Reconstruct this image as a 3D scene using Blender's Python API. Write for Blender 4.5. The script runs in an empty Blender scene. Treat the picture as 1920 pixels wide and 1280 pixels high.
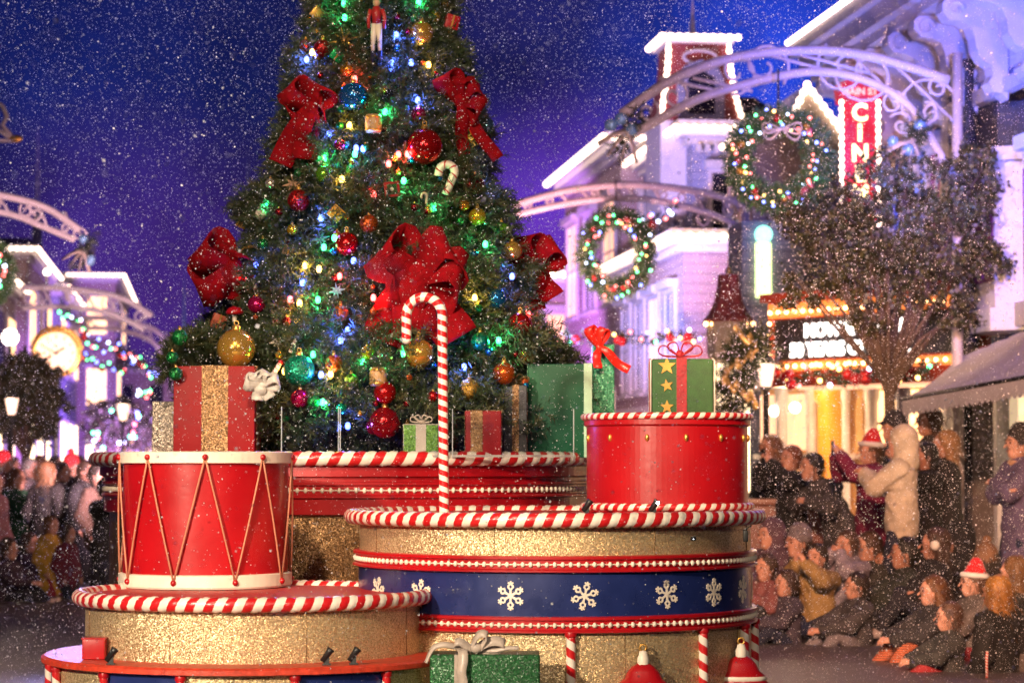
import bpy, math, random
import numpy as np
from mathutils import Vector, Matrix
random.seed(7); np.random.seed(7)
S = bpy.context.scene
C = S.collection
R = math.radians
# ------------------------------------------------------------------ camera
F = 85.0/36.0*1920.0
TH = math.atan(230.0/F)
cd = bpy.data.cameras.new('camera'); cam = bpy.data.objects.new('camera', cd); C.objects.link(cam)
cam.location = (0, 0, 1.6); cam.rotation_euler = (math.pi/2+TH, 0, 0)
cd.lens = 85; cd.sensor_width = 36; cd.clip_end = 1500; cd.clip_start = .1
cd.dof.use_dof = True; cd.dof.focus_distance = 12.6; cd.dof.aperture_fstop = 3.0
S.camera = cam
def P(px, py, Y):
    """point on the photo's ray (px,py) at world depth Y"""
    u = (px-960)/F; v = (640-py)/F
    dy = math.cos(TH)-v*math.sin(TH); dz = math.sin(TH)+v*math.cos(TH)
    t = Y/dy
    return Vector((u*t, Y, 1.6+dz*t))
def zat(py, Y): return P(960, py, Y).z
# ------------------------------------------------------------------ view
S.view_settings.view_transform = 'Standard'; S.view_settings.look = 'None'
S.view_settings.exposure = 0.22; S.view_settings.gamma = 1
S.render.engine = 'CYCLES'
S.cycles.sample_clamp_indirect = 3.0
S.cycles.sample_clamp_direct = 30.0
S.cycles.max_bounces = 6; S.cycles.transparent_max_bounces = 12
# ------------------------------------------------------------------ world : night sky, coloured by the floodlit snowy air
W = bpy.data.worlds.new('World'); S.world = W; W.use_nodes = True
wn = W.node_tree.nodes; wl = W.node_tree.links; wn.clear()
def direction(px, py):
    v = P(px, py, 100)-Vector((0, 0, 1.6)); return v.normalized()
tc = wn.new('ShaderNodeTexCoord')
nrm = wn.new('ShaderNodeVectorMath'); nrm.operation = 'NORMALIZE'; wl.new(tc.outputs['Generated'], nrm.inputs[0])
sep = wn.new('ShaderNodeSeparateXYZ'); wl.new(nrm.outputs[0], sep.inputs[0])
rp = wn.new('ShaderNodeValToRGB'); wl.new(sep.outputs['Z'], rp.inputs[0])
e = rp.color_ramp.elements
e[0].position = 0.0; e[0].color = (.016, .008, .045, 1); e[1].position = 1.0; e[1].color = (.003, .003, .014, 1)
x = e.new(.07); x.color = (.013, .007, .036, 1)
x = e.new(.15); x.color = (.004, .005, .026, 1)
x = e.new(.35); x.color = (.004, .004, .026, 1)
cur = rp.outputs[0]
for px, py, rad, col in ((90, 20, .13, (.002, .007, .085)), (1250, -60, .12, (.002, .006, .075)), (1450, 180, .07, (.01, .035, .38)), (230, 560, .075, (.045, .011, .15)),
                         (1040, 400, .055, (.03, .012, .20)), (1120, 520, .07, (.11, .02, .26)), (930, 60, .06, (.006, .004, .03)), (1600, 0, .1, (0, .014, .2))):
    d = wn.new('ShaderNodeVectorMath'); d.operation = 'DISTANCE'; wl.new(nrm.outputs[0], d.inputs[0]); d.inputs[1].default_value = direction(px, py)
    mr = wn.new('ShaderNodeMapRange'); mr.interpolation_type = 'SMOOTHSTEP'; wl.new(d.outputs['Value'], mr.inputs[0])
    mr.inputs[1].default_value = 0; mr.inputs[2].default_value = rad*1.3; mr.inputs[3].default_value = 1; mr.inputs[4].default_value = 0
    sc = wn.new('ShaderNodeVectorMath'); sc.operation = 'SCALE'; sc.inputs[0].default_value = col; wl.new(mr.outputs[0], sc.inputs['Scale'])
    ad = wn.new('ShaderNodeVectorMath'); ad.operation = 'ADD'; wl.new(cur, ad.inputs[0]); wl.new(sc.outputs[0], ad.inputs[1]); cur = ad.outputs[0]
nz = wn.new('ShaderNodeTexNoise'); nz.inputs['Scale'].default_value = 22; nz.inputs['Detail'].default_value = 4; wl.new(nrm.outputs[0], nz.inputs[0])
mr = wn.new('ShaderNodeMapRange'); wl.new(nz.outputs[0], mr.inputs[0]); mr.inputs[3].default_value = .25; mr.inputs[4].default_value = 1.75
sc = wn.new('ShaderNodeVectorMath'); sc.operation = 'SCALE'; wl.new(cur, sc.inputs[0]); wl.new(mr.outputs[0], sc.inputs['Scale'])
bg = wn.new('ShaderNodeBackground'); wl.new(sc.outputs[0], bg.inputs[0]); bg.inputs[1].default_value = 1.0
wo = wn.new('ShaderNodeOutputWorld'); wl.new(bg.outputs[0], wo.inputs[0])
# ------------------------------------------------------------------ street frame, floodlights and added fill lamps
AL = math.atan(570.0/F); CA, SA = math.cos(AL), math.sin(AL)
def fr(lat, s, z=0.0): return Vector((CA*lat-SA*s, CA*s+SA*lat, z))
def s_at(px, lat):
    k = (px-960)/F
    return (CA*lat-k*SA*lat)/(SA+k*CA)
def lamp(name, kind, loc, tgt, col, W_, ang=45, rad=.2, blend=.6):
    l = bpy.data.lights.new(name, kind); l.color = col; l.energy = W_
    o = bpy.data.objects.new(name, l); C.objects.link(o); o.location = loc
    if kind == 'SPOT': l.spot_size = R(ang); l.spot_blend = blend
    if kind in ('SPOT', 'POINT'): l.shadow_soft_size = rad
    if kind == 'AREA': l.shape = 'DISK'; l.size = rad
    if tgt is not None:
        o.rotation_euler = (Vector(tgt)-Vector(loc)).to_track_quat('-Z', 'Y').to_euler()
    return o
WARM = (1, .80, .58)
lamp('parade_spotlight', 'SPOT', (-5.6, 2.5, 4.6), (-.5, 12.6, 1.1), WARM, 6600, 26, .22)
lamp('parade_spotlight', 'SPOT', (2.6, 1.5, 5.4), (-.2, 13.4, 1.9), WARM, 1100, 34, .3)  # weaker fill added from the right
lamp('parade_spotlight', 'SPOT', (-2.2, 4, 7.5), (-.9, 15, 2.8), (1, .74, .48), 3900, 40, .3)
lamp('crowd_fill', 'SPOT', (.6, 4.5, 6.4), (4.7, 22, .7), (1, .48, .28), 15500, 30, .35)  # warm fill added for the right crowd; the next one for the left
lamp('crowd_fill', 'SPOT', (3, 18, 7), (-5.5, 32, .8), (1, .50, .34), 1500, 46, .5)
lamp('blue_floodlight', 'SPOT', fr(6.6, 19.5, 5.2), fr(8.8, 25.6, 6.2), (.12, .16, 1), 2600, 70, .2)
lamp('blue_floodlight', 'SPOT', fr(7.2, 28.8, 3.75), fr(8.4, 29, 6.4), (.22, .26, 1), 300, 95, .08)
lamp('blue_floodlight', 'SPOT', fr(6.9, 24.2, 3.9), fr(8.4, 24.6, 6.4), (.12, .18, 1), 480, 120, .08)
lamp('pink_floodlight', 'SPOT', fr(5.4, 13, 7.0), fr(8.0, 27, 6.2), (1, .44, .40), 1000, 26, .3)
lamp('pink_floodlight', 'SPOT', fr(3.6, 33, 2.8), fr(8.4, 43, 5.8), (1, .46, .52), 3600, 70, .3)
lamp('blue_floodlight', 'SPOT', fr(4.5, 36, 3.2), fr(9, 42, 7), (.2, .3, 1), 3400, 70, .3)
lamp('violet_floodlight', 'SPOT', fr(3.5, 46, 1.6), fr(9, 58, 5.5), (.60, .22, 1), 7500, 80, .3)
lamp('violet_floodlight', 'SPOT', fr(-1.5, 62, .6), fr(-7, 76, 5), (.50, .22, 1), 15000, 90, .3)
lamp('violet_floodlight', 'SPOT', fr(-1, 88, .6), fr(-7, 104, 5), (.5, .22, 1), 9000, 90, .3)
lamp('arch_fill', 'SPOT', fr(3.5, 15, 1.8), fr(5.6, 26.2, 6), (1, .55, .62), 2000, 40, .3)  # arch lamps are added to brighten the arches, without fixtures
lamp('arch_fill', 'SPOT', fr(.5, 27, 1.8), fr(-4, 38, 5), (1, .58, .64), 9000, 60, .3)
lamp('snow_backlight', 'SPOT', (.9, 29.5, 3.6), (-2.0, 12.5, 4.9), (.44, .42, 1), 10000, 46, .4)  # backlights added only to make the flakes show against the sky
lamp('snow_backlight', 'SPOT', (-4.8, 30, 3.4), (-2.6, 12.5, 4.9), (.46, .40, 1), 9500, 42, .4)
lamp('parade_spotlight', 'SPOT', (-3.4, 2.2, 2.8), (-1.62, 11.5, .80), WARM, 1500, 5.5, .1, .9)  # this and the next two: extra narrow beams added for gold hot spots
lamp('parade_spotlight', 'SPOT', (-1.2, 2.2, 3.2), (.02, 11.95, 1.18), WARM, 900, 5, .1, .9)
lamp('parade_spotlight', 'SPOT', (-1.2, 2.2, 3.2), (-.85, 11.5, .78), WARM, 1100, 4.5, .1, .9)
lamp('arch_fill', 'SPOT', fr(-.5, 46, 1.8), fr(-4.5, 62, 6), (1, .62, .68), 6500, 60, .3)
lamp('snow_fill', 'SPOT', (1.8, -2.0, 3.6), (0, 5, 2.0), (1, .8, .66), 60, 46, .2)  # added so that the near flakes catch light, like the one below
lamp('snow_fill', 'SPOT', (-7, -3, 5.5), (-3.6, 14, 4.9), (1, .85, .8), 500, 36, .4)
lamp('violet_floodlight', 'SPOT', fr(-3.2, 78, 1), fr(-8, 99, 5), (.48, .2, 1), 6000, 70, .3)
lamp('violet_floodlight', 'SPOT', fr(-2.5, 98, 1), fr(-7, 116, 6), (.42, .18, 1), 8000, 90, .3)
lamp('tree_fill', 'SPOT', (-2.5, 12, 7.2), P(1667, 470, 26), (1, .60, .28), 10000, 17, .3)  # unseen warm fill added to brighten the street tree crown
# ------------------------------------------------------------------ object helpers
def setp(o, label=None, cat=None, group=None, kind=None):
    if label: o['label'] = label
    if cat: o['category'] = cat
    if group: o['group'] = group
    if kind: o['kind'] = kind
    return o
def thing(name, label, cat, loc=(0, 0, 0), rz=0, group=None, parent=None):
    o = bpy.data.objects.new(name, None); C.objects.link(o)
    o.location = loc; o.rotation_euler = (0, 0, rz); o.empty_display_size = .1
    return setp(o, label, cat, group)
class MB:
    def __init__(s): s.v = []; s.f = []; s.m = []; s.uv = []; s.sm = []; s.xf = None
    def add(s, vs, fs, mi=0, uvs=None, smooth=False):
        n = len(s.v)
        for p in vs:
            p = Vector(p)
            if s.xf is not None: p = s.xf @ p
            s.v.append(p)
        for i, f in enumerate(fs):
            s.f.append([n+k for k in f]); s.m.append(mi); s.sm.append(smooth)
            s.uv.append(uvs[i] if uvs else [(0, 0)]*len(f))
    def box(s, a, b, mi=0):
        x0, y0, z0 = a; x1, y1, z1 = b
        if x0 > x1: x0, x1 = x1, x0
        if y0 > y1: y0, y1 = y1, y0
        if z0 > z1: z0, z1 = z1, z0
        s.add([(x0,y0,z0),(x1,y0,z0),(x1,y1,z0),(x0,y1,z0),(x0,y0,z1),(x1,y0,z1),(x1,y1,z1),(x0,y1,z1)],
              [(0,3,2,1),(4,5,6,7),(0,1,5,4),(1,2,6,5),(2,3,7,6),(3,0,4,7)], mi)
    def rbox(s, a, b, r=.01, mi=0, n=3):
        """rounded box: octant-sphere corners, smooth"""
        c = [(a[i]+b[i])/2 for i in range(3)]; h = [abs(b[i]-a[i])/2-r for i in range(3)]
        vs = []; fs = []; idx = {}
        lin = []
        for k in range(n+1): lin.append((-1, -math.cos(k/n*math.pi/2)))
        for k in range(n+1): lin.append((1, math.sin(k/n*math.pi/2)))
        N = len(lin)
        def vid(p):
            key = tuple(round(q, 5) for q in p)
            if key not in idx: idx[key] = len(vs); vs.append(p)
            return idx[key]
        for ax in range(3):
            for sg in (-1, 1):
                g = []
                for i in range(N):
                    row = []
                    for j in range(N):
                        d = [0, 0, 0]; si = [0, 0, 0]
                        d[ax] = sg; si[ax] = sg
                        u = (ax+1) % 3; w = (ax+2) % 3
                        d[u] = lin[i][1]; si[u] = lin[i][0]; d[w] = lin[j][1]; si[w] = lin[j][0]
                        if abs(d[u]) < 1e-9: d[u] = 0
                        m = math.sqrt(sum(q*q for q in d))
                        row.append(vid(tuple(c[q]+si[q]*h[q]+d[q]/m*r for q in range(3))))
                    g.append(row)
                for i in range(N-1):
                    for j in range(N-1):
                        q = (g[i][j], g[i+1][j], g[i+1][j+1], g[i][j+1])
                        fs.append(q if sg > 0 else q[::-1])
        s.add(vs, fs, mi, smooth=True)
    def lathe(s, prof, c=(0, 0, 0), n=48, mi=0, a0=0, a1=2*math.pi, sy=1.0, smooth=True, ulen=1.0, vlen=1.0):
        full = abs(a1-a0-2*math.pi) < 1e-6
        vs = []; fs = []; uvs = []
        cols = n if full else n+1
        for i in range(cols):
            a = a0+(a1-a0)*i/n; ca, sa = math.cos(a), math.sin(a)
            for r, z in prof: vs.append((c[0]+r*ca, c[1]+r*sa*sy, c[2]+z))
        m = len(prof)
        L = [0]
        for k in range(m-1): L.append(L[-1]+math.hypot(prof[k+1][0]-prof[k][0], prof[k+1][1]-prof[k][1]))
        for i in range(n):
            i2 = (i+1) % cols
            for k in range(m-1):
                fs.append((i*m+k, i2*m+k, i2*m+k+1, i*m+k+1))
                u0, u1 = i/n*ulen, (i+1)/n*ulen
                uvs.append([(u0, L[k]*vlen), (u1, L[k]*vlen), (u1, L[k+1]*vlen), (u0, L[k+1]*vlen)])
        s.add(vs, fs, mi, uvs, smooth)
    def ell(s, c, r, n=12, mi=0, m=8):
        if isinstance(r, (int, float)): r = (r, r, r)
        vs = [(c[0], c[1], c[2]-r[2])]
        for j in range(1, m):
            t = -math.pi/2+math.pi*j/m
            for i in range(n):
                a = 2*math.pi*i/n
                vs.append((c[0]+r[0]*math.cos(t)*math.cos(a), c[1]+r[1]*math.cos(t)*math.sin(a), c[2]+r[2]*math.sin(t)))
        vs.append((c[0], c[1], c[2]+r[2])); fs = []
        for i in range(n):
            fs.append((0, 1+(i+1) % n, 1+i))
            for j in range(m-2):
                a = 1+j*n+i; b = 1+j*n+(i+1) % n
                fs.append((a, b, b+n, a+n))
            fs.append((1+(m-2)*n+i, 1+(m-2)*n+(i+1) % n, len(vs)-1))
        s.add(vs, fs, mi, smooth=True)
    def tube(s, pts, r, n=8, mi=0, closed=False, flat=1.0, caps=True, tw=0.0, bulge=0.0, nt=0):
        """tube along pts, uv=(around, along 0..1). bulge/nt: twisted rope relief"""
        pts = [Vector(p) for p in pts]; N = len(pts)
        rr = r if isinstance(r, (list, tuple)) else [r]*N
        vs = []; T0 = None; nv = None
        L = [0]
        for i in range(1, N): L.append(L[-1]+(pts[i]-pts[i-1]).length)
        tot = L[-1]+((pts[0]-pts[-1]).length if closed else 0)
        for i in range(N):
            if closed: t = pts[(i+1) % N]-pts[i-1]
            else: t = pts[min(i+1, N-1)]-pts[max(i-1, 0)]
            t.normalize()
            if nv is None:
                up = Vector((0, 0, 1)) if abs(t.z) < .9 else Vector((0, 1, 0))
                nv = up-t*up.dot(t); nv.normalize()
            else:
                nv = nv-t*nv.dot(t); nv.normalize()
            b = t.cross(nv)
            for k in range(n):
                a = 2*math.pi*k/n
                q = rr[i]
                if bulge:
                    ph = (L[i]/tot*nt+k/n) % 1.0
                    q *= 1-bulge+bulge*abs(math.sin(2*math.pi*ph))**.6*1.6
                vs.append(pts[i]+nv*(math.cos(a)*q)+b*(math.sin(a)*q*flat))
        fs = []; uvs = []
        for i in range(N if closed else N-1):
            j = (i+1) % N
            v0 = L[i]/tot; v1 = (L[j]/tot if j else 1.0)
            for k in range(n):
                k2 = (k+1) % n
                fs.append((i*n+k, i*n+k2, j*n+k2, j*n+k))
                uvs.append([(k/n, v0), ((k+1)/n, v0), ((k+1)/n, v1), (k/n, v1)])
        if caps and not closed:
            fs.append(tuple(range(n))[::-1]); uvs.append([(0, 0)]*n)
            fs.append(tuple((N-1)*n+k for k in range(n))); uvs.append([(0, 1)]*n)
        s.add(vs, fs, mi, uvs, True)
    def prism(s, poly, y0, y1, mi=0, plane='xz'):
        """extrude 2D polygon (ccw) between two depths"""
        n = len(poly)
        def mk(p, d): return (p[0], d, p[1]) if plane == 'xz' else ((d, p[0], p[1]) if plane == 'yz' else (p[0], p[1], d))
        vs = [mk(p, y0) for p in poly]+[mk(p, y1) for p in poly]
        fs = [tuple(range(n)), tuple(range(2*n-1, n-1, -1))]
        for i in range(n):
            j = (i+1) % n; fs.append((i, n+i, n+j, j))
        s.add(vs, fs, mi)
    def ribbon(s, pts, wdir, w, th=.006, mi=0):
        """ribbon along pts; wdir: width direction (one or per point)"""
        N = len(pts); pts = [Vector(p) for p in pts]
        wd = wdir if isinstance(wdir, list) else [wdir]*N
        ww = w if isinstance(w, (list, tuple)) else [w]*N
        vs = []
        for i in range(N):
            t = (pts[min(i+1, N-1)]-pts[max(i-1, 0)]).normalized()
            d = Vector(wd[i]); d = (d-t*d.dot(t)).normalized(); nn = t.cross(d)
            h = d*ww[i]/2; k = nn*th/2
            vs += [pts[i]-h-k, pts[i]-k*1.4, pts[i]+h-k, pts[i]+h+k, pts[i]+k*1.4, pts[i]-h+k]
        fs = []; 
        for i in range(N-1):
            a = i*6; b = a+6
            for k in range(6): fs.append((a+k, a+(k+1) % 6, b+(k+1) % 6, b+k))
        fs.append((5, 4, 3, 2, 1, 0)); a = (N-1)*6; fs.append(tuple(a+k for k in range(6)))
        s.add(vs, fs, mi, smooth=True)
    def build(s, name, mat, parent=None, label=None):
        me = bpy.data.meshes.new(name)
        me.from_pydata([tuple(v) for v in s.v], [], s.f)
        mats = mat if isinstance(mat, (list, tuple)) else [mat]
        for m in mats: me.materials.append(m)
        me.polygons.foreach_set('material_index', s.m)
        me.polygons.foreach_set('use_smooth', s.sm)
        ul = me.uv_layers.new(name='UVMap')
        ul.data.foreach_set('uv', [c for f in s.uv for uv in f for c in uv])
        me.update()
        o = bpy.data.objects.new(name, me); C.objects.link(o)
        if parent: o.parent = parent
        if label: o['label'] = label
        return o
def npmesh(name, V, Q, mat, parent=None, smooth=True, mi=None):
    V = np.asarray(V, dtype=np.float32).reshape(-1, 3); Q = np.asarray(Q, dtype=np.int32); k = Q.shape[1]
    me = bpy.data.meshes.new(name)
    me.vertices.add(len(V)); me.vertices.foreach_set('co', V.ravel())
    me.loops.add(Q.size); me.loops.foreach_set('vertex_index', Q.ravel())
    me.polygons.add(len(Q)); me.polygons.foreach_set('loop_start', np.arange(0, Q.size, k, dtype=np.int32))
    me.polygons.foreach_set('use_smooth', np.full(len(Q), smooth))
    for m in (mat if isinstance(mat, (list, tuple)) else [mat]): me.materials.append(m)
    if mi is not None: me.polygons.foreach_set('material_index', np.asarray(mi, dtype=np.int32))
    me.update(calc_edges=True); me.validate()
    o = bpy.data.objects.new(name, me); C.objects.link(o)
    if parent: o.parent = parent
    return o
def cp(o, parent=None):
    c = o.copy(); C.objects.link(c); c.parent = parent
    for ch in list(o.children): cp(ch, c)
    return c
# ------------------------------------------------------------------ materials
_mc = {}
def mat(name, col, rough=.5, metal=0, var=.15, scale=8, bump=0, bscale=60, coat=0, sheen=0, emit=None, es=0, spec=.5, trans=0, det=3):
    key = (name, tuple(col), rough, metal, var, scale, bump, bscale, emit, es)
    if key in _mc: return _mc[key]
    m = bpy.data.materials.new(name); m.use_nodes = True; n = m.node_tree.nodes; l = m.node_tree.links
    b = n['Principled BSDF']; b.inputs['Roughness'].default_value = rough; b.inputs['Metallic'].default_value = metal
    b.inputs['Specular IOR Level'].default_value = spec
    c4 = (*col, 1)
    t = n.new('ShaderNodeTexCoord')
    if var:
        z = n.new('ShaderNodeTexNoise'); z.inputs['Scale'].default_value = scale; z.inputs['Detail'].default_value = det; l.new(t.outputs['Object'], z.inputs[0])
        r = n.new('ShaderNodeMapRange'); l.new(z.outputs[0], r.inputs[0]); r.inputs[1].default_value = .25; r.inputs[2].default_value = .75
        r.inputs[3].default_value = 1-var; r.inputs[4].default_value = 1+var
        v = n.new('ShaderNodeVectorMath'); v.operation = 'SCALE'; v.inputs[0].default_value = col; l.new(r.outputs[0], v.inputs['Scale'])
        l.new(v.outputs[0], b.inputs['Base Color'])
        r2 = n.new('ShaderNodeMapRange'); l.new(z.outputs[0], r2.inputs[0]); r2.inputs[3].default_value = max(0, rough-.1); r2.inputs[4].default_value = min(1, rough+.1)
        l.new(r2.outputs[0], b.inputs['Roughness'])
    else: b.inputs['Base Color'].default_value = c4
    if bump:
        z = n.new('ShaderNodeTexNoise'); z.inputs['Scale'].default_value = bscale; z.inputs['Detail'].default_value = 4; l.new(t.outputs['Object'], z.inputs[0])
        q = n.new('ShaderNodeBump'); q.inputs['Strength'].default_value = bump; q.inputs['Distance'].default_value = .01; l.new(z.outputs[0], q.inputs['Height']); l.new(q.outputs[0], b.inputs['Normal'])
    if coat: b.inputs['Coat Weight'].default_value = coat; b.inputs['Coat Roughness'].default_value = .12
    if sheen: b.inputs['Sheen Weight'].default_value = sheen; b.inputs['Sheen Roughness'].default_value = .4
    if trans: b.inputs['Transmission Weight'].default_value = trans
    if emit: b.inputs['Emission Color'].default_value = (*emit, 1); b.inputs['Emission Strength'].default_value = es
    _mc[key] = m
    return m
def emis(name, col, s):
    key = ('e', name, tuple(col), s)
    if key in _mc: return _mc[key]
    m = bpy.data.materials.new(name); m.use_nodes = True; n = m.node_tree.nodes; l = m.node_tree.links
    b = n['Principled BSDF']; b.inputs['Base Color'].default_value = (*[min(1, c*.6) for c in col], 1); b.inputs['Roughness'].default_value = .3
    b.inputs['Emission Color'].default_value = (*col, 1); b.inputs['Emission Strength'].default_value = s
    _mc[key] = m; return m
def glitter(name, c1, c2, scale=230, metal=.75, rough=.34, amt=.75):
    m = bpy.data.materials.new(name); m.use_nodes = True; n = m.node_tree.nodes; l = m.node_tree.links
    b = n['Principled BSDF']; b.inputs['Metallic'].default_value = metal; b.inputs['Roughness'].default_value = rough
    t = n.new('ShaderNodeTexCoord'); v = n.new('ShaderNodeTexVoronoi'); v.inputs['Scale'].default_value = scale; l.new(t.outputs['Object'], v.inputs[0])
    s = n.new('ShaderNodeSeparateColor'); l.new(v.outputs['Color'], s.inputs[0])
    z = n.new('ShaderNodeTexNoise'); z.inputs['Scale'].default_value = 90; l.new(t.outputs['Object'], z.inputs[0])
    a = n.new('ShaderNodeMath'); a.operation = 'MULTIPLY'; l.new(s.outputs[0], a.inputs[0]); l.new(z.outputs[0], a.inputs[1])
    rr = n.new('ShaderNodeMapRange'); l.new(a.outputs[0], rr.inputs[0]); rr.inputs[1].default_value = .05; rr.inputs[2].default_value = .5
    mx = n.new('ShaderNodeMix'); mx.data_type = 'RGBA'; l.new(rr.outputs[0], mx.inputs[0]); mx.inputs[6].default_value = (*c1, 1); mx.inputs[7].default_value = (*c2, 1)
    l.new(mx.outputs[2], b.inputs['Base Color'])
    g = n.new('ShaderNodeNewGeometry')
    o = n.new('ShaderNodeVectorMath'); o.operation = 'SUBTRACT'; l.new(v.outputs['Color'], o.inputs[0]); o.inputs[1].default_value = (.5, .5, .5)
    o2 = n.new('ShaderNodeVectorMath'); o2.operation = 'SCALE'; l.new(o.outputs[0], o2.inputs[0]); o2.inputs['Scale'].default_value = amt
    o3 = n.new('ShaderNodeVectorMath'); o3.operation = 'ADD'; l.new(g.outputs['Normal'], o3.inputs[0]); l.new(o2.outputs[0], o3.inputs[1])
    o4 = n.new('ShaderNodeVectorMath'); o4.operation = 'NORMALIZE'; l.new(o3.outputs[0], o4.inputs[0]); l.new(o4.outputs[0], b.inputs['Normal'])
    return m
def stripes(name, c1, c2, nu, nv, width=.5, rough=.3, coat=.4):
    m = bpy.data.materials.new(name); m.use_nodes = True; n = m.node_tree.nodes; l = m.node_tree.links
    b = n['Principled BSDF']; b.inputs['Roughness'].default_value = rough; b.inputs['Coat Weight'].default_value = coat
    t = n.new('ShaderNodeTexCoord'); s = n.new('ShaderNodeSeparateXYZ'); l.new(t.outputs['UV'], s.inputs[0])
    a = n.new('ShaderNodeMath'); a.operation = 'MULTIPLY'; l.new(s.outputs[0], a.inputs[0]); a.inputs[1].default_value = nu
    c = n.new('ShaderNodeMath'); c.operation = 'MULTIPLY_ADD'; l.new(s.outputs[1], c.inputs[0]); c.inputs[1].default_value = nv; l.new(a.outputs[0], c.inputs[2])
    d = n.new('ShaderNodeMath'); d.operation = 'FRACT'; l.new(c.outputs[0], d.inputs[0])
    e_ = n.new('ShaderNodeMath'); e_.operation = 'GREATER_THAN'; l.new(d.outputs[0], e_.inputs[0]); e_.inputs[1].default_value = width
    z = n.new('ShaderNodeTexNoise'); z.inputs['Scale'].default_value = 14; l.new(t.outputs['Object'], z.inputs[0]); z.inputs['Detail'].default_value = 4
    r = n.new('ShaderNodeMapRange'); l.new(z.outputs[0], r.inputs[0]); r.inputs[3].default_value = .78; r.inputs[4].default_value = 1.15
    mx = n.new('ShaderNodeMix'); mx.data_type = 'RGBA'; l.new(e_.outputs[0], mx.inputs[0]); mx.inputs[6].default_value = (*c1, 1); mx.inputs[7].default_value = (*c2, 1)
    v = n.new('ShaderNodeVectorMath'); v.operation = 'SCALE'; l.new(mx.outputs[2], v.inputs[0]); l.new(r.outputs[0], v.inputs['Scale']); l.new(v.outputs[0], b.inputs['Base Color'])
    return m
RED = (.55, .012, .012); CREAM = (.75, .66, .55)
m_red = mat('red_lacquer', (.36, .004, .008), .34, coat=.15, var=.28, scale=2.2, bump=.12, bscale=14, det=7)
m_reddeck = mat('red_deck', (.42, .02, .02), .45, var=.35, scale=40, bump=.3, bscale=150)
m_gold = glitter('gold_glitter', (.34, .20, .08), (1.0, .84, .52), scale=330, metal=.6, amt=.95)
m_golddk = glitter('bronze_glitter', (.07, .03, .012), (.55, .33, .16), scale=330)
m_silver = glitter('silver_glitter', (.10, .085, .07), (.72, .62, .52), metal=.5)
m_navy = mat('navy_lacquer', (.012, .022, .11), .3, coat=.4, var=.2, scale=10)
m_cream = mat('cream_paint', CREAM, .45, var=.1)
m_goldp = mat('gold_paint', (.75, .42, .10), .3, metal=.8, var=.1)
m_candy = stripes('candy_stripe', (.78, .70, .62), (.55, .012, .015), 1, 1)
m_black = mat('black_metal', (.01, .01, .011), .45)
m_velvet = mat('red_velvet', (.225, .0010, .005), .85, spec=.15, sheen=0, var=.30, scale=25, bump=.7, bscale=45)
m_velvetd = mat('dark_red_ribbon', (.26, .006, .014), .6, sheen=.3, var=.25, scale=30, bump=.3, bscale=60)
m_asph = mat('asphalt', (.08, .065, .07), .36, var=.45, scale=1.3, bump=.6, bscale=70, det=9)
_q = m_asph.node_tree; _v = _q.nodes.new('ShaderNodeTexVoronoi'); _v.inputs['Scale'].default_value = 16; _c = _q.nodes.new('ShaderNodeTexCoord'); _q.links.new(_c.outputs['Object'], _v.inputs[0])
_m = _q.nodes.new('ShaderNodeMath'); _m.operation = 'LESS_THAN'; _q.links.new(_v.outputs['Distance'], _m.inputs[0]); _m.inputs[1].default_value = .13
_x = _q.nodes.new('ShaderNodeMix'); _x.data_type = 'RGBA'; _q.links.new(_m.outputs[0], _x.inputs[0]); _q.links.new(_q.nodes['Principled BSDF'].inputs['Base Color'].links[0].from_socket, _x.inputs[6]); _x.inputs[7].default_value = (.45, .42, .42, 1); _q.links.new(_x.outputs[2], _q.nodes['Principled BSDF'].inputs['Base Color'])
m_pave = mat('pavement', (.16, .12, .12), .6, var=.25, scale=4, bump=.3, bscale=60, det=6)
m_kerb = mat('kerb_stone', (.22, .18, .17), .7, var=.2, scale=6)
m_clear = bpy.data.materials.new('clear_acrylic'); m_clear.use_nodes = True
_n = m_clear.node_tree.nodes; _l = m_clear.node_tree.links; _n.remove(_n['Principled BSDF'])
_t = _n.new('ShaderNodeBsdfTransparent'); _t.inputs[0].default_value = (.90, .92, .93, 1); _g = _n.new('ShaderNodeBsdfGlossy'); _g.inputs['Roughness'].default_value = .06
_x = _n.new('ShaderNodeMixShader'); _x.inputs[0].default_value = .03; _l.new(_t.outputs[0], _x.inputs[1]); _l.new(_g.outputs[0], _x.inputs[2]); _l.new(_x.outputs[0], _n['Material Output'].inputs[0])
# ------------------------------------------------------------------ ground
def struct(name, mb, m): return setp(mb.build(name, m), kind='structure')
b = MB(); b.add([(-400, -60, 0), (400, -60, 0), (400, 900, 0), (-400, 900, 0)], [(0, 1, 2, 3)]); struct('ground', b, mat('far_ground', (.04, .035, .04), .8))
def strip(name, l0, l1, s0, s1, z0, z1, m):
    b = MB(); q = [fr(l0, s0), fr(l1, s0), fr(l1, s1), fr(l0, s1)]
    vs = [(p.x, p.y, z0) for p in q]+[(p.x, p.y, z1) for p in q]
    b.add(vs, [(4, 5, 6, 7), (0, 1, 5, 4), (1, 2, 6, 5), (2, 3, 7, 6), (3, 0, 4, 7)]); return struct(name, b, m)
b = MB(); q = [fr(-2.45, -20), fr(6.25, -20), fr(6.25, 260), fr(-2.45, 260)]
b.add([(p.x, p.y, .004) for p in q], [(0, 1, 2, 3)]); struct('road', b, m_asph)
strip('pavement', 6.45, 9.8, -20, 260, 0, .13, m_pave)
strip('kerb', 6.25, 6.45, -20, 260, 0, .135, m_kerb)
strip('pavement', -9.5, -2.65, -20, 260, 0, .13, m_pave)
strip('kerb', -2.65, -2.45, -20, 260, 0, .135, m_kerb)
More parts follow.
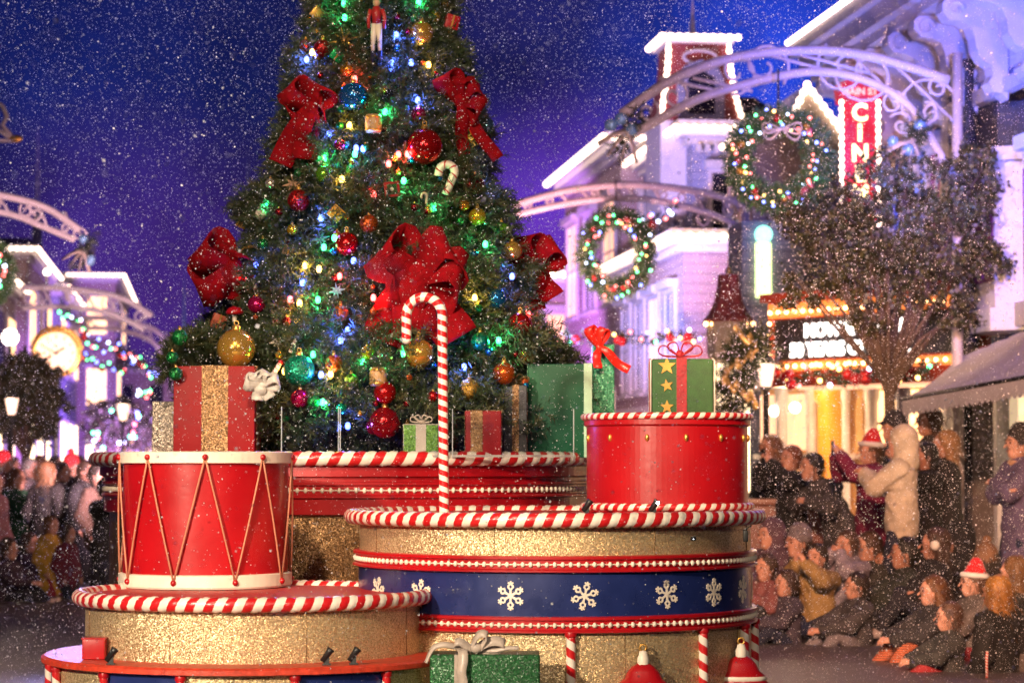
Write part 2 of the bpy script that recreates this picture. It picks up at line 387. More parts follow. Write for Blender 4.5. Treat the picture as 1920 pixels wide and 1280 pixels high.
# ================================================================== PARADE FLOAT
def X_at(px, Y): return P(px, 640, Y).x
MC = Vector((X_at(1040, 13), 13, 0)); FC = Vector((X_at(480, 12.3), 12.3, 0)); RC = Vector((X_at(655, 15.5), 15.5, 0)); BC = Vector((X_at(478, 12.25), 12.25, 0))
flt = thing('parade_float', 'tiered gold, red and navy parade float edged with candy-striped rope, carrying the tall decorated tree', 'parade float', (0, 13, 0))
def at(o, par=None):   # children of an unrotated empty: keep world coordinates
    return o
OFF = Vector((0, -13, 0))
def fb(mb, name, m, parent=None, label=None):
    mb.v = [v+OFF for v in mb.v]
    return mb.build(name, m, parent or flt, label)
def rope_mb(c, Rr, z, r, N, seg=8):
    b = MB(); n = N*seg
    b.tube([(c.x+Rr*math.cos(2*math.pi*i/n), c.y+Rr*math.sin(2*math.pi*i/n), z) for i in range(n)], r, n=12, closed=True, bulge=.12, nt=N)
    return b
def rope(c, Rr, z, r, pitch=.09, parent=None, name='rope_trim'):
    N = int(2*math.pi*Rr/pitch)
    return fb(rope_mb(c, Rr, z, r, N), name, stripes('candy_rope', (.80, .72, .62), (.50, .012, .015), 1, N), parent)
def disc_side(c, Rr, z0, z1, lip=0, n=128, mi=0, mb=None):
    b = mb or MB(); b.lathe([(Rr, z0), (Rr, z1)], c, n, mi, smooth=True); return b
def beadband(c, Rr, z0, z1, N, parent=None, nb=None):
    h = z1-z0
    b = MB(); pr = [(Rr-.02, z0), (Rr+.012, z0), (Rr+.026, z0+h*.06), (Rr+.026, z0+h*.16), (Rr+.010, z0+h*.24), (Rr+.010, z0+h*.74), (Rr+.024, z0+h*.8), (Rr+.024, z0+h*.95), (Rr+.01, z1), (Rr-.02, z1)]
    b.lathe(pr, c, 160, smooth=False)
    o = fb(b, 'red_moulding', m_red, parent)
    b = MB()
    for i in range(N):
        a = 2*math.pi*i/N; b.ell((c.x+(Rr+.014)*math.cos(a), c.y+(Rr+.014)*math.sin(a), z0+h*.49), (.0115, .0115, h*.17), 8, m=5)
    b.tube([(c.x+(Rr+.012)*math.cos(2*math.pi*i/N), c.y+(Rr+.012)*math.sin(2*math.pi*i/N), z0+h*.49) for i in range(N)], .004, 4, closed=True)
    fb(b, 'beading', m_cream, o)
    return o
# --- main drum
z_deck = 1.335
b = MB(); b.lathe([(0, z_deck), (1.06, z_deck)], MC, 96, smooth=False); deck = fb(b, 'main_deck', m_reddeck)
rope(MC, 1.09, 1.325, .037, .09, deck)
b = disc_side(MC, 1.045, 1.12, 1.30); b.lathe([(1.045, 1.30), (1.075, 1.302), (1.075, 1.32)], MC, 128); fb(b, 'gold_band', m_gold)
beadband(MC, 1.055, 1.065, 1.15, 170)
nav = fb(disc_side(MC, 1.05, .84, 1.075), 'navy_band', m_navy)
beadband(MC, 1.055, .768, .852, 170)
fb(disc_side(MC, 1.045, .10, .78), 'lower_gold_wall', m_gold)
# snowflakes wrapped round the navy band
def snowflake(th0, z0, r, rot=0):
    b = MB()
    def bar(u0, v0, u1, v1, w):
        d = Vector((u1-u0, v1-v0)); L = d.length; d /= L; nn = Vector((-d.y, d.x))*w/2
        vs = []
        for (u, v) in ((u0-nn.x, v0-nn.y), (u1-nn.x, v1-nn.y), (u1+nn.x, v1+nn.y), (u0+nn.x, v0+nn.y)):
            for rr in (1.0515, 1.0545):
                a = th0+u/1.05; vs.append((MC.x+rr*math.sin(a), MC.y-rr*math.cos(a), z0+v))
        b.add(vs, [(1, 3, 5, 7), (0, 1, 3, 2), (2, 3, 5, 4), (4, 5, 7, 6), (6, 7, 1, 0)])
    for k in range(6):
        a = rot+k*math.pi/3; ca, sa = math.cos(a), math.sin(a)
        q = lambda x, y: (x*ca-y*sa, x*sa+y*ca)
        segs = [((0, 0), (.45, 0), .16), ((.40, 0), (.62, .20), .13), ((.40, 0), (.62, -.20), .13), ((.62, .20), (.84, 0), .13), ((.62, -.20), (.84, 0), .13), ((.80, 0), (1, 0), .12), ((.82, .02), (.90, .20), .10), ((.82, -.02), (.90, -.20), .10)]
        for p0, p1, w in segs:
            a0 = q(*p0); a1 = q(*p1); bar(a0[0]*r, a0[1]*r, a1[0]*r, a1[1]*r, w*r)
    return b
for deg, rot in ((-61, .2), (-41, .4), (-13, .52), (7, .30), (31, .6), (49, .5), (67, .4), (85, .2)):
    fb(snowflake(R(deg), .953, .072, rot), 'snowflake', m_cream, nav)
# candy posts, ornaments on the lower wall
def post(c, Rr, deg, z0, z1, r=.024):
    a = R(deg); x, y = c.x+Rr*math.sin(a), c.y-Rr*math.cos(a)
    b = MB(); n = 24; b.tube([(x, y, z0+(z1-z0)*i/n) for i in range(n+1)], r, 14)
    o = fb(b, 'candy_post', stripes('candy_pole', (.80, .72, .62), (.52, .012, .015), 1, (z1-z0)/.085))
    b = MB(); b.lathe([(r*1.2, -.012), (r*1.3, 0), (r*1.2, .012)], (x, y, z1), 16); fb(b, 'post_cap', m_red, o); b = MB(); b.lathe([(r*1.2, -.01), (r*1.35, 0.005), (r*1.2, .02)], (x, y, z0), 16)
    fb(b, 'post_cap', m_red, o)
for deg in (3.2, 43.5, 66, 88): post(MC, 1.065, deg, .14, .765)
def ornament(deg, z, s=1.0):
    a = R(deg); c = Vector((MC.x+1.09*math.sin(a), MC.y-1.09*math.cos(a), z))
    b = MB(); b.lathe([(r_*s, z_*s) for r_, z_ in ((.0, -.35), (.08, -.33), (.15, -.26), (.185, -.18), (.19, -.13), (.165, -.08), (.125, -.045), (.128, -.03), (.118, -.018), (.095, .0), (.078, .035), (.055, .06), (.03, .075), (0, .08))], c, 28, sy=.6)
    o = fb(b, 'lantern_ornament', m_red)
    b = MB(); b.lathe([(.028*s, .07*s), (.03*s, .10*s), (.018*s, .135*s), (0, .14*s)], c, 16); fb(b, 'finial', m_cream, o)
    b = MB(); n = 20; b.tube([(c.x+.016*s*math.cos(2*math.pi*i/n), c.y, c.z+.152*s+.016*s*math.sin(2*math.pi*i/n)) for i in range(n)], .005*s, 8, closed=True); fb(b, 'hanging_ring', m_goldp, o)
    b = MB(); b.ell((c.x+math.sin(a)*.09*s, c.y-math.cos(a)*.09*s, c.z-.17*s), (.07*s, .035*s, .085*s), 20, m=12); fb(b, 'gold_medallion', m_goldp, o)
    b = MB(); b.lathe([(.126*s, -.048*s), (.134*s, -.038*s), (.126*s, -.026*s)], c, 28, sy=.62); fb(b, 'cream_trim', m_cream, o)
ornament(22.5, .545); ornament(60, .545, 1.0)
for c_, Rr_, z0_, z1_, m_ in ((MC, 1.046, 1.151, 1.298, m_golddk), (MC, 1.046, .14, .766, m_golddk), (FC, .846, .662, .912, m_golddk)):
    for k in range(8):
        a = R(k*45+17+z0_*9); b = MB(); b.tube([(c_.x+Rr_*math.sin(a), c_.y-Rr_*math.cos(a), z0_), (c_.x+Rr_*math.sin(a), c_.y-Rr_*math.cos(a), z1_)], .0018, 5); fb(b, 'panel_seam', m_)
# --- front gold platform
b = MB(); b.lathe([(0, .948), (.87, .948)], FC, 96, smooth=False); d2 = fb(b, 'front_deck', m_reddeck)
rope(FC, .875, .938, .036, .09, d2)
b = disc_side(FC, .845, .655, .915); b.lathe([(.845, .915), (.87, .92)], FC, 128); fb(b, 'gold_wall', m_gold)
# --- bottom ledge
b = MB(); b.lathe([(0, .66), (1.035, .66), (1.05, .65), (1.05, .628), (1.03, .622), (0, .622)], BC, 128, smooth=False); ld = fb(b, 'bottom_ledge', mat('orange_red_ledge', (.52, .045, .02), .42, var=.3, scale=30, bump=.25, bscale=160))
def arc_panel(c, Rr, d0, d1, z0, z1):
    b = MB(); b.lathe([(Rr, z0), (Rr, z1)], c, 16, a0=R(d0-90), a1=R(d1-90)); return b
for d0, d1, m, nm in ((-88, -62, m_navy, 'navy_panel'), (-62, -37, m_gold, 'gold_panel'), (-37, -13, m_navy, 'navy_panel'), (-13, 17, m_gold, 'gold_panel'), (17, 44, m_navy, 'navy_panel'), (44, 80, m_gold, 'gold_panel')):
    fb(arc_panel(BC, 1.0, d0, d1, .12, .623), nm, m)
for d in (-88, -62, -37, -13, 17, 44): post(BC, 1.022, d, .14, .61, .021)
# --- rear tier (carries the tree)
b = MB(); b.lathe([(0, 1.640), (1.60, 1.640)], RC, 96, smooth=False); d3 = fb(b, 'rear_deck', m_reddeck)
rope(RC, 1.60, 1.632, .042, .12, d3)
b = MB(); b.lathe([(1.52, 1.30), (1.545, 1.31), (1.545, 1.52), (1.575, 1.53), (1.575, 1.595)], RC, 128, smooth=False); fb(b, 'rear_cornice', m_red)
beadband(RC, 1.535, 1.40, 1.50, 200)
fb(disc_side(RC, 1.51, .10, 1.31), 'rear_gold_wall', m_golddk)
# chassis between the drums
b = MB(); b.box((-2.1, 12.4, .12), (1.0, 16.6, .60)); b.box((-1.3, 12.8, .6), (.4, 14.5, .93)); fb(b, 'chassis', m_golddk)
# ------------------------------------------------------------------ red round pedestal
PC = Vector((X_at(1250, 13.25), 13.25, 0))
ped = thing('round_pedestal', 'glossy red round pedestal with striped rope rims at the right of the main deck', 'pedestal', (PC.x, PC.y, 1.336))
def pb(mb, name, m, base, parent):
    mb.v = [v-Vector(base) for v in mb.v]; return mb.build(name, m, parent)
pbse = (PC.x, PC.y, 1.336)
zt = zat(778, 12.95)
b = MB(); b.lathe([(.44, 1.339), (.455, 1.345), (.455, 1.375), (.44, 1.385), (.44, zt-.06), (.455, zt-.05), (.455, zt-.02), (0, zt-.004)], PC, 96, smooth=False); pb(b, 'body', m_red, pbse, ped)
N = 46; pb(rope_mb(PC, .455, zt-.005, .018, N), 'rope_trim', stripes('candy_rope', (.80, .72, .62), (.50, .012, .015), 1, N), pbse, ped)
pb(rope_mb(PC, .455, 1.372, .020, N), 'rope_trim', stripes('candy_rope', (.80, .72, .62), (.50, .012, .015), 1, N), pbse, ped)
for px in (1100, 1140, 1205, 1275, 1340, 1386, 1400):
    a = math.asin(max(-.98, min(.98, (px-1250)/150.0)))
    b = MB(); b.ell((PC.x+.442*math.sin(a), PC.y-.442*math.cos(a), zat(820, 12.8)), (.012, .012, .02), 10); pb(b, 'gold_stud', m_goldp, pbse, ped)
# ------------------------------------------------------------------ toy drum
TD = Vector((X_at(388, 13.0), 13.0, .952))
td = thing('toy_drum', 'large red toy drum with cream hoops and zigzag cords on the front platform', 'drum', TD)
h = .715; Rd = .45
b = MB(); b.lathe([(Rd-.01, .06), (Rd-.01, h-.06)], n=72); b.build('shell', m_red, td)
hw = h/2
b = MB(); b.lathe([(Rd-.02, .005), (Rd+.006, 0), (Rd+.012, .01), (Rd+.012, .07), (Rd-.012, .075)], n=72, smooth=False); b.build('lower_hoop', m_cream, td)
b = MB(); b.lathe([(Rd-.012, h-.065), (Rd+.012, h-.06), (Rd+.014, h-.005), (Rd, h), (0, h-.002)], n=72, smooth=False); b.build('upper_hoop', m_cream, td)
m_cord = mat('cord', (.45, .17, .10), .6)
for k in range(9):
    a = R(-90-33.5+k*40)
    def dp(a, z, rr=Rd+.016): return (rr*math.cos(a), rr*math.sin(a), z)
    b = MB(); b.ell(dp(a, h-.03), .016, 10); b.build('knob', m_red, td)
    b = MB(); b.ell(dp(a+R(20), .035), .016, 10); b.build('knob', m_red, td)
    b = MB()
    for sg in (-1, 1):
        pts = [dp(a+sg*R(20)*t, h-.03+(.035-h+.03)*t, Rd+.013) for t in [i/6 for i in range(7)]]
        b.tube(pts, .0055, 6)
    b.build('cord', m_cord, td)
# ------------------------------------------------------------------ candy cane prop
Yc = 12.95
def cane(name, label, pts, r, nv, group=None, cat='candy cane', mats=None, caps=None):
    base = Vector(pts[-1]); b = MB(); b.tube([Vector(p)-base for p in pts], r, 16, caps=False); b.ell(Vector(pts[0])-base, r, 16)
    t = thing(name, label, cat, base, group=group)
    o = b.build('striped_rod', mats or stripes('candy_cane', (.82, .76, .68), (.58, .012, .015), 1, nv), t)
    return t
pts = []
zc = zat(592, Yc); x0 = X_at(762, Yc); x1 = X_at(829, Yc); rc = (x1-x0)/2; xc = (x0+x1)/2
for i in range(8): pts.append((x0, Yc, zat(636, Yc)+(zc-zat(636, Yc))*i/8))
for i in range(25): a = math.pi-math.pi*i/24; pts.append((xc+rc*math.cos(a), Yc, zc+rc*math.sin(a)*1.05))
for i in range(1, 31): pts.append((x1+.0004*i, Yc, zc+(1.338-zc)*i/30))
cc = cane('candy_cane', 'tall red and white striped candy cane standing upright on the main deck', pts, .0265, 26)
# ------------------------------------------------------------------ small stage lamps on the decks
def stage_lamp(px, py, Y, z, label, lit=None):
    x = X_at(px, Y); t = thing('stage_lamp', label, 'lamp', (x, Y, z), group='small black stage lamps on the float decks')
    b = MB(); b.box((-.012, -.008, 0), (.012, .008, .035)); b.box((-.02, -.014, 0), (.02, .014, .006)); b.build('bracket', m_black, t)
    b = MB(); b.xf = Matrix.Translation((0, 0, .045)) @ Matrix.Rotation(R(35), 4, 'Y'); b.lathe([(0, -.035), (.014, -.035), (.016, .02), (.020, .035), (.016, .036), (0, .03)], n=14); b.build('lamp_head', m_black, t)
    if lit:
        b = MB(); b.ell((.02, -.015, .062), .009, 10); b.build('bulb', emis('led', (.8, .9, 1), 22), t)
stage_lamp(213, 1245, 11.42, .662, 'small black stage lamp at the left end of the bottom ledge')
stage_lamp(615, 1247, 11.40, .662, 'small black stage lamp on the bottom ledge right of centre')
stage_lamp(665, 1243, 11.43, .662, 'small black stage lamp nearest the green gift on the bottom ledge')
stage_lamp(1225, 948, 12.68, 1.337, 'small black stage lamp with a lit bulb in front of the red pedestal', True)
stage_lamp(1100, 948, 12.75, 1.337, 'small black stage lamp at the left foot of the red pedestal')
for px, py, Y in ((175, 1196, 12.9), (1300, 1010, 11.96)):
    c = P(px, py, Y); t = thing('indicator_light', 'tiny white light glowing behind the left edge of the bottom ledge' if px < 900 else 'tiny white light glowing on the upper gold band of the main drum', 'light', c)
    b = MB(); b.lathe([(.014, .012), (.014, -.004), (.010, -.008)], n=12); b.xf = None; b.build('socket', m_black, t)
    b = MB(); b.ell((0, -.006, 0), .008, 10); b.build('bulb', emis('led', (.8, .9, 1), 22), t)
cb = P(1398, 1004, 12.35)
t = thing('cable_clip', 'small black clip hooked on the right end of the upper gold band', 'clip', cb)
b = MB(); b.rbox((-.012, -.012, -.03), (.012, .012, .03), .005); b.build('body', m_black, t)
b = MB(); b.tube([(0, 0, .02), (.012, -.015, .045), (.03, 0, .05)], .004, 6); b.build('hook', m_black, t)
# small red box on ledge left
c = P(178, 1236, 11.75)
t = thing('red_block', 'small plain red block at the left end of the bottom ledge', 'block', (c.x, 11.75, .662))
b = MB(); b.rbox((-.055, -.05, 0), (.055, .05, .10), .006); b.build('body', m_red, t)
b = MB(); b.box((-.058, -.053, .096), (.058, .053, .104)); b.build('lid', m_red, t)
# ------------------------------------------------------------------ ribbons & gifts
def loop_pts(c, ux, uz, L, w, n=14, dep=Vector((0, -1, 0))):
    """teardrop loop from c along ux, opening w along uz"""
    out = []
    for i in range(n+1):
        t = i/n; a = t*2*math.pi
        x = L*math.sin(a/2); z = w*math.sin(a)*.5*(.5+.5*math.sin(a/2))
        out.append(Vector(c)+ux*x+uz*z)
    return out
def bow(name, label, cat, c, s, m, parent=None, dirs=((160, 1), (20, 1)), tails=((250, 1.2), (290, 1.2)), w=.11, group=None, depth=.05, wob=.05, knot=True, dep=(0, -1, 0), tailw=None):
    """bow facing the camera: loops (deg,len), tails (deg,len), s = loop length"""
    t = thing(name, label, cat, c, group=group) if parent is None else None
    par = t or parent
    off = Vector((0, 0, 0)) if t else Vector(c)
    for deg, k in dirs:
        a = R(deg); ux = Vector((math.cos(a), -.25, math.sin(a))).normalized(); 
        uz = Vector((-math.sin(a), -.9, math.cos(a))).normalized()
        wd = Vector((-math.sin(a), .35, math.cos(a))).normalized()
        pts = loop_pts(off, ux, uz, s*k, w*1.15)
        b = MB(); N = len(pts)
        b.ribbon(pts, wd, [w*(.45+.55*math.sin(math.pi*i/(N-1))**.5) for i in range(N)], .010); b.build('loop', m, par)
    for q, (deg, k) in enumerate(tails):
        a = R(deg); ux = Vector((math.cos(a), 0, math.sin(a))); sd = Vector((-math.sin(a), 0, math.cos(a)))
        pts = []; n = 16
        for i in range(n+1):
            u = i/n; pts.append(off+ux*(s*k*u)+sd*(wob*s*math.sin(u*7+q))+Vector((0, -depth*(.35+.6*math.sin(u*6+q*2)*.7), 0)))
        b = MB(); b.ribbon(pts, sd, [(tailw or w)*(.5+.5*min(1, 3*i/n)) for i in range(n+1)], .008); b.build('tail', m, par)
    if knot:
        b = MB(); b.ell(off+Vector((0, -.03*s/.3, 0)), (w*.30, w*.28, w*.36), 14, m=10); b.build('knot', m, par)
    return t
def gift(label, c, size, m, mr, ribx=0.0, ribw=.04, rz=0, r=.006, bowm=None, bows=0, lid=False, cat='gift box', ribm=None, name='gift_box', bowz=0, group=None):
    sx, sy, sz = size; t = thing(name, label, cat, c, rz, group)
    b = MB(); b.rbox((-sx/2, -sy/2, 0), (sx/2, sy/2, sz), r); b.build('box', m, t)
    if mr is not None:
        b = MB(); e_ = .004; x0, x1 = ribx*sx-ribw/2, ribx*sx+ribw/2
        b.box((x0, -sy/2-e_, 0), (x1, -sy/2-.0005, sz+e_)); b.box((x0, -sy/2-.0004, sz+.0005), (x1, sy/2+.0004, sz+e_)); b.box((x0, sy/2+.0005, 0), (x1, sy/2+e_, sz+e_))
        y0, y1 = -ribw/2, ribw/2
        b.box((-sx/2-e_, y0, 0), (-sx/2-.0005, y1, sz+e_)); b.box((sx/2+.0005, y0, 0), (sx/2+e_, y1, sz+e_)); b.box((-sx/2-.0004, y0, sz+.001), (sx/2+.0004, y1, sz+e_+.001))
        b.build('ribbon', mr, t)
    if bows:
        bb = thing('bow', None, None); bb.parent = t; bb.location = (ribx*sx, 0, sz+.01)
        for deg in (25, 155, 60, 120):
            a = R(deg); ux = Vector((math.cos(a), -.3, math.sin(a)*.8)).normalized(); uz = Vector((-math.sin(a), -.2, math.cos(a))).normalized()
            b = MB(); pts = loop_pts(Vector((0, -.01, .005)), ux, uz, bows*(1 if deg in (25, 155) else .75), bows*.5); b.ribbon(pts, Vector((0, 1, .2)), bows*.38, .005); b.build('loop', bowm or mr, bb)
        b = MB(); b.ell((0, -.02, bows*.15), bows*.18, 12); b.build('knot', bowm or mr, bb)
    return t
m_green = mat('green_velvet', (.025, .085, .022), .7, var=.25, scale=30, bump=.4, bscale=120, sheen=.3)
m_gglit = glitter('green_glitter', (.006, .03, .01), (.035, .20, .06), metal=.3)
m_teal = mat('teal_foil', (.003, .07, .03), .5, var=.2, scale=4, bump=.5, bscale=9, spec=.25)
m_tealg = glitter('mint_glitter', (.01, .14, .07), (.10, .50, .28), metal=.35)
m_mint = mat('mint_satin', (.35, .55, .38), .5, var=.15, scale=12)
m_orst = stripes('orange_red_ribbon', (.65, .02, .012), (.85, .28, .04), 0, 9)
# gift on pedestal
gz = zt-.003
g = gift('green velvet gift box with dark red ribbon and three gold stars on the pedestal', (X_at(1276, 13.2), 13.2, gz), (.34, .30, zat(672, 13.05)-gz), m_green, m_velvetd, ribx=-.015, ribw=.055, r=.02, bows=.13)
for i, z in enumerate((.27, .165, .05)):
    b = MB(); poly = []; rr = (.05, .036, .038)[i]
    for k in range(10):
        a = math.pi/2+k*math.pi/5+(.2 if i == 1 else 0); q = rr if k % 2 == 0 else rr*.42; poly.append((-.085+q*math.cos(a), z+q*math.sin(a)))
    b.prism(poly[::-1], -.158, -.150); b.build('gold_star', m_goldp, g)
for sx in (-1, 1):
    b = MB(); hz = zat(672, 13.05)-gz; b.tube([(sx*.172, -.152, .012), (sx*.172, -.152, hz-.01), (sx*.16, -.152, hz+.002)], .004, 6); b.build('edge_piping', m_cream, g)
# gift at float foot
gY = 11.62
x0, x1 = X_at(808, gY), X_at(1012, gY)
g = gift('dark green glitter gift box with a grey satin bow below the main drum', ((x0+x1)/2, gY+.02, .22), (x1-x0, .26, zat(1226, gY-.1)-.22), m_gglit, None, r=.012)
hz = zat(1226, gY-.1)-.22; m_satin = mat('grey_satin', (.46, .38, .32), .35, sheen=.3, var=.2, scale=14, bump=.2)
b = MB(); b.box((-x1*0-.145, -.136, 0), (-.10, -.131, hz)); b.build('ribbon', m_satin, g)
bb = thing('bow', None, None); bb.parent = g; bb.location = (-.03, -.09, hz+.02)
for pts, w in (([(-.06, 0, 0), (-.11, -.03, .015), (-.16, -.05, .03), (-.21, -.04, .02), (-.235, -.03, -.02), (-.25, -.03, -.06)], .028),
               ([(-.08, 0, 0), (-.075, -.06, .0), (-.07, -.07, -.05), (-.085, -.075, -.1), (-.068, -.072, -.16), (-.08, -.07, -.25), (-.07, -.07, -.34)], .046),
               ([(-.03, -.02, 0), (-.09, -.04, .045), (-.12, -.03, .03), (-.08, -.01, .005), (-.02, 0, 0)], .04),
               ([(-.02, -.02, 0), (.06, -.04, .05), (.13, -.03, .035), (.10, -.01, .0), (0, 0, 0)], .05),
               ([(0, -.02, 0), (.05, -.06, .075), (.0, -.05, .085), (-.03, -.03, .02)], .04),
               ([(0, 0, 0), (.07, -.03, -.005), (.13, -.04, .01), (.19, -.04, .012)], .02)):
    pp = [Vector(p) for p in pts]; q = []
    for i in range(len(pp)-1):
        for k in range(4): q.append(pp[i].lerp(pp[i+1], k/4))
    q.append(pp[-1]); 
    for _ in range(3): q = [q[0]]+[(q[i-1]+q[i]*2+q[i+1])/4 for i in range(1, len(q)-1)]+[q[-1]]
    b = MB(); b.ribbon(q, Vector((1, -.2, .1)) if abs(pts[-1][2]) > .2 else Vector((.1, .5, 1)), w, .006); b.build('loop', m_satin, bb)
b = MB(); b.ell((-.01, -.03, .01), (.03, .025, .025), 12); b.build('knot', m_satin, bb)
# gifts on the rear deck
zr = 1.642
m_redb = mat('red_foil', (.26, .003, .006), .55, spec=.25, bump=.5, bscale=9, var=.15, scale=6)
def gb(label, px0, px1, pt, Y, dep, m, mr, **k):
    a, c = X_at(px0, Y), X_at(px1, Y); return gift(label, ((a+c)/2, Y+dep/2, zr), (c-a, dep, zat(pt, Y)-zr), m, mr, **k)
gb('tall red gift box with a broad bronze band behind the toy drum', 326, 478, 686, 14.2, .36, m_redb, m_golddk, ribx=.01, ribw=.155)
gb('bronze glitter gift box with no ribbon at the far left of the rear deck', 286, 328, 752, 14.5, .16, m_silver, None)
gb('wide deep green foil gift box with a mint edge band, left of the red pedestal', 990, 1112, 682, 14.75, .3, m_teal, m_mint, ribx=.42, ribw=.05)
gb('mint glitter gift box behind the red pedestal, under the striped orange bow', 1112, 1152, 645, 15.2, .35, m_tealg, None)
gb('small lime green gift box with a pale bow behind the clear screen', 757, 822, 796, 14.12, .14, glitter('lime_glitter', (.04, .12, .01), (.25, .5, .08), metal=.2), mat('pale_ribbon', (.6, .48, .40), .5), ribw=.06, bows=.07)
gb('red and bronze glitter gift box in front of the tree foot', 872, 940, 770, 14.15, .2, m_redb, m_golddk, ribx=-.18, ribw=.07)
gb('dark grey gift box with a bronze bow, left of the wide deep green one', 945, 988, 722, 14.6, .2, mat('charcoal_wrap', (.05, .05, .055), .5, bump=.3), m_golddk, ribw=.04, bows=.09)
bow('gift_bow', 'curled orange and red striped ribbon bow on the mint glitter gift', 'bow', P(1122, 650, 15.15), .15, m_orst, dirs=((115, .9), (70, .8)), tails=((-38, 1.6), (-95, .9)), w=.055, depth=.04)
b_ = bow('silver_bow', 'pale silver bow perched on top of the tall red gift box', 'bow', P(492, 722, 14.05), .10, mat('silver_cloth', (.50, .46, .42), .5, var=.3, scale=20, bump=.4), dirs=((165, 1), (15, 1), (60, .8), (120, .8), (100, .6)), tails=((250, .9), (300, .9)), w=.07, depth=.03)
# clear acrylic screens along the rear deck front
def screen(px0, px1, pt, Y, label):
    a, c = X_at(px0, Y), X_at(px1, Y); t = thing('acrylic_screen', label, 'screen', ((a+c)/2, Y, zr), group='clear screens on the rear deck')
    b = MB(); b.box(((a-c)/2, -.004, .0), ((c-a)/2, .004, zat(pt, Y)-zr)); b.build('panel', m_clear, t)
    b = MB(); b.box(((a-c)/2, -.012, -.001), ((c-a)/2, .012, .012)); b.build('foot_rail', mat('rail_grey', (.25, .23, .22), .4, metal=.5), t)
    for x in ((a-c)/2-.004, (c-a)/2+.004):
        b = MB(); b.box((x-.003, -.006, 0), (x+.003, .006, zat(pt, Y)-zr)); b.build('edge_strip', mat('acrylic_edge', (.35, .38, .40), .2), t)
screen(640, 838, 766, 13.98, 'clear acrylic screen left of the tall candy cane, on the rear deck')
screen(850, 1074, 766, 14.0, 'clear acrylic screen between the tall candy cane and the red pedestal')
screen(530, 634, 762, 14.12, 'clear acrylic screen right of the toy drum, narrowest of the three')
# ================================================================== CHRISTMAS TREE
TA = Vector((X_at(712, 15.5), 15.5, zr))
prof = [(1.62, .75), (1.80, 1.18), (2.05, 1.28), (2.33, 1.14), (2.82, .92), (3.49, .70), (4.0, .565), (4.48, .45), (5.2, .29), (6.3, .03)]
def TR(z):
    if z <= prof[0][0]: return prof[0][1]
    for (z0, r0), (z1, r1) in zip(prof, prof[1:]):
        if z <= z1: return r0+(r1-r0)*(z-z0)/(z1-z0)
    return .02
def tree_pt(px, py, out=0.0):
    Y = 15.0
    for _ in range(12):
        p = P(px, py, Y); rr = TR(p.z)*.97+out; dx = p.x-TA.x
        Y = 15.5-math.sqrt(max(0, rr*rr-dx*dx)) if abs(dx) < rr else 15.5-.02
    return P(px, py, Y)
def needle_tree(name, base, n, rfun, z0, z1, seed, mats, nlen=.055, spray=26, nw=.0035, slen=.16):
    rng = np.random.default_rng(seed)
    zz = z0+(z1-z0)*(1-np.sqrt(1-rng.random(n)*.985)) if True else 0
    ang = rng.random(n)*2*np.pi
    front = rng.random(n) < .55
    ang = np.where(front, -np.pi/2+(rng.random(n)-.5)*np.pi*1.15, ang)
    lump = 1+.07*np.sin(5*ang+7*zz)+.05*np.sin(9*ang-11*zz+2)
    tier = 1+.05*np.sin(zz*14)
    rr = np.array([rfun(z) for z in zz])*lump*tier*(.86+.16*rng.random(n))
    cx = base.x+rr*np.cos(ang); cy = base.y+rr*np.sin(ang)
    # twig direction: outward and a bit up/down
    d = np.stack([np.cos(ang), np.sin(ang), -.15+.75*(rng.random(n)-.35)], 1)+rng.normal(0, .38, (n, 3)); d /= np.linalg.norm(d, axis=1)[:, None]
    org = np.stack([cx, cy, zz], 1)-d*slen*.5
    V = []; M = []
    k = spray
    t = np.linspace(.12, 1.0, k)[None, :, None]
    p0 = org[:, None, :]+d[:, None, :]*t*slen*(.8+.4*rng.random((n, 1, 1)))
    rnd = rng.normal(0, 1, (n, k, 3)); rnd -= d[:, None, :]*np.sum(rnd*d[:, None, :], 2, keepdims=True); rnd /= np.linalg.norm(rnd, axis=2, keepdims=True)
    nd = rnd*.85+d[:, None, :]*.75; nd /= np.linalg.norm(nd, axis=2, keepdims=True)
    L = nlen*(.7+.5*rng.random((n, k, 1)))*(1.15-.4*t)
    wv = np.cross(nd, rng.normal(0, 1, (n, k, 3))); wv /= np.linalg.norm(wv, axis=2, keepdims=True)
    a = p0-wv*nw; b = p0+wv*nw; c = p0+nd*L+wv*nw*.3; e = p0+nd*L-wv*nw*.3
    V = np.stack([a, b, c, e], 2).reshape(-1, 3); Q = np.arange(len(V)).reshape(-1, 4)
    mi = np.repeat(rng.integers(0, len(mats), n), k)
    return V, Q, mi
tree = thing('christmas_tree', 'tall dark green fir hung with baubles, bows and coloured lights on the float', 'christmas tree', TA)
mfol = [mat('fir_needles', c, .55, var=.35, scale=30) for c in ((.040, .058, .018), (.022, .040, .014), (.078, .076, .028), (.034, .052, .024))]
V, Q, mi = needle_tree('foliage', TA, 10000, TR, 1.64, 6.25, 3, mfol)
V = V-np.array(TA)
npmesh('foliage', V, Q, mfol, tree, smooth=False, mi=mi)
b = MB(); b.lathe([(.07, 0), (.06, 3), (.02, 4.6)], n=12); b.lathe([(r*.80, z-zr) for z, r in prof], n=40, mi=1); b.build('trunk', [mat('bark', (.06, .035, .02), .8), mat('inner_branches', (.012, .014, .007), .9, var=.5, scale=30, bump=1, bscale=40)], tree)
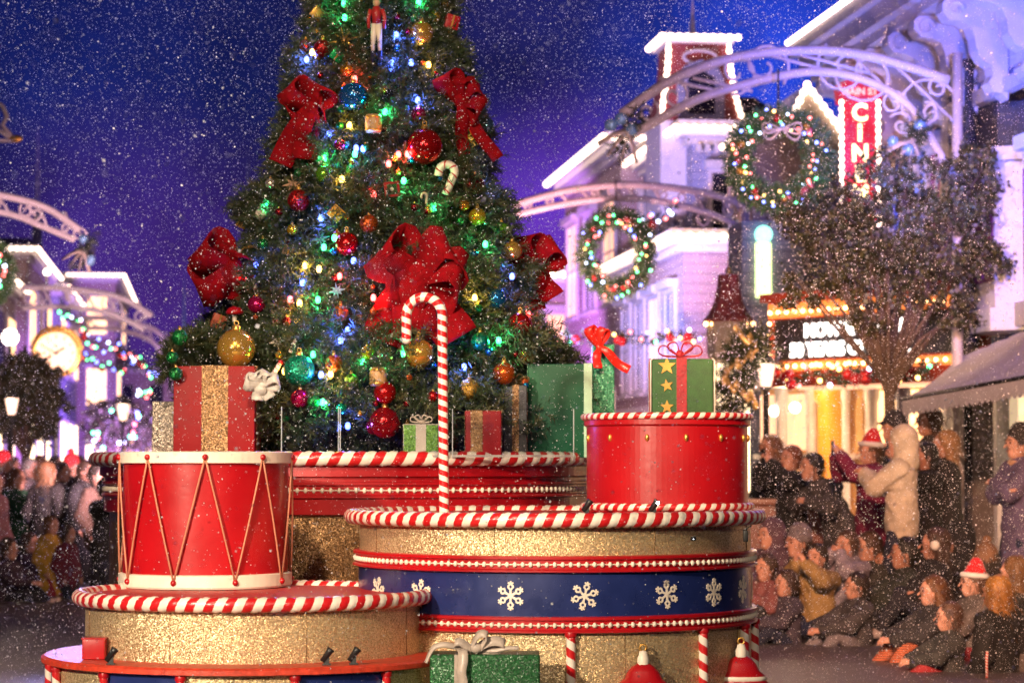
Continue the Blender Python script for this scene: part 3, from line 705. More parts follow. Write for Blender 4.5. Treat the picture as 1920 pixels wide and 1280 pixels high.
# side boughs sweeping out at the left foot and right foot
def garland_needles(pts, rad, n, seed, nl=.05, nw=.0035, spray=18):
    rng = np.random.default_rng(seed); pts = np.array([tuple(p) for p in pts]); seg = np.linalg.norm(np.diff(pts, axis=0), axis=1); cum = np.concatenate([[0], np.cumsum(seg)])
    u = rng.random(n)*cum[-1]; i = np.clip(np.searchsorted(cum, u)-1, 0, len(seg)-1); f = ((u-cum[i])/seg[i])[:, None]
    c = pts[i]*(1-f)+pts[i+1]*f
    d = rng.normal(0, 1, (n, 3)); d /= np.linalg.norm(d, axis=1)[:, None]
    org = c+d*rad*.35*rng.random((n, 1))
    k = spray; t = np.linspace(.1, 1, k)[None, :, None]
    p0 = org[:, None, :]+d[:, None, :]*t*rad*.75
    rnd = rng.normal(0, 1, (n, k, 3)); nd = rnd*.5+d[:, None, :]; nd /= np.linalg.norm(nd, axis=2, keepdims=True)
    wv = np.cross(nd, rng.normal(0, 1, (n, k, 3))); wv /= np.linalg.norm(wv, axis=2, keepdims=True)
    L = nl*(.7+.6*rng.random((n, k, 1)))
    a = p0-wv*nw; b = p0+wv*nw; cc = p0+nd*L+wv*nw*.3; e = p0+nd*L-wv*nw*.3
    V = np.stack([a, b, cc, e], 2).reshape(-1, 3); Q = np.arange(len(V)).reshape(-1, 4)
    return V, Q, np.repeat(rng.integers(0, len(mfol), n), k)
gl = [P(318, 700, 14.3), P(326, 662, 14.35), P(355, 640, 14.5), P(410, 640, 14.6), P(470, 655, 14.6), P(505, 670, 14.6)]
t = thing('fir_garland', 'thick fir bough trailing over the tall red gift box left of the tree', 'garland', gl[3])
V, Q, mi = garland_needles(gl, .10, 380, 5); npmesh('foliage', V-np.array(gl[3]), Q, mfol, t, False, mi)
b = MB(); b.tube([p-gl[3] for p in gl], .012, 8); b.build('stem', mat('bark', (.06, .035, .02), .8), t)
# ---- baubles
COL = {'red': (.52, .010, .012), 'magenta': (.50, .012, .10), 'gold': (.80, .44, .08), 'orange': (.72, .13, .02), 'blue': (.02, .16, .45), 'lime': (.20, .55, .04), 'teal': (.01, .38, .22), 'green': (.015, .30, .07),
       'yellow': (.70, .45, .03), 'lightblue': (.25, .45, .52), 'amber': (.75, .34, .04), 'dkred': (.28, .01, .02), 'cream': (.7, .6, .5)}
def bauble(kind, px, py, r, label, out=.03, glit=False, sq=1.0):
    c = tree_pt(px, py, out) if px > 345 else P(px, py, 14.15); rr = r*c.y/F
    t = thing('bauble', label, 'bauble', c, group='baubles on the tree')
    b = MB(); b.ell((0, 0, 0), (rr, rr, rr*sq), 24, m=16)
    col = COL[kind]
    b.build('ball', glitter(kind+'_glitter', tuple(q*.15 for q in col), col, scale=160, metal=.6) if glit else mat(kind+'_bauble', col, .16, metal=.75, var=.08, scale=12), t)
    b = MB(); b.lathe([(rr*.22, rr*sq*.96), (rr*.22, rr*sq*1.14), (rr*.18, rr*sq*1.18), (0, rr*sq*1.2)], n=12); n = 10
    b.tube([(rr*.12*math.cos(2*math.pi*i/n), 0, rr*sq*1.3+rr*.12*math.sin(2*math.pi*i/n)) for i in range(n)], rr*.03, 6, closed=True); b.build('cap', m_goldp, t)
    return t
BA = [('gold', 790, 62, 19, 'gold bauble near the tree top, right of the blue lights', 0), ('red', 573, 86, 10, 'small orange-red bauble at the left edge near the tree top', 0), ('red', 605, 92, 15, 'crinkled red bauble beside the gold star near the tree top', 1),
 ('amber', 650, 131, 11, 'small amber bauble under the green gem near the tree top', 0), ('blue', 662, 181, 23, 'large blue bauble between the two upper bows', 0), ('magenta', 785, 216, 13, 'magenta bauble left of the upper right bow', 0),
 ('lightblue', 911, 236, 14, 'pale blue bauble sticking out beyond the upper right bow', 0), ('magenta', 638, 272, 10, 'small magenta bauble right of the upper left bow tail', 0), ('red', 796, 275, 29, 'largest glossy red bauble, above the white candy cane ornament', 0),
 ('lime', 608, 328, 15, 'lime green bauble left of the amber light', 0), ('red', 560, 376, 18, 'red sequinned bauble on the left flank of the tree', 1), ('cream', 507, 345, 9, 'small cream bauble on the left edge of the tree', 0),
 ('yellow', 548, 431, 9, 'small yellow bauble below the red sequinned one', 0), ('orange', 692, 420, 15, 'orange bauble at the tip of the centre bow', 1), ('red', 650, 457, 19, 'glossy red bauble left of the centre bow', 0),
 ('green', 493, 459, 10, 'bright green glass bauble beside the gold trumpet', 0), ('magenta', 481, 571, 14, 'magenta bauble low on the left of the tree', 0), ('dkred', 520, 603, 8, 'tiny dark red bauble, left of a close pair', 0), ('dkred', 538, 603, 8, 'tiny dark red bauble, right of a close pair', 0),
 ('orange', 638, 587, 13, 'orange glitter bauble above the low blue light', 1), ('gold', 443, 653, 31, 'very large amber gold bauble above the tall red gift', 0), ('green', 337, 633, 13, 'green bauble topmost of three on the trailing fir bough', 1),
 ('green', 323, 670, 10, 'green bauble in the middle of three on the trailing fir bough', 1), ('green', 330, 701, 11, 'green bauble lowest of three on the trailing fir bough', 1), ('teal', 561, 694, 25, 'large teal bauble low in the middle of the tree', 1),
 ('orange', 626, 681, 14, 'orange bauble just above the warm gold light', 1), ('yellow', 688, 662, 12, 'yellow bauble right of the low orange one', 0), ('lime', 659, 713, 11, 'small lime glitter bauble near the tree foot', 1),
 ('gold', 785, 663, 24, 'gold bauble beside the tall candy cane', 0), ('red', 722, 736, 18, 'glossy red bauble hanging under the gold barrel', 0), ('magenta', 562, 747, 15, 'magenta bauble at the foot of the tree', 0), ('green', 588, 752, 10, 'small green bauble touching the lowest magenta one', 1),
 ('teal', 640, 766, 9, 'small teal bauble at the bottom fringe of the tree', 0), ('red', 812, 743, 9, 'small red bauble left of the tall candy cane, near the deck', 0), ('red', 722, 792, 25, 'large red bauble seen through the clear screen', 0), ('dkred', 700, 800, 12, 'dark red bauble left of the large red one behind the clear screen', 0),
 ('yellow', 895, 406, 14, 'yellow bauble on the right flank of the tree', 0), ('amber', 870, 385, 9, 'small amber bauble left of the dark red one on the right flank', 0), ('dkred', 890, 346, 17, 'dark red bauble high on the right flank', 1),
 ('yellow', 815, 32, 9, 'small yellow bauble right of the tree top nutcracker', 1), ('gold', 960, 470, 16, 'gold bauble at the right edge of the tree, mid height', 0), ('blue', 930, 560, 17, 'blue bauble right of the centre bow tails', 0), ('red', 975, 610, 20, 'red bauble low on the right side of the tree', 0),
 ('teal', 900, 640, 15, 'teal glitter bauble right of the tall candy cane', 1), ('orange', 945, 700, 18, 'orange bauble above the right hand screen', 0), ('magenta', 1000, 540, 13, 'magenta bauble at the far right edge of the tree', 0), ('gold', 880, 730, 17, 'gold glitter bauble at the foot right of the candy cane', 1),
 ('lime', 940, 430, 12, 'lime bauble on the right flank under the dark red one', 0), ('red', 915, 505, 12, 'red glitter bauble close to the right of the centre bow', 1), ('amber', 985, 665, 12, 'small amber bauble at the right edge near the gifts', 0), ('blue', 905, 780, 14, 'blue bauble behind the right hand screen', 0)]
for k, px, py, r, lb, g_ in BA: bauble(k, px, py, r*1.18, lb, .04 if r < 20 else (.07 if r < 30 else .24), bool(g_))
# ---- glowing bulbs on the tree
LC = {'blue': (.06, .12, 1), 'green': (.03, 1, .28), 'amber': (1, .55, .08), 'red': (1, .06, .05), 'violet': (.35, .2, 1)}
def tbulb(kind, px, py, label, k=1.0, group='lit bulbs on the tree'):
    c = tree_pt(px, py, .035); t = thing('light_bulb', label, 'light', c, group=group)
    col = LC[kind]; w = tuple(.04+.96*q for q in col)
    b = MB(); b.lathe([(0, .030), (.012, .024), (.017, .006), (.014, -.008), (.009, -.014)], n=10); b.build('bulb', emis(kind+'_glow', w, 5 if kind == 'green' else 7), t)
    b = MB(); b.lathe([(.007, -.011), (.007, -.026), (0, -.027)], n=10); b.build('socket', m_black, t)
    l = bpy.data.lights.new('bulb_glow', 'POINT'); l.color = col; l.energy = (3.2 if kind == 'blue' else 2.2)*k; l.shadow_soft_size = .02
    o = bpy.data.objects.new('bulb_glow', l); C.objects.link(o); o.parent = t; o.location = (0, -.028, .0)
TL = [('green', 645, 9, 'green bulb glowing at the very top left of the tree', 1.5), ('blue', 743, 68, 'blue bulb right of the nutcracker body', 2), ('blue', 735, 121, 'blue bulb by the nutcracker boots', 2), ('blue', 575, 114, 'blue bulb at the left edge above the upper left bow', 1.6),
 ('red', 665, 150, 'red bulb above the large blue bauble', 1), ('blue', 783, 190, 'blue bulb right above the magenta bauble by the upper right bow', 1.4), ('green', 722, 212, 'green bulb above the gold barrel', 1.6), ('amber', 655, 237, 'amber bulb left of the gold barrel', 1),
 ('blue', 617, 254, 'blue bulb right of the upper left bow tail', 1.1), ('blue', 681, 281, 'blue bulb below the gold barrel', 1.3), ('red', 764, 291, 'red bulb at the left of the largest red bauble', 1.2), ('green', 608, 299, 'green bulb above the lime bauble', 1.2), ('amber', 641, 338, 'amber bulb right of the lime bauble', 1),
 ('green', 757, 341, 'green bulb right of the red square frame', 1.6), ('blue', 602, 411, 'blue bulb left of the yellow square', 2), ('green', 815, 391, 'green bulb left of the tree right flank', 1.1), ('blue', 663, 491, 'blue bulb below the red bauble left of the centre bow', 1), ('amber', 572, 500, 'amber bulb in the middle left of the tree', 1),
 ('blue', 567, 532, 'blue bulb just under the middle left amber bulb', 1.4), ('red', 457, 522, 'red bulb near the lower left bow', 1), ('green', 596, 564, 'green bulb above the low orange bauble', 1.4), ('blue', 652, 621, 'blue bulb low in the middle, strongest glow', 3), ('amber', 620, 703, 'warm gold bulb under the low orange bauble', 1.1),
 ('green', 757, 665, 'green bulb left of the gold bauble by the candy cane', 1.3), ('blue', 652, 800, 'blue bulb behind the left hand clear screen', 1.6), ('blue', 905, 349, 'blue bulb at the right flank by the dark red bauble', .9), ('green', 500, 385, 'green bulb at the left edge by the snowman', .8), ('violet', 850, 155, 'violet bulb inside the upper right bow', .8),
 ('green', 605, 756, 'green bulb at the tree foot', 1), ('blue', 960, 520, 'blue bulb on the right side of the tree at mid height', 1.3), ('green', 935, 640, 'green bulb low on the right side of the tree', 1.3), ('red', 990, 590, 'red bulb at the right edge of the tree', 1), ('amber', 890, 560, 'amber bulb right of the centre bow', 1), ('blue', 870, 690, 'blue bulb near the deck right of the candy cane', 1.4), ('green', 910, 460, 'green bulb on the right flank at mid height', 1.1), ('red', 700, 560, 'red bulb between the centre bow tail and the blue glow', .7),
 ('blue', 480, 500, 'blue bulb on the left flank above the magenta bauble', .6), ('green', 785, 6, 'green bulb at the very top right of the tree', 1.2)]
for a in TL: tbulb(*a[:3], a[3], a[4])
rs = random.Random(8)
for kind, lb, nn_, rr_ in (('dkred', 'tiny dark red bauble tucked among the fir needles', 26, 6), ('gold', 'tiny gold bauble tucked among the fir needles', 26, 6), ('green', 'tiny green glitter bauble tucked among the fir needles', 18, 7), ('blue', 'tiny blue bauble tucked among the fir needles', 16, 7), ('orange', 'tiny orange bauble tucked among the fir needles', 14, 6), ('cream', 'tiny cream bauble tucked among the fir needles', 14, 5)):
    for k in range(nn_):
        py = rs.uniform(-20, 800)**1.0 if True else 0; hw = np.interp(py, [0, 300, 500, 650, 800], [135, 200, 260, 340, 330]); px = 712+rs.uniform(-.96, .96)*hw
        if px < 350: px = 380
        t = bauble(kind, px, py, rr_*rs.uniform(.8, 1.3), lb, .03, kind in ('green', 'orange')); t['group'] = lb.replace('bauble', 'baubles')
for kind, lb, nn_ in (('blue', 'small dim blue bulb deep in the fir branches', 5), ('green', 'small dim green bulb deep in the fir branches', 8), ('red', 'small dim red bulb deep in the fir branches', 7), ('amber', 'small dim amber bulb deep in the fir branches', 8)):
    for k in range(nn_):
        py = rs.uniform(10, 790); hw = np.interp(py, [0, 300, 500, 650, 800], [125, 190, 245, 320, 310]); px = 712+rs.uniform(-.93, .93)*hw
        tbulb(kind, px, py, lb, .4, lb.replace('bulb', 'bulbs'))
# ---- bows
def big_bow(px, py, s, label, dirs, tails, w, **k):
    c = tree_pt(px, py, .10); return bow('velvet_bow', label, 'bow', c, s, m_velvet, dirs=dirs, tails=tails, w=w, group='red velvet bows on the tree', **k)
big_bow(584, 205, .17, 'red velvet bow on the upper left of the tree with long tails', ((132, 1.15), (62, .9), (205, .8), (10, .45)), ((240, 2.3), (262, 1.9)), .15, depth=.1)
big_bow(862, 190, .17, 'red velvet bow on the upper right of the tree with thin curling tails', ((118, 1.1), (28, .85), (-30, .9), (75, .8)), ((275, 2.0), (-58, 2.6)), .13, depth=.08, tailw=.08)
big_bow(440, 505, .21, 'red velvet bow jutting from the lower left edge of the tree', ((140, 1.2), (205, 1.25), (60, .5)), ((250, .9),), .20, depth=.08)
big_bow(785, 515, .24, 'very large red velvet bow at the centre of the tree, behind the candy cane', ((140, 1.12), (190, .85), (30, 1.05), (-12, 1.1)), ((240, 1.9), (300, 1.9), (265, 1.7)), .26, depth=.16)
big_bow(1000, 500, .2, 'red velvet bow on the lower right edge of the tree', ((100, 1.0), (35, 1.0), (150, .9)), ((270, 1.4), (300, 1.2)), .15, depth=.08)
# ---- other ornaments
def orn(name, label, cat, px, py, out=.06, rz=0): 
    c = tree_pt(px, py, out); t = thing(name, label, cat, c, rz); return t, c
# nutcracker / toy soldier
t, c = orn('soldier_ornament', 'wooden toy soldier ornament in red coat and pale trousers near the tree top', 'ornament', 706, 60, .09)
sc_ = .0034
b = MB(); b.tube([(0, 0, .155), (.0, 0, .11), (0, 0, .05)], [.030, .038, .032], 16, flat=.8); b.build('coat', mat('soldier_red', (.38, .02, .02), .45), t)
for sx in (-1, 1):
    b = MB(); b.tube([(sx*.036, 0, .14), (sx*.05, 0, .09), (sx*.048, -.01, .02)], [.014, .013, .010], 10); b.build('arm', mat('soldier_red', (.38, .02, .02), .45), t)
    b = MB(); b.tube([(sx*.014, 0, .05), (sx*.018, 0, -.02), (sx*.022, 0, -.12)], [.02, .018, .012], 12); b.build('trouser_leg', m_cream, t)
    b = MB(); b.tube([(sx*.022, 0, -.12), (sx*.023, 0, -.17), (sx*.024, -.012, -.182)], [.014, .013, .010], 12); b.build('boot', mat('boot_blue', (.02, .02, .06), .4), t)
b = MB(); b.ell((0, 0, .185), (.024, .022, .028), 16); b.build('head', mat('painted_face', (.6, .35, .22), .5), t)
b = MB(); b.lathe([(.026, .195), (.027, .25), (.02, .255), (0, .255)], n=16); b.build('hat', m_black, t)
# barrels
for px, py, s, lb in ((700, 232, 1, 'wooden barrel ornament with twine, in the middle of the upper tree'), (709, 706, 1.1, 'gold barrel ornament above the low red bauble')):
    t, c = orn('barrel_ornament', lb, 'ornament', px, py)
    b = MB(); b.lathe([(0, -.055), (.045, -.055), (.052, -.02), (.052, .02), (.045, .055), (0, .052)], n=20); b.build('barrel', mat('barrel_wood', (.42, .24, .10), .5, var=.4, scale=50), t)
    for z in (-.04, .04):
        b = MB(); b.lathe([(.05, z-.006), (.055, z), (.05, z+.006)], n=20); b.build('hoop', m_goldp, t)
# stars
def star_orn(px, py, r, m, label, six=8):
    t, c = orn('star_ornament', label, 'ornament', px, py)
    for k in range(six):
        a = 2*math.pi*k/six+.2; rr = r*(1 if k % 2 == 0 else .7); d = Vector((math.cos(a), -.2, math.sin(a)))
        b = MB(); b.tube([d*0, d*rr*.4, d*rr], [.006, .010, .002], 6, flat=.5); b.build('ray', m, t)
    b = MB(); b.ell((0, 0, 0), .014, 10); b.build('centre', m, t)
star_orn(645, 76, .095, m_goldp, 'gold starburst ornament near the top left of the tree')
star_orn(600, 447, .06, mat('star_navy', (.03, .05, .14), .4), 'dark blue star ornament under the blue bulb, left middle')
star_orn(520, 640, .05, m_cream, 'small cream star ornament low on the left of the tree')
star_orn(632, 545, .05, mat('ice_blue', (.2, .35, .5), .3), 'pale blue star ornament in the middle of the tree')
star_orn(550, 345, .07, mat('wood_figure', (.42, .25, .15), .6), 'brown wooden star ornament on the left above the red sequinned bauble')
# little boxes / frames
def box_orn(px, py, s, m, label, rot=0, frame=False, name='parcel_ornament'):
    t, c = orn(name, label, 'ornament', px, py); b = MB(); b.xf = Matrix.Rotation(R(rot), 4, 'Y') @ Matrix.Rotation(R(18), 4, 'Z')
    if frame:
        w = s*.28
        for q in (((-s, -.01, -s), (s, .01, -s+w)), ((-s, -.01, s-w), (s, .01, s)), ((-s, -.01, -s+w), (-s+w, .01, s-w)), ((s-w, -.01, -s+w), (s, .01, s-w))): b.box(*q)
        b.build('frame', m, t); b = MB(); b.ell((0, -.005, 0), s*.25, 10); b.build('centre_bead', m_cream, t)
    else:
        b.rbox((-s, -s*.5, -s), (s, s*.5, s), s*.12); b.build('box', m, t)
        b = MB(); b.xf = Matrix.Rotation(R(rot), 4, 'Y') @ Matrix.Rotation(R(18), 4, 'Z'); b.box((-s*.12, -s*.53, -s*1.01), (s*.12, -s*.51, s*1.01)); b.build('ribbon', m_goldp, t)
m_yel = mat('yellow_card', (.72, .36, .03), .5)
box_orn(630, 400, .042, m_yel, 'yellow square parcel ornament turned on its corner, centre left', 42)
box_orn(453, 418, .032, m_yel, 'small orange-yellow parcel ornament on the left edge above the lower bow', 25)
box_orn(847, 42, .045, m_red, 'red parcel ornament at the right edge near the tree top', 15)
box_orn(595, 25, .038, m_goldp, 'gold parcel ornament at the left edge near the tree top', 40)
box_orn(632, 103, .040, mat('emerald', (.01, .35, .10), .2, metal=.4), 'emerald green parcel ornament below the gold starburst', 35)
box_orn(735, 355, .046, m_red, 'red square frame ornament left of the green bulb', -8, True, 'frame_ornament')
box_orn(668, 380, .046, mat('dark_green_paint', (.01, .10, .05), .4), 'dark green square frame ornament above the yellow square', 30, True, 'frame_ornament')
box_orn(410, 603, .045, mat('rust_card', (.45, .09, .04), .5), 'rusty orange parcel ornament on the lower left edge', 20)
box_orn(540, 470, .03, mat('wood_figure', (.42, .25, .15), .6), 'small brown wooden parcel ornament in the middle left', 20)
# mushroom
t, c = orn('mushroom_ornament', 'red capped mushroom ornament low on the left edge', 'ornament', 440, 588)
b = MB(); b.lathe([(.014, -.05), (.012, 0)], n=12); b.build('stalk', m_cream, t); b = MB(); b.lathe([(.015, -.005), (.05, -.005), (.056, .01), (.04, .035), (0, .05)], n=20); b.build('cap', m_red, t)
# snowman
t, c = orn('snowman_ornament', 'small white snowman ornament with dark hat on the left edge of the tree', 'ornament', 489, 395)
b = MB(); b.ell((0, 0, -.02), .036, 16); b.build('body', m_cream, t); b = MB(); b.ell((0, 0, .03), .026, 16); b.build('head', m_cream, t); b = MB(); b.lathe([(.034, .045), (.034, .05), (.02, .05), (.02, .08), (0, .08)], n=14); b.build('hat', m_black, t)
b = MB(); b.tube([(0, -.024, .03), (0, -.05, .027)], [.006, .001], 6); b.build('nose', mat('carrot', (.7, .2, .03), .5), t)
# trumpet
t, c = orn('trumpet_ornament', 'gold curled trumpet ornament left of the bright green glass bauble', 'ornament', 470, 470)
b = MB(); b.tube([(-.06, 0, -.05), (-.07, 0, -.01), (-.04, 0, .02), (.02, 0, .03), (.05, 0, .03)], [.008, .008, .008, .012, .028], 12); b.build('horn', m_goldp, t)
b = MB(); b.lathe([(.008, 0), (.013, .004), (.008, .008)], c=(-.06, 0, -.06), n=12); b.build('mouthpiece', m_goldp, t)
# stick ornaments & small canes
def mini_cane(px, py, s, label, m, rot=0, r=.016):
    c = tree_pt(px, py, .07); pts = []
    for i in range(6): pts.append((-.5, 0, .1+.25*i/5))
    for i in range(13): a = math.pi-math.pi*i/12; pts.append((.5*math.cos(a), 0, .4+.5*math.sin(a)))
    for i in range(1, 14): pts.append((.5-.03*i, 0, .4-1.4*i/13))
    M_ = Matrix.Rotation(R(rot), 4, 'Y')
    q = [c+M_ @ (Vector(p)*s) for p in pts][::-1]
    t = thing('candy_cane', label, 'candy cane', c); b = MB(); b.tube([p-c for p in q], r, 12, caps=True); b.build('rod', m, t)
mc2 = stripes('white_cane_red_lines', (.80, .68, .58), (.5, .02, .02), 1, 6, width=.82)
mini_cane(836, 335, .098, 'fat white candy cane ornament with thin red lines, right of the tree middle', mc2, 8, .026)
mini_cane(796, 372, .035, 'small wooden candy cane ornament left of the fat white one', mat('pale_wood', (.5, .38, .26), .5), -10, .008)
mini_cane(600, 300, .03, 'tiny striped candy cane ornament near the lime bauble', mc2, 20, .007)
for px, py, rot, lb in ((555, 638, 25, 'white stick ornament with red rings, low left of the blue glow'), (512, 703, 30, 'white stick ornament with red rings, above the silver bow'), (480, 545, -15, 'white stick ornament above the low magenta bauble')):
    t, c = orn('stick_ornament', lb, 'ornament', px, py); M_ = Matrix.Rotation(R(rot), 4, 'Y')
    b = MB(); b.tube([M_ @ Vector((0, 0, -.08+.16*i/8)) for i in range(9)], .014, 12); b.build('stick', mc2, t)
    b = MB(); b.ell(M_ @ Vector((0, 0, .088)), .016, 10); b.build('tip', m_red, t)
# ================================================================== STREET BUILDINGS (local frame x=lat, y=s)
def bthing(name, label, cat, lat, s, z=0, rz=0, group=None): return thing(name, label, cat, fr(lat, s, z), AL+rz, group)
def stucco(name, c, **k): return mat(name, c, .7, var=.12, scale=2.5, bump=.25, bscale=25, det=6, **k)
def siding(m, pitch=.16, amt=.55):
    n = m.node_tree.nodes; l = m.node_tree.links; t = n.new('ShaderNodeTexCoord'); s = n.new('ShaderNodeSeparateXYZ'); l.new(t.outputs['Object'], s.inputs[0])
    a = n.new('ShaderNodeMath'); a.operation = 'MULTIPLY'; l.new(s.outputs[2], a.inputs[0]); a.inputs[1].default_value = 1/pitch; f = n.new('ShaderNodeMath'); f.operation = 'FRACT'; l.new(a.outputs[0], f.inputs[0])
    r = n.new('ShaderNodeMapRange'); l.new(f.outputs[0], r.inputs[0]); r.inputs[1].default_value = 0; r.inputs[2].default_value = .22; r.inputs[3].default_value = amt; r.inputs[4].default_value = 1
    b = n['Principled BSDF']; src = b.inputs['Base Color'].links[0].from_socket; v = n.new('ShaderNodeVectorMath'); v.operation = 'SCALE'; l.new(src, v.inputs[0]); l.new(r.outputs[0], v.inputs['Scale']); l.new(v.outputs[0], b.inputs['Base Color']); return m
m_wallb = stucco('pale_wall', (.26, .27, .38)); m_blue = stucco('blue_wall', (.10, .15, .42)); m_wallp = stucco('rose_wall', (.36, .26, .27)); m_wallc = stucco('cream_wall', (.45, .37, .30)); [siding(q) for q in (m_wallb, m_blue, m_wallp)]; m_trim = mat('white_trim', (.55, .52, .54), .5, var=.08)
m_bulb = emis('cornice_bulbs', (1, .70, .46), 5); m_bulbw = emis('white_bulbs', (1, .72, .56), 4.5); m_lit = emis('lit_window', (1, .58, .26), 2.4); m_litw = emis('bright_window', (1, .74, .44), 3.4); m_dark = mat('dark_glass', (.02, .02, .04), .12, var=0)
m_litdim = emis('dim_window', (1, .5, .28), 1.3); m_yg = emis('yellow_green_window', (.75, 1, .35), 2.4); m_pur = mat('purple_curtain', (.22, .03, .16), .6, var=.4, scale=20)
m_redroof = mat('red_roof_shingles', (.26, .05, .05), .6, var=.35, scale=14, bump=.4)
m_slate = mat('slate_shingles', (.03, .03, .04), .6, var=.5, scale=30, bump=.6, bscale=30)
def bulbrow(par, p0, p1, r=.045, gap=.14, m=None, strip=True, name='bulb_strip'):
    p0 = Vector(p0); p1 = Vector(p1); d = p1-p0; L = d.length; n = max(2, int(L/gap)); b = MB()
    if strip: b.tube([p0, p1], r*.55, 6)
    for i in range(n+1): b.ell(p0+d*i/n, r, 8, m=5)
    return b.build(name, m or m_bulb, par)
def window(par, x, s0, s1, z0, z1, pane, axis='x', mull=(1, 1), fr_=.07, dep=.06, sill=True, hood=False, fm=None):
    """window in a wall facing -x (axis x) at x, or facing -y (axis y) at y=x spanning lat s0..s1"""
    b = MB()
    def bx(u0, u1, a0, a1, d0, d1):
        if axis == 'x': b.box((x-d1, u0, a0), (x-d0, u1, a1))
        else: b.box((u0, x-d1, a0), (u1, x-d0, a1))
    bx(s0-fr_, s0, z0-fr_, z1+fr_, -.02, dep); bx(s1, s1+fr_, z0-fr_, z1+fr_, -.02, dep); bx(s0, s1, z1, z1+fr_, -.02, dep); bx(s0, s1, z0-fr_, z0, -.02, dep)
    for i in range(1, mull[0]+1): u = s0+(s1-s0)*i/(mull[0]+1); bx(u-.02, u+.02, z0, z1, 0, dep*.6)
    for i in range(1, mull[1]+1): u = z0+(z1-z0)*i/(mull[1]+1); bx(s0, s1, u-.02, u+.02, 0, dep*.55)
    if hood: bx(s0-fr_*2, s1+fr_*2, z1+fr_, z1+fr_+.14, -.02, dep+.12)
    o = b.build('window', fm or m_trim, par)
    b = MB(); bx(s0, s1, z0, z1, -.01, .012); b.build('pane', pane, o)
    if sill: b = MB(); bx(s0-fr_*1.6, s1+fr_*1.6, z0-fr_-.05, z0-fr_-.002, -.02, dep+.08); b.build('sill', fm or m_trim, o)
    return o
def cornice(par, x0, x1, y0, y1, z, h=.45, ov=.25, name='cornice', m=None):
    b = MB()
    b.box((x0-ov*.35, y0-ov*.35, z), (x1+.0, y1+ov*.35, z+h*.35)); b.box((x0-ov*.7, y0-ov*.7, z+h*.352), (x1, y1+ov*.7, z+h*.7)); b.box((x0-ov, y0-ov, z+h*.702), (x1, y1+ov, z+h))
    return b.build(name, m or m_trim, par)
# --- Building A : nearest tall one with scroll brackets. lat 8.7.., s 29.5..35.4
A = bthing('shop_building', 'blue-lit building with a deep white cornice on big scroll brackets, top right', 'building', 0, 0)
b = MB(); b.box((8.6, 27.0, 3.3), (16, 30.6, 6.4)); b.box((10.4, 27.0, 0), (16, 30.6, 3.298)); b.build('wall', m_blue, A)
zc_ = 6.62
b = MB(); b.box((7.85, 18, zc_), (16, 30.9, zc_+.12)); b.box((7.72, 18, zc_+.122), (16, 31.0, zc_+.34)); b.box((7.6, 18, zc_+.342), (16, 31.1, zc_+.50)); b.build('cornice', m_trim, A)
b = MB(); b.box((8.55, 18.2, 5.75), (16.02, 30.65, zc_-.002)); b.build('frieze', m_blue, A); b = MB(); b.box((8.47, 18.2, 5.60), (8.6, 30.7, 5.749)); b.build('lower_moulding', m_trim, A)
bulbrow(A, (7.58, 18.0, zc_+.54), (7.58, 31.05, zc_+.54), .04, .13, m_bulbw)
def bracket(par, y, x=8.54, z1=6.61, s=.84, w=.26):
    prof = []
    # scroll bracket outline in (x,z): big curl under the eave
    P0 = [(0, 0), (-.80, 0), (-.86, -.06), (-.86, -.18), (-.78, -.28), (-.62, -.30), (-.50, -.36), (-.44, -.50), (-.42, -.66), (-.34, -.80), (-.22, -.86), (-.20, -.98), (-.26, -1.08), (-.20, -1.2), (-.08, -1.22), (0, -1.30)]
    poly = [(x+p[0]*s, z1+p[1]*s) for p in P0]
    b = MB(); b.prism(poly, y-w/2, y+w/2)
    b.build('bracket', m_trim, par)
    for sg in (-1, 1):
        b = MB(); q = [(x+(-.70+.12*math.cos(t*.5)*(1-t/16))*s, y+sg*(w/2+.015), z1+(-.15+.12*math.sin(t*.5)*(1-t/16))*s) for t in range(15)]
        b.tube(q, .025, 6); b.build('scroll', m_trim, par)
for k in range(11): bracket(A, 30.4-k*1.05)
for y in [29.875-1.05*k for k in range(10)]:
    b = MB(); b.box((8.51, y-.28, 5.85), (8.548, y+.28, 6.4)); b.box((8.49, y-.2, 5.93), (8.509, y+.2, 6.32)); b.build('frieze_panel', m_trim, A)
for y in (27.5, 28.6, 29.7): window(A, 8.6, y, y+.55, 3.9, 5.3, m_dark if y > 28 else m_pur, mull=(1, 1), hood=True)
b = MB(); b.box((8.45, 26.95, 3.31), (8.6, 30.65, 3.5)); b.build('string_course', m_trim, A)
for y in (27.1, 30.45):
    b = MB(); b.box((8.48, y-.13, 3.51), (8.599, y+.13, 5.74)); b.build('pilaster', m_trim, A)
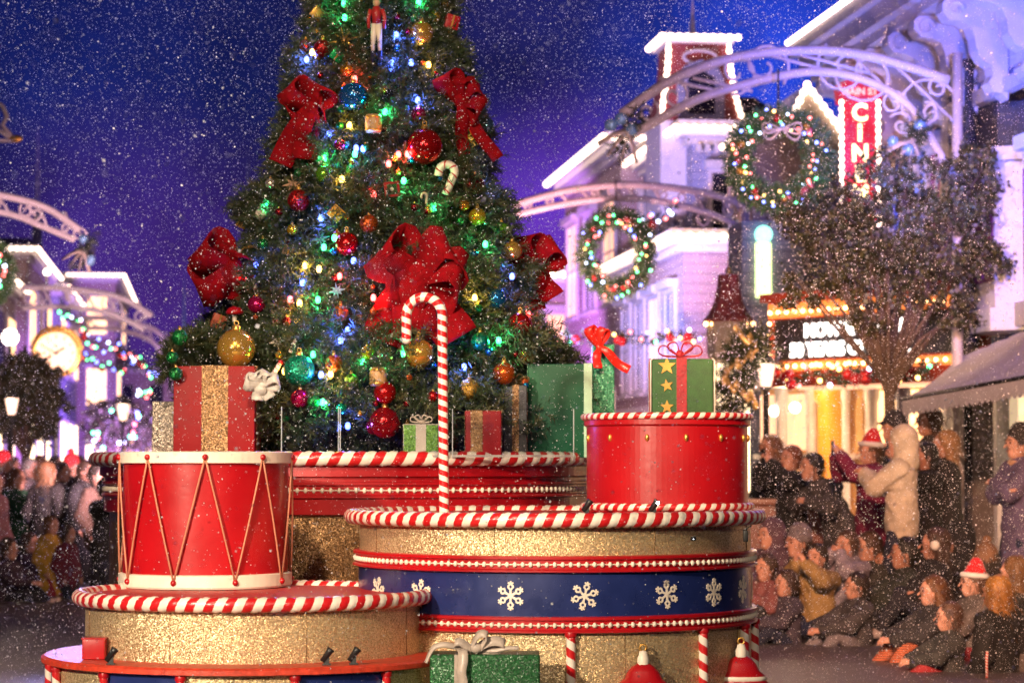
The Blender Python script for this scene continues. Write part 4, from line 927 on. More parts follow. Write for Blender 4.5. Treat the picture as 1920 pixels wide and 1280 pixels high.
# --- Building A2: s 20..29 bay windows, blue
A2 = bthing('bay_window_building', 'blue-lit building with purple-curtained bay windows at the right edge', 'building', 0, 0)
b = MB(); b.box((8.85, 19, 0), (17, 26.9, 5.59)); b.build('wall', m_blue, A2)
for y in (22.4, 24.1, 25.8):
    b = MB(); b.prism([(8.85, y-.62), (8.5, y-.38), (8.5, y+.38), (8.85, y+.62)][::-1], 3.3, 4.9, plane='xy'); ba = b.build('bay', m_trim, A2)
    for k in range(2):
        b = MB(); b.box((8.485, y-.34+k*.36, 3.6), (8.499, y-.02+k*.36, 4.7)); b.build('pane', m_pur, ba)
    b = MB(); b.prism([(8.85, y-.72), (8.42, y-.45), (8.42, y+.45), (8.85, y+.72)][::-1], 4.902, 5.05, plane='xy'); b.prism([(8.85, y-.6), (8.55, y-.36), (8.55, y+.36), (8.85, y+.6)][::-1], 5.052, 5.55, mi=1, plane='xy'); b.build('bay_roof', [m_trim, m_slate], ba)
    b = MB(); b.prism([(8.85, y-.72), (8.42, y-.45), (8.42, y+.45), (8.85, y+.72)][::-1], 3.05, 3.298, plane='xy'); b.build('bay_base', m_trim, ba)
for y in (19.5, 21.2): window(A2, 8.85, y, y+1.1, .7, 2.6, m_lit, mull=(1, 0))
# --- downpipe / garland-wrapped column at px 1815
cp0 = P(1817, 600, 27.0)
t = thing('wrapped_column', 'tall dark column wrapped in fir garland, far right above the tree', 'column', (cp0.x, cp0.y, .13))
b = MB(); b.lathe([(.16, 0), (.16, .2), (.10, .3), (.10, 5.9), (.15, 6.0)], n=16); b.build('shaft', m_slate, t)
V, Q, mi = garland_needles([(0, 0, 1.6+.1*i) for i in range(46)], .20, 900, 11, nl=.06, nw=.006, spray=8); npmesh('fir_wrap', V, Q, mfol, t, False, mi)
# --- Building B theatre
B = bthing('theatre_building', 'pink-lit theatre with a red mansard tower and rows of bulbs along its eaves', 'building', 0, 0)
b = MB(); b.box((8.9, 35.45, 0), (16, 41.3, 6.2)); b.box((8.4, 41.5, 0), (16, 46.2, 7.2)); b.build('wall', m_wallb, B)
cornice(B, 8.4, 16, 41.5, 46.2, 7.2, .4, .3)
bulbrow(B, (8.05, 41.15, 7.45), (9.6, 41.15, 7.45), .06, .17, m_bulbw); bulbrow(B, (8.05, 41.15, 7.45), (8.05, 46.4, 7.45), .06, .17, m_bulbw)
for y in (42.3, 43.8, 45.2): window(B, 8.4, y, y+.8, 5.0, 6.7, m_dark, mull=(1, 1))
window(B, 41.5, 8.75, 9.5, 5.0, 6.7, m_dark, axis='y', mull=(1, 1), hood=True)
# dentils
b = MB()
for i in range(9): b.box((8.45+i*.16, 41.3, 7.05), (8.53+i*.16, 41.499, 7.19))
b.build('dentils', m_trim, B)
# lower lilac block, s 37..44, lat 7.5
b = MB(); b.box((7.55, 38.0, 0), (8.39, 44.5, 5.0)); b.build('lower_wall', m_wallp, B)
cornice(B, 7.55, 8.39, 38.0, 44.5, 5.0, .35, .25, 'lower_cornice')
bulbrow(B, (7.25, 37.7, 5.22), (8.5, 37.7, 5.22), .065, .17, m_bulb); bulbrow(B, (7.25, 37.7, 5.22), (7.25, 44.7, 5.22), .065, .17, m_bulb)
for y in (38.6, 40.0, 41.4, 42.8): window(B, 7.55, y, y+.8, 2.9, 4.4, m_dark if y != 40.0 else m_litdim, mull=(1, 1), hood=True)
b = MB(); b.box((7.45, 37.9, 2.45), (7.549, 44.5, 2.6)); b.build('string_course', m_trim, B)
for y in (39.0, 40.9, 42.8): window(B, 7.55, y, y+1.2, .7, 2.1, m_litw if y < 42 else m_lit, mull=(1, 0))
# mansard tower
tw = P(1300, 400, 43.5); Xc = 43.5*0
tl = tw.x*CA+43.5*SA; ts = 43.5*CA-tw.x*SA
zb = zat(238, 43.5); ztp = zat(92, 43.5); wb = (X_at(1375, 43.5)-X_at(1222, 43.5))/2; wt = (X_at(1350, 43.5)-X_at(1240, 43.5))/2
b = MB(); n = 8
for i in range(n):
    a0, a1 = i/n, (i+1)/n
    w0 = wt+(wb-wt)*(1-a0)**1.8; w1 = wt+(wb-wt)*(1-a1)**1.8; z0_ = zb+(ztp-zb)*a0; z1_ = zb+(ztp-zb)*a1
    b.add([(tl-w0, ts-w0, z0_), (tl+w0, ts-w0, z0_), (tl+w0, ts+w0, z0_), (tl-w0, ts+w0, z0_), (tl-w1, ts-w1, z1_), (tl+w1, ts-w1, z1_), (tl+w1, ts+w1, z1_), (tl-w1, ts+w1, z1_)], [(0, 1, 5, 4), (1, 2, 6, 5), (2, 3, 7, 6), (3, 0, 4, 7)])
tower = b.build('mansard_roof', m_redroof, B)
b = MB(); b.box((tl-wb, ts-wb, 6.0), (tl+wb, ts+wb, zb)); b.build('tower_base', m_trim, B); b = MB(); b.box((tl-wt-.1, ts-wt-.1, ztp+.002), (tl+wt+.1, ts+wt+.1, ztp+.16)); b.build('roof_cap', m_trim, B)
for sx in (-1, 1):
    q = [(tl+sx*(wt+(wb-wt)*(1-i/6)**1.8+.02), ts-(wt+(wb-wt)*(1-i/6)**1.8)-.02, zb+(ztp-zb)*i/6) for i in range(7)]
    b = MB(); b.tube(q, .035, 6)
    for p, p2 in zip(q, q[1:]): 
        for k in range(2): b.ell(Vector(p).lerp(Vector(p2), k/2), .055, 8, m=5)
    b.build('bulb_strip', m_bulbw, B)
bulbrow(B, (tl-wt-.16, ts-wt-.16, ztp+.1), (tl+wt+.16, ts-wt-.16, ztp+.1), .06, .15, m_bulbw)
bulbrow(B, (tl-wt-.16, ts-wt-.16, ztp+.1), (tl-wt-.16, ts+wt+.16, ztp+.1), .06, .15, m_bulbw)
b = MB(); b.prism([(tl-.42, zb+.05), (tl+.42, zb+.05), (tl+.42, zb+.75), (tl+.3, zb+.98), (tl, zb+1.1), (tl-.3, zb+.98), (tl-.42, zb+.75)], ts-wb-.02, ts-wt*.5); dm = b.build('dormer', m_wallb, B)
b = MB(); b.prism([(tl-.24, zb+.12), (tl+.24, zb+.12), (tl+.24, zb+.75), (tl, zb+.92), (tl-.24, zb+.75)], ts-wb-.04, ts-wb-.022); b.build('pane', m_dark, dm)
b = MB(); n = 16; b.tube([(tl+.3*math.cos(2*math.pi*i/n), ts-wt-.12, (zb+ztp)/2+.45+.12*math.sin(2*math.pi*i/n)) for i in range(n)], .03, 6, closed=True); b.build('oval_moulding', m_trim, dm)
b = MB(); b.lathe([(.08, 0), (.05, .15), (.02, .5), (0, .9)], (tl, ts, ztp+.16), 8); b.build('finial', m_trim, B)
# gable with glowing edges
gp = P(1512, 160, 38.5); gla = gp.x*CA+38.5*SA; gs = 38.5*CA-gp.x*SA; gzt = gp.z
b = MB(); b.prism([(gla-.62, gzt-1.35), (gla+.9, gzt-1.35), (gla+.9, gzt-1.1), (gla, gzt)], gs, gs+1.5); b.box((gla-.6, gs+.02, 5.8), (gla+1.4, gs+1.4, gzt-1.352)); b.build('gable', m_wallc, B)
bulbrow(B, (gla-.62, gs-.05, gzt-1.3), (gla, gs-.05, gzt), .06, .14, m_bulbw); bulbrow(B, (gla, gs-.05, gzt), (gla+.62, gs-.05, gzt-.8), .06, .14, m_bulbw)
# pale second facade behind the vertical sign
b = MB(); b.box((8.1, 35.46, 0), (8.89, 37.2, 6.6)); b.build('pier', m_wallc, B)
bulbrow(B, (8.05, 35.5, 6.6), (8.05, 37.3, 6.6), .06, .15, m_bulbw)
b = MB(); b.box((8.3, 37.3, 3.1), (8.52, 37.75, 4.8)); b.build('window_frame', m_trim, B)
# yellow green window column
yp = P(1432, 505, 34.5)
b = MB(); b.xf = None
yla = yp.x*CA+34.5*SA; ys = 34.5*CA-yp.x*SA
b.box((yla-.11, ys, yp.z-.40), (yla+.11, ys+.05, yp.z+.38)); b.build('glowing_column', m_yg, B)
b = MB(); b.ell((yla, ys, yp.z+.50), .13, 14); b.build('globe', emis('aqua_globe', (.35, 1, .75), 2.0), B)
b = MB(); b.box((yla-.3, ys+.06, 0), (yla+.6, ys+1.0, yp.z+.7)); b.build('pier', m_wallb, B)
# --- Buildings C, further
def shop(name, label, lat, s0, s1, h, wallm, side=1, bulbs=True, wins=3, floors=2, bm=None, lit=m_litdim, ground=m_litw, depth=8, roof=None):
    o = bthing(name, label, 'building', 0, 0); x0, x1 = (lat, lat+depth) if side > 0 else (lat-depth, lat)
    b = MB(); b.box((x0, s0, 0), (x1, s1, h)); b.build('wall', wallm, o)
    xf = lat; sg = 1 if side > 0 else -1
    b = MB()
    for k, (ov, z0, z1) in enumerate(((.12, h, h+.15), (.25, h+.152, h+.3), (.38, h+.302, h+.45))):
        if side > 0: b.box((x0-ov, s0-ov, z0), (x1, s1, z1))
        else: b.box((x0, s0-ov, z0), (x1+ov, s1, z1))
    b.build('cornice', m_trim, o)
    if bulbs:
        bulbrow(o, (lat-sg*.42, s0-.42, h+.33), (lat-sg*.42, s1, h+.33), .08, .22, bm or m_bulbw); bulbrow(o, (lat-sg*.42, s0-.42, h+.33), (lat+sg*2.2, s0-.42, h+.33), .08, .22, bm or m_bulbw)
    fh = h/(floors+.0); L = (s1-s0)
    for f in range(floors):
        for k in range(wins):
            y0 = s0+L*(k+.22)/wins; y1 = s0+L*(k+.78)/wins
            if side > 0: window(o, lat, y0, y1, f*fh+fh*.28, f*fh+fh*.8, ground if f == 0 else (lit if (k+f) % 2 else m_dark), mull=(1, 1), hood=f > 0)
            else:
                b = MB(); b.box((lat-.02, y0-.1, f*fh+fh*.25), (lat+.08, y1+.1, f*fh+fh*.83)); w = b.build('window', m_trim, o); b = MB(); b.box((lat+.0801, y0, f*fh+fh*.29), (lat+.095, y1, f*fh+fh*.79)); b.build('pane', ground if f == 0 else (lit if (k+f) % 2 else m_dark), w)
        for k in range(2):
            u0 = lat+sg*(.4+k*1.5); u1 = u0+sg*.9
            window(o, s0, min(u0, u1), max(u0, u1), f*fh+fh*.28, f*fh+fh*.8, ground if f == 0 else lit, axis='y', mull=(1, 1), hood=f > 0)
    if roof:
        xa = lat+sg*.3; xb = lat+sg*4; b = MB(); zt_ = h+.45+roof
        lo, hi = min(xa, xb), max(xa, xb); b.add([(lo, s0+.2, h+.452), (hi, s0+.2, h+.452), (hi, s1-.2, h+.452), (lo, s1-.2, h+.452), (lo+1, s0+1.4, zt_), (hi-1, s0+1.4, zt_), (hi-1, s1-1.4, zt_), (lo+1, s1-1.4, zt_)], [(0, 1, 5, 4), (1, 2, 6, 5), (2, 3, 7, 6), (3, 0, 4, 7), (4, 5, 6, 7)]); b.build('roof', m_slate, o)
    return o
shop('shop_building', 'pink and violet shop with a pale bulb-lined eave left of the theatre tower', 8.0, 46.5, 54, 7.6, m_wallp, roof=1.0)
shop('shop_building', 'violet shop with bulb-lined eave behind the hanging wreath on the right', 7.3, 55, 66, 5.6, m_wallp, bm=m_bulbw)
shop('shop_building', 'low violet shop at the far end of the right side of the street', 6.6, 67, 80, 7.0, m_wallb)
# left side
shop('shop_building', 'violet shop at the left edge with a glowing sloped eave', -6.4, 68, 82, 7.0, m_wallp, side=-1, lit=m_lit, roof=1.2)
shop('shop_building', 'violet shop with small lit tower second along the left side', -6.2, 84, 97, 8.6, m_wallp, side=-1, lit=m_lit)
shop('shop_building', 'violet shop with bulb-outlined roof third along the left side', -6.0, 99, 113, 8.4, m_wallb, side=-1, lit=m_lit, roof=2)
shop('shop_building', 'tall violet shop farthest along the left side, facing the street end', -4.4, 116, 135, 10.2, m_wallp, side=-1, lit=m_lit, floors=3)
hall = thing('market_hall', 'low purple hall with arched openings closing the street between the shops and the tree', 'building', (X_at(245, 128), 128, 0))
b = MB(); b.box((-4.2, 0, 0), (6, 6, 6.4)); b.build('wall', m_wallp, hall)
b = MB(); b.box((-4.5, -.4, 6.402), (6.3, 6.2, 6.7)); b.box((-4.3, -.2, 4.1), (6.1, -.002, 4.3)); b.build('cornice', m_trim, hall)
for k in range(6):
    x = -3.4+k*1.6; b = MB(); pl = [(x-.5, .4), (x+.5, .4), (x+.5, 2.6)]+[(x+.5*math.cos(math.pi*i/8), 2.6+.5*math.sin(math.pi*i/8)) for i in range(1, 8)]+[(x-.5, 2.6)]
    b.prism(pl, -.06, -.003); b.build('arched_window', m_lit if k % 2 else m_litdim, hall)
    b = MB(); b.box((x-.35, -.05, 4.7), (x+.35, -.003, 5.8)); b.build('upper_window', m_dark, hall)
for k, (px, py, h_) in enumerate(((465, 372, 26), (345, 598, 11), (70, 372, 14))):
    Y = 190 if k < 2 else 120; c = P(px, py, Y); t = thing('spire', ('thin pale spire just left of the tree, mid height', 'small blue-lit spire rising beyond the trailing bough', 'thin violet spire above the left arches')[k], 'spire', (c.x, Y, 0))
    b = MB(); b.lathe([(.9, 0), (.9, c.z-6), (.5, c.z-5.5), (.12, c.z), (0, c.z+4)], n=12); b.build('roof', emis('spire_floodlit', (.25, .3, 1), .10) if False else m_wallb, t)
    if k != 1: continue
    b = MB(); b.ell((0, 0, c.z-5 if k == 1 else c.z+3.8), .45 if k == 1 else .2, 10); b.build('beacon', emis('beacon', (.35, .5, 1) if k != 2 else (.6, .15, 1), 3), t)
    lamp('spire_light', 'SPOT', (c.x+6, Y-14, 1), (c.x, Y, c.z), (.3, .4, 1), 9000, 60, .3)
# ------------------------------------------------------------------ marquee, sign, booth, entrance
def text_mesh(s, size, name, m, par, loc, rot, ext=.012, bold=.0, align='CENTER', sx=1.0):
    cu = bpy.data.curves.new(name, 'FONT'); cu.body = s; cu.size = size; cu.extrude = ext; cu.offset = bold; cu.align_x = align; cu.resolution_u = 3
    o = bpy.data.objects.new(name, cu); C.objects.link(o); dg = bpy.context.evaluated_depsgraph_get()
    me = bpy.data.meshes.new_from_object(o.evaluated_get(dg)); bpy.data.objects.remove(o)
    me.materials.clear(); me.materials.append(m); q = bpy.data.objects.new(name, me); C.objects.link(q); q.parent = par; q.location = loc; q.rotation_euler = rot; q.scale = (sx, 1, 1)
    return q
ml = P(1442, 640, 29.4); mr_ = P(1802, 640, 27.0)
mang = math.atan2(mr_.y-ml.y, mr_.x-ml.x); mw = (mr_-ml).length; mid = (ml+mr_)/2
zb_m, zt_m = zat(674, 28.6), zat(594, 28.6)
MQ = thing('theatre_marquee', 'bulb-edged marquee board reading NOW SHOWING 50 YEARS OF MAGIC behind the street tree', 'marquee', (mid.x, mid.y, zb_m), mang)
H_ = zt_m-zb_m; m_mred = mat('marquee_red', (.42, .05, .02), .5, var=.15)
b = MB(); b.box((-mw/2, 0, -.22), (mw/2, .5, H_+.22)); b.box((-mw/2-.08, -.08, H_+.222), (mw/2+.08, .56, H_+.32)); b.box((-mw/2-.06, -.06, -.30), (mw/2+.06, .55, -.222)); b.build('box', m_mred, MQ)
b = MB(); b.box((-mw/2+.12, -.02, .02), (mw/2-.12, -.001, H_)); b.build('letter_board', mat('board_dark', (.035, .03, .035), .4), MQ)
m_let = emis('backlit_letters', (1, .93, .85), 4.5)
text_mesh('NOW SHOWING', .225, 'lettering', m_let, MQ, (-.02, -.035, H_-.225), (math.pi/2, 0, 0), .012, .006)
text_mesh('50 YEARS OF MAGIC', .235, 'lettering', m_let, MQ, (-.14, -.035, .05), (math.pi/2, 0, 0), .012, .006, sx=.93)
b1 = MB(); nb = 22; bl = []
m_mb = emis('marquee_bulbs', (1, .55, .22), 11)
for i in range(nb):
    x = -mw/2+.06+(mw-.12)*i/(nb-1); bl += [(x, -.04, -.06), (x, -.04, H_+.09)]
for i in range(1, 5): bl += [(-mw/2+.05, -.04, -.06+(H_+.15)*i/5), (mw/2-.05, -.04, -.06+(H_+.15)*i/5)]
for p in bl:
    b = MB(); b.ell(p, .024, 8, m=6); b.build('bulb', m_mb, MQ)
b = MB(); b.box((-mw/2, -.012, -.12), (mw/2, -.001, -.005)); b.box((-mw/2, -.012, H_+.02), (mw/2, -.001, H_+.2)); b.build('glowing_border', emis('orange_border', (1, .28, .06), .9), MQ)
b = MB(); b.box((-mw/2+.4, .1, -.34), (mw/2-.1, .45, -.302)); b.build('soffit_light', m_litdim, MQ)
# vertical sign
vp0 = P(1612, 250, 29.6)
VS = thing('vertical_sign', 'red vertical MAIN ST CINEMA sign edged with white bulbs above the street tree', 'sign', (vp0.x, 29.6, 0), 0)
vw = (X_at(1642, 29.6)-X_at(1582, 29.6))/2; z1_ = zat(192, 29.6); z0_ = zat(420, 29.6); zh = zat(152, 29.6)
m_sred = mat('sign_red', (.50, .01, .03), .4, emit=(.6, .01, .03), es=.55)
b = MB(); b.box((-vw, 0, z0_), (vw, .22, z1_)); b.build('panel', m_sred, VS)
b = MB(); b.prism([(-vw*1.35, z1_+.002), (vw*1.35, z1_+.002), (vw*1.45, zh-.05), (vw*.9, zh), (0, zh+.06), (-vw*.9, zh), (-vw*1.45, zh-.05)], -.03, .25); b.build('header', m_sred, VS)
text_mesh('MAIN ST', .115, 'lettering', emis('pink_letters', (1, .5, .45), 1.2), VS, (0, -.045, z1_+.09), (math.pi/2, 0, 0), .01, .004)
mlv = emis('cream_letters', (1, .78, .42), 3.2)
hh = (z1_-z0_)/6
for i, ch in enumerate('CINEMA'): text_mesh(ch, hh*1.16, 'lettering', mlv, VS, (0, -.02, z1_-hh*(i+1)+hh*.1), (math.pi/2, 0, 0), .012, .010, sx=.95)
for sx in (-1, 1): bulbrow(VS, (sx*(vw+.03), -.02, z0_), (sx*(vw+.03), -.02, z1_), .035, .085, m_bulbw)
for zz_ in (z1_-.6, z0_+.4): b = MB(); b.box((vw, .05, zz_), (.75, .12, zz_+.05)); b.build('bracket', m_black, VS)
# ticket booth with flared red roof
bp = P(1366, 600, 32.6); TB = thing('ticket_booth', 'round lit ticket booth with flared red mansard roof, left of the marquee', 'kiosk', (bp.x, 32.6, .13))
zr0 = zat(600, 32.6)-.13; zr1 = zat(515, 32.6)-.13; rb = (X_at(1410, 32.6)-X_at(1322, 32.6))/2
b = MB(); b.lathe([(rb*1.08, zr0-.03), (rb*1.08, zr0), (rb*.86, zr0+(zr1-zr0)*.14), (rb*.62, zr0+(zr1-zr0)*.4), (rb*.48, zr0+(zr1-zr0)*.75), (rb*.44, zr1), (0, zr1)], n=8, smooth=False); b.build('roof', m_redroof, TB)
b = MB(); b.lathe([(rb*.9, 0), (rb*.9, .9), (rb*.84, .92), (rb*.84, zr0-.5), (rb*.92, zr0-.45), (rb*.95, zr0-.03)], n=8, smooth=False); b.build('wall', m_wallc, TB)
for k in range(8):
    a = 2*math.pi*(k+.5)/8; ap = rb*.84*math.cos(math.pi/8)
    b = MB(); b.xf = Matrix.Rotation(a, 4, 'Z'); b.box((ap-.01, -rb*.24, 1.1), (ap+.02, rb*.24, zr0-.6)); b.build('lit_window', m_litw, TB)
bulbrow(TB, (-rb, -rb*.42, zr0-.06), (rb, -rb*.42, zr0-.06), .03, .09, m_mb, strip=False)
b = MB(); b.lathe([(.03, 0), (.05, .05), (.01, .12), (0, .3)], (0, 0, zr1), 8); b.build('finial', m_goldp, TB)
# entrance under the marquee
ea = P(1395, 800, 32.2); eb = P(1800, 800, 28.6)
ang = math.atan2(eb.y-ea.y, eb.x-ea.x); ew = (eb-ea).length; em = (ea+eb)/2
EN = thing('theatre_entrance', 'warm lit theatre entrance with gold column and curtained glass under the marquee', 'entrance', (em.x, em.y, .13), ang)
hE = zb_m-.25
b = MB(); b.box((-ew/2, .3, 0), (ew/2, .5, hE)); b.build('wall', mat('amber_wall', (.55, .38, .20), .6, var=.2, scale=4), EN)
b = MB(); b.box((-ew/2-.1, .05, hE-.12), (ew/2+.1, .299, hE)); b.box((-ew/2, .15, hE-1.05), (ew/2, .298, hE-.98)); b.build('lintel', m_trim, EN)
def exat(px): return (px-1395)/(1800-1395)*ew-ew/2
for p0, p1, m in ((1402, 1432, m_litw), (1440, 1470, m_litw), (1478, 1500, m_lit), (1508, 1530, m_litdim), (1612, 1640, m_litw), (1655, 1700, m_lit), (1710, 1745, m_litdim)):
    b = MB(); b.box((exat(p0)-.03, .20, .3), (exat(p1)+.03, .298, hE-1.1)); w = b.build('door', mat('door_frame', (.35, .25, .2), .5), EN); b = MB(); b.box((exat(p0)+.02, .185, .45), (exat(p1)-.02, .199, hE-1.2)); b.build('pane', m, w)
    b = MB(); b.box((exat(p0), .22, hE-.93), (exat(p1), .297, hE-.2)); b.build('transom', m_lit if p0 > 1500 else m_litdim, EN)
for px, m, r in ((1570, mat('gold_column', (.62, .26, .03), .45, emit=(1, .40, .05), es=.35), .16), (1535, m_trim, .07), (1600, m_trim, .05), (1648, m_trim, .08), (1704, m_wallb, .08), (1475, m_trim, .07)):  # gold column: warm light on it put in as emission
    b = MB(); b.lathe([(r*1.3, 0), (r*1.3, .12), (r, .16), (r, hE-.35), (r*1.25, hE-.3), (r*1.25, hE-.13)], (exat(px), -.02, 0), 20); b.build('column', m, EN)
for px, y_ in ((1470, 775), (1512, 770)):
    b = MB(); b.ell((exat(px), -.1, zat(y_, 33)-.13), .07, 14); b.build('globe_lamp', emis('warm_globe', (1, .8, .55), 10), EN)
q = lamp('entrance_glow', 'POINT', (0, -.9, hE-.4), None, (1, .62, .30), 80, rad=.15); q.parent = EN  # added warm fill for the golden street level, no fixture of its own
# stone wall / planter box behind R group
pp = P(1470, 960, 26.5); t = thing('stone_planter', 'reddish brown granite wall block behind the crowd, right of the main drum', 'planter', (pp.x, 26.5, .13))
hh_ = zat(935, 26)-.13
b = MB(); b.rbox((-.42, -.3, 0), (.42, .3, hh_-.07), .02); b.build('wall', mat('brown_granite', (.20, .07, .05), .5, var=.35, scale=25), t)
b = MB(); b.rbox((-.46, -.34, hh_-.07), (.46, .34, hh_), .015); b.build('coping', mat('coping_stone', (.26, .11, .08), .4, var=.2), t)
# awning
aw = thing('awning', 'pale lilac striped canvas awning with scalloped edge at the right edge', 'awning', fr(9.4, 25.5, 0), AL)
def lp(px, py, Y): q = P(px, py, Y)-fr(9.4, 25.5, 0); return Vector((q.x*CA+q.y*SA, -q.x*SA+q.y*CA, q.z))
f0 = lp(1692, 748, 25.0); f1 = lp(1960, 700, 21.6); k0 = lp(1800, 668, 26.8); k1 = lp(2070, 560, 23.2)
b = MB(); n = 14; vs = []; 
for i in range(n+1):
    t_ = i/n; p = f0.lerp(f1, t_); q = k0.lerp(k1, t_)
    for j in range(5): r_ = p.lerp(q, j/4); vs.append(r_+Vector((0, 0, -.05*math.sin(math.pi*j/4)-.012*(i % 2))))
fs = []; mi_ = 0
for i in range(n):
    for j in range(4): fs.append((i*5+j, (i+1)*5+j, (i+1)*5+j+1, i*5+j+1))
b.add(vs, fs); m_aw = mat('awning_canvas', (.50, .46, .52), .75, var=.12, scale=5)
b.build('canopy', m_aw, aw)
b = MB()
for i in range(28):
    p = f0.lerp(f1, i/28); q = f0.lerp(f1, (i+1)/28); pts_ = [p+Vector((0, 0, .0))]; m_ = 5
    lo = [p.lerp(q, k/m_)+Vector((0, 0, -.13-.05*math.sin(math.pi*k/m_))) for k in range(m_+1)]
    vv = [p]+lo+[q]; b.add([v for v in vv]+[v+Vector((.012, .004, 0)) for v in vv], [tuple(range(len(vv))), tuple(range(2*len(vv)-1, len(vv)-1, -1))])
b.build('valance', m_aw, aw)
b = MB(); b.tube([f0, f1], .02, 8); b.tube([f0, lp(1800, 740, 26.8)], .015, 6); b.tube([f1, lp(2070, 690, 23.2)], .015, 6); b.build('frame', m_black, aw)
# shopfront drapes below awning
sf = thing('shopfront', 'cream shopfront with grey pleated drapes below the lilac awning', 'shopfront', fr(8.2, 25.9, .13), AL)
b = MB(); b.box((.3, -4.5, 0), (.62, 1.0, 2.7)); b.build('wall', m_wallc, sf)
b = MB()
for i in range(24): b.lathe([(.035, .2), (.03, 2.4)], (.26, -.75+i*.065, 0), 8)
b.build('drape', mat('grey_drape', (.20, .17, .16), .8, var=.3, scale=20), sf)
for y in (-.85, .95): b = MB(); b.box((.16, y-.06, 0), (.299, y+.06, 2.6)); b.build('post', m_trim, sf)
b = MB(); b.box((.27, -3.4, .5), (.299, -1.0, 2.3)); b.build('pane', emis('cream_window', (1, .72, .42), .55), sf)  # glowing panel: warm light on the cream wall put in as emission
# ------------------------------------------------------------------ arches across the street
m_arch = mat('arch_white_paint', (.52, .46, .47), .45, var=.1)
def arch(label, top, low, Y, endx, post=None, endz=None, group='white scrollwork arches over the street', sc=1.0, posttop=None):
    """top/low : lists of photo pixels along the two chords"""
    base = P(top[-1][0], 640, Y); base.z = 0
    t = thing('street_arch', label, 'arch', base, group=group)
    def crv(pts, n=28):
        q = [P(x, y, Y)-base for x, y in pts]; out = []
        for i in range(n+1):
            u = i/n*(len(q)-1); k = min(int(u), len(q)-2); f = u-k
            p0 = q[max(k-1, 0)]; p1 = q[k]; p2 = q[k+1]; p3 = q[min(k+2, len(q)-1)]
            out.append(.5*((2*p1)+(-p0+p2)*f+(2*p0-5*p1+4*p2-p3)*f*f+(-p0+3*p1-3*p2+p3)*f**3))
        return out
    T = crv(top); L = crv(low)
    b = MB(); b.tube(T, .055*sc, 8, flat=.8); b.build('top_rail', m_arch, t)
    b = MB(); b.tube(L, .05*sc, 8, flat=.8); b.build('lower_rail', m_arch, t)
    b = MB()
    for i in (6, 14, 22):
        p = (T[i]+L[i])/2
        b = MB(); b.tube([T[i]+Vector((-.18*sc, 0, 0)), L[i]], .02*sc, 6); b.build('strut', m_arch, t); b = MB(); b.tube([T[i]+Vector((.18*sc, 0, 0)), L[i]+Vector((.36*sc, 0, 0))], .02*sc, 6); b.build('strut', m_arch, t)
    def scroll(c, r, a0, sg):
        q = [c+Vector((math.cos(a0+sg*k*.42)*r*(1-k/22), 0, math.sin(a0+sg*k*.42)*r*(1-k/22))) for k in range(20)]
        b = MB(); b.tube(q, .018*sc, 6); b.build('scroll', m_arch, t)
    for i in (2, 4, 9, 11, 17, 19, 25):
        p = (T[i]+L[i])/2; r = (T[i]-L[i]).length*.42; scroll(p, r, .5*i, 1 if i % 2 else -1)
    return t, base, T, L, scroll
m_bl = {k: emis('string_'+k, tuple(.10+.9*q for q in v), (9 if k == 'blue' else 7)) for k, v in LC.items()}
m_bl['white'] = emis('string_white', (.6, .7, 1), 7)
def bulbs_on(par, pts, r, kinds, off=Vector((0, 0, 0))):
    for i, p in enumerate(pts):
        b = MB(); b.ell(p, r, 8, m=6); b.build('bulb', m_bl[kinds[i % len(kinds)]], par)
tA, bA, T, L, scr = arch('nearest white scrollwork arch carrying the big wreath, top right', [(1165, 215), (1260, 150), (1380, 108), (1520, 95), (1640, 108), (1780, 150)], [(1190, 250), (1300, 190), (1400, 158), (1520, 135), (1620, 150), (1700, 195), (1745, 260), (1785, 330)], 26.3, 1165)
scr(P(1675, 195, 26.3)-bA, .16, 0, 1); scr(P(1690, 235, 26.3)-bA, .15, 2.5, -1); scr(P(1760, 165, 26.3)-bA, .13, 1, 1); scr(P(1748, 215, 26.3)-bA, .12, 1, 1)
b = MB(); b.tube([P(1795, 100, 26.3)-bA, P(1795, 640, 26.3)-bA, Vector((P(1795, 640, 26.3)-bA).xy.to_3d())], .06, 10); b.build('post', m_arch, tA)
tB, bB, T, L, scr = arch('second white scrollwork arch, above the smaller wreath right of the tree', [(960, 385), (1060, 358), (1150, 347), (1240, 350), (1330, 364), (1400, 386)], [(960, 405), (1060, 382), (1150, 372), (1240, 378), (1330, 400), (1400, 430)], 36, 1000)
scr(P(1322, 412, 36)-bB, .17, 0, 1)
b = MB(); b.tube([P(1398, 350, 36)-bB, P(1398, 640, 36)-bB, (P(1398, 640, 36)-bB).xy.to_3d()], .07, 10); b.ell(P(1395, 365, 36)-bB, .16, 12); b.build('post', m_arch, tB)
tC, bC, T, L, scr = arch('nearest white scrollwork arch on the left side, above the purple shops', [(-160, 350), (-60, 358), (20, 370), (90, 392), (150, 432)], [(-160, 385), (-60, 390), (20, 402), (80, 425), (140, 450)], 37, 160)
scr(P(148, 440, 37)-bC, .12, 0, 1)
tD, bD, T, L, scr = arch('middle white scrollwork arch on the left side, above the clock', [(40, 540), (110, 540), (180, 548), (235, 562), (285, 592)], [(40, 578), (110, 575), (180, 582), (230, 597), (270, 618)], 58, 290, sc=1.3)
tE, bE, T, L, scr = arch('farthest white scrollwork arch on the left side', [(130, 598), (190, 596), (240, 603), (290, 618), (318, 650)], [(130, 618), (190, 615), (240, 622), (285, 640), (305, 665)], 72, 320, sc=1.3)
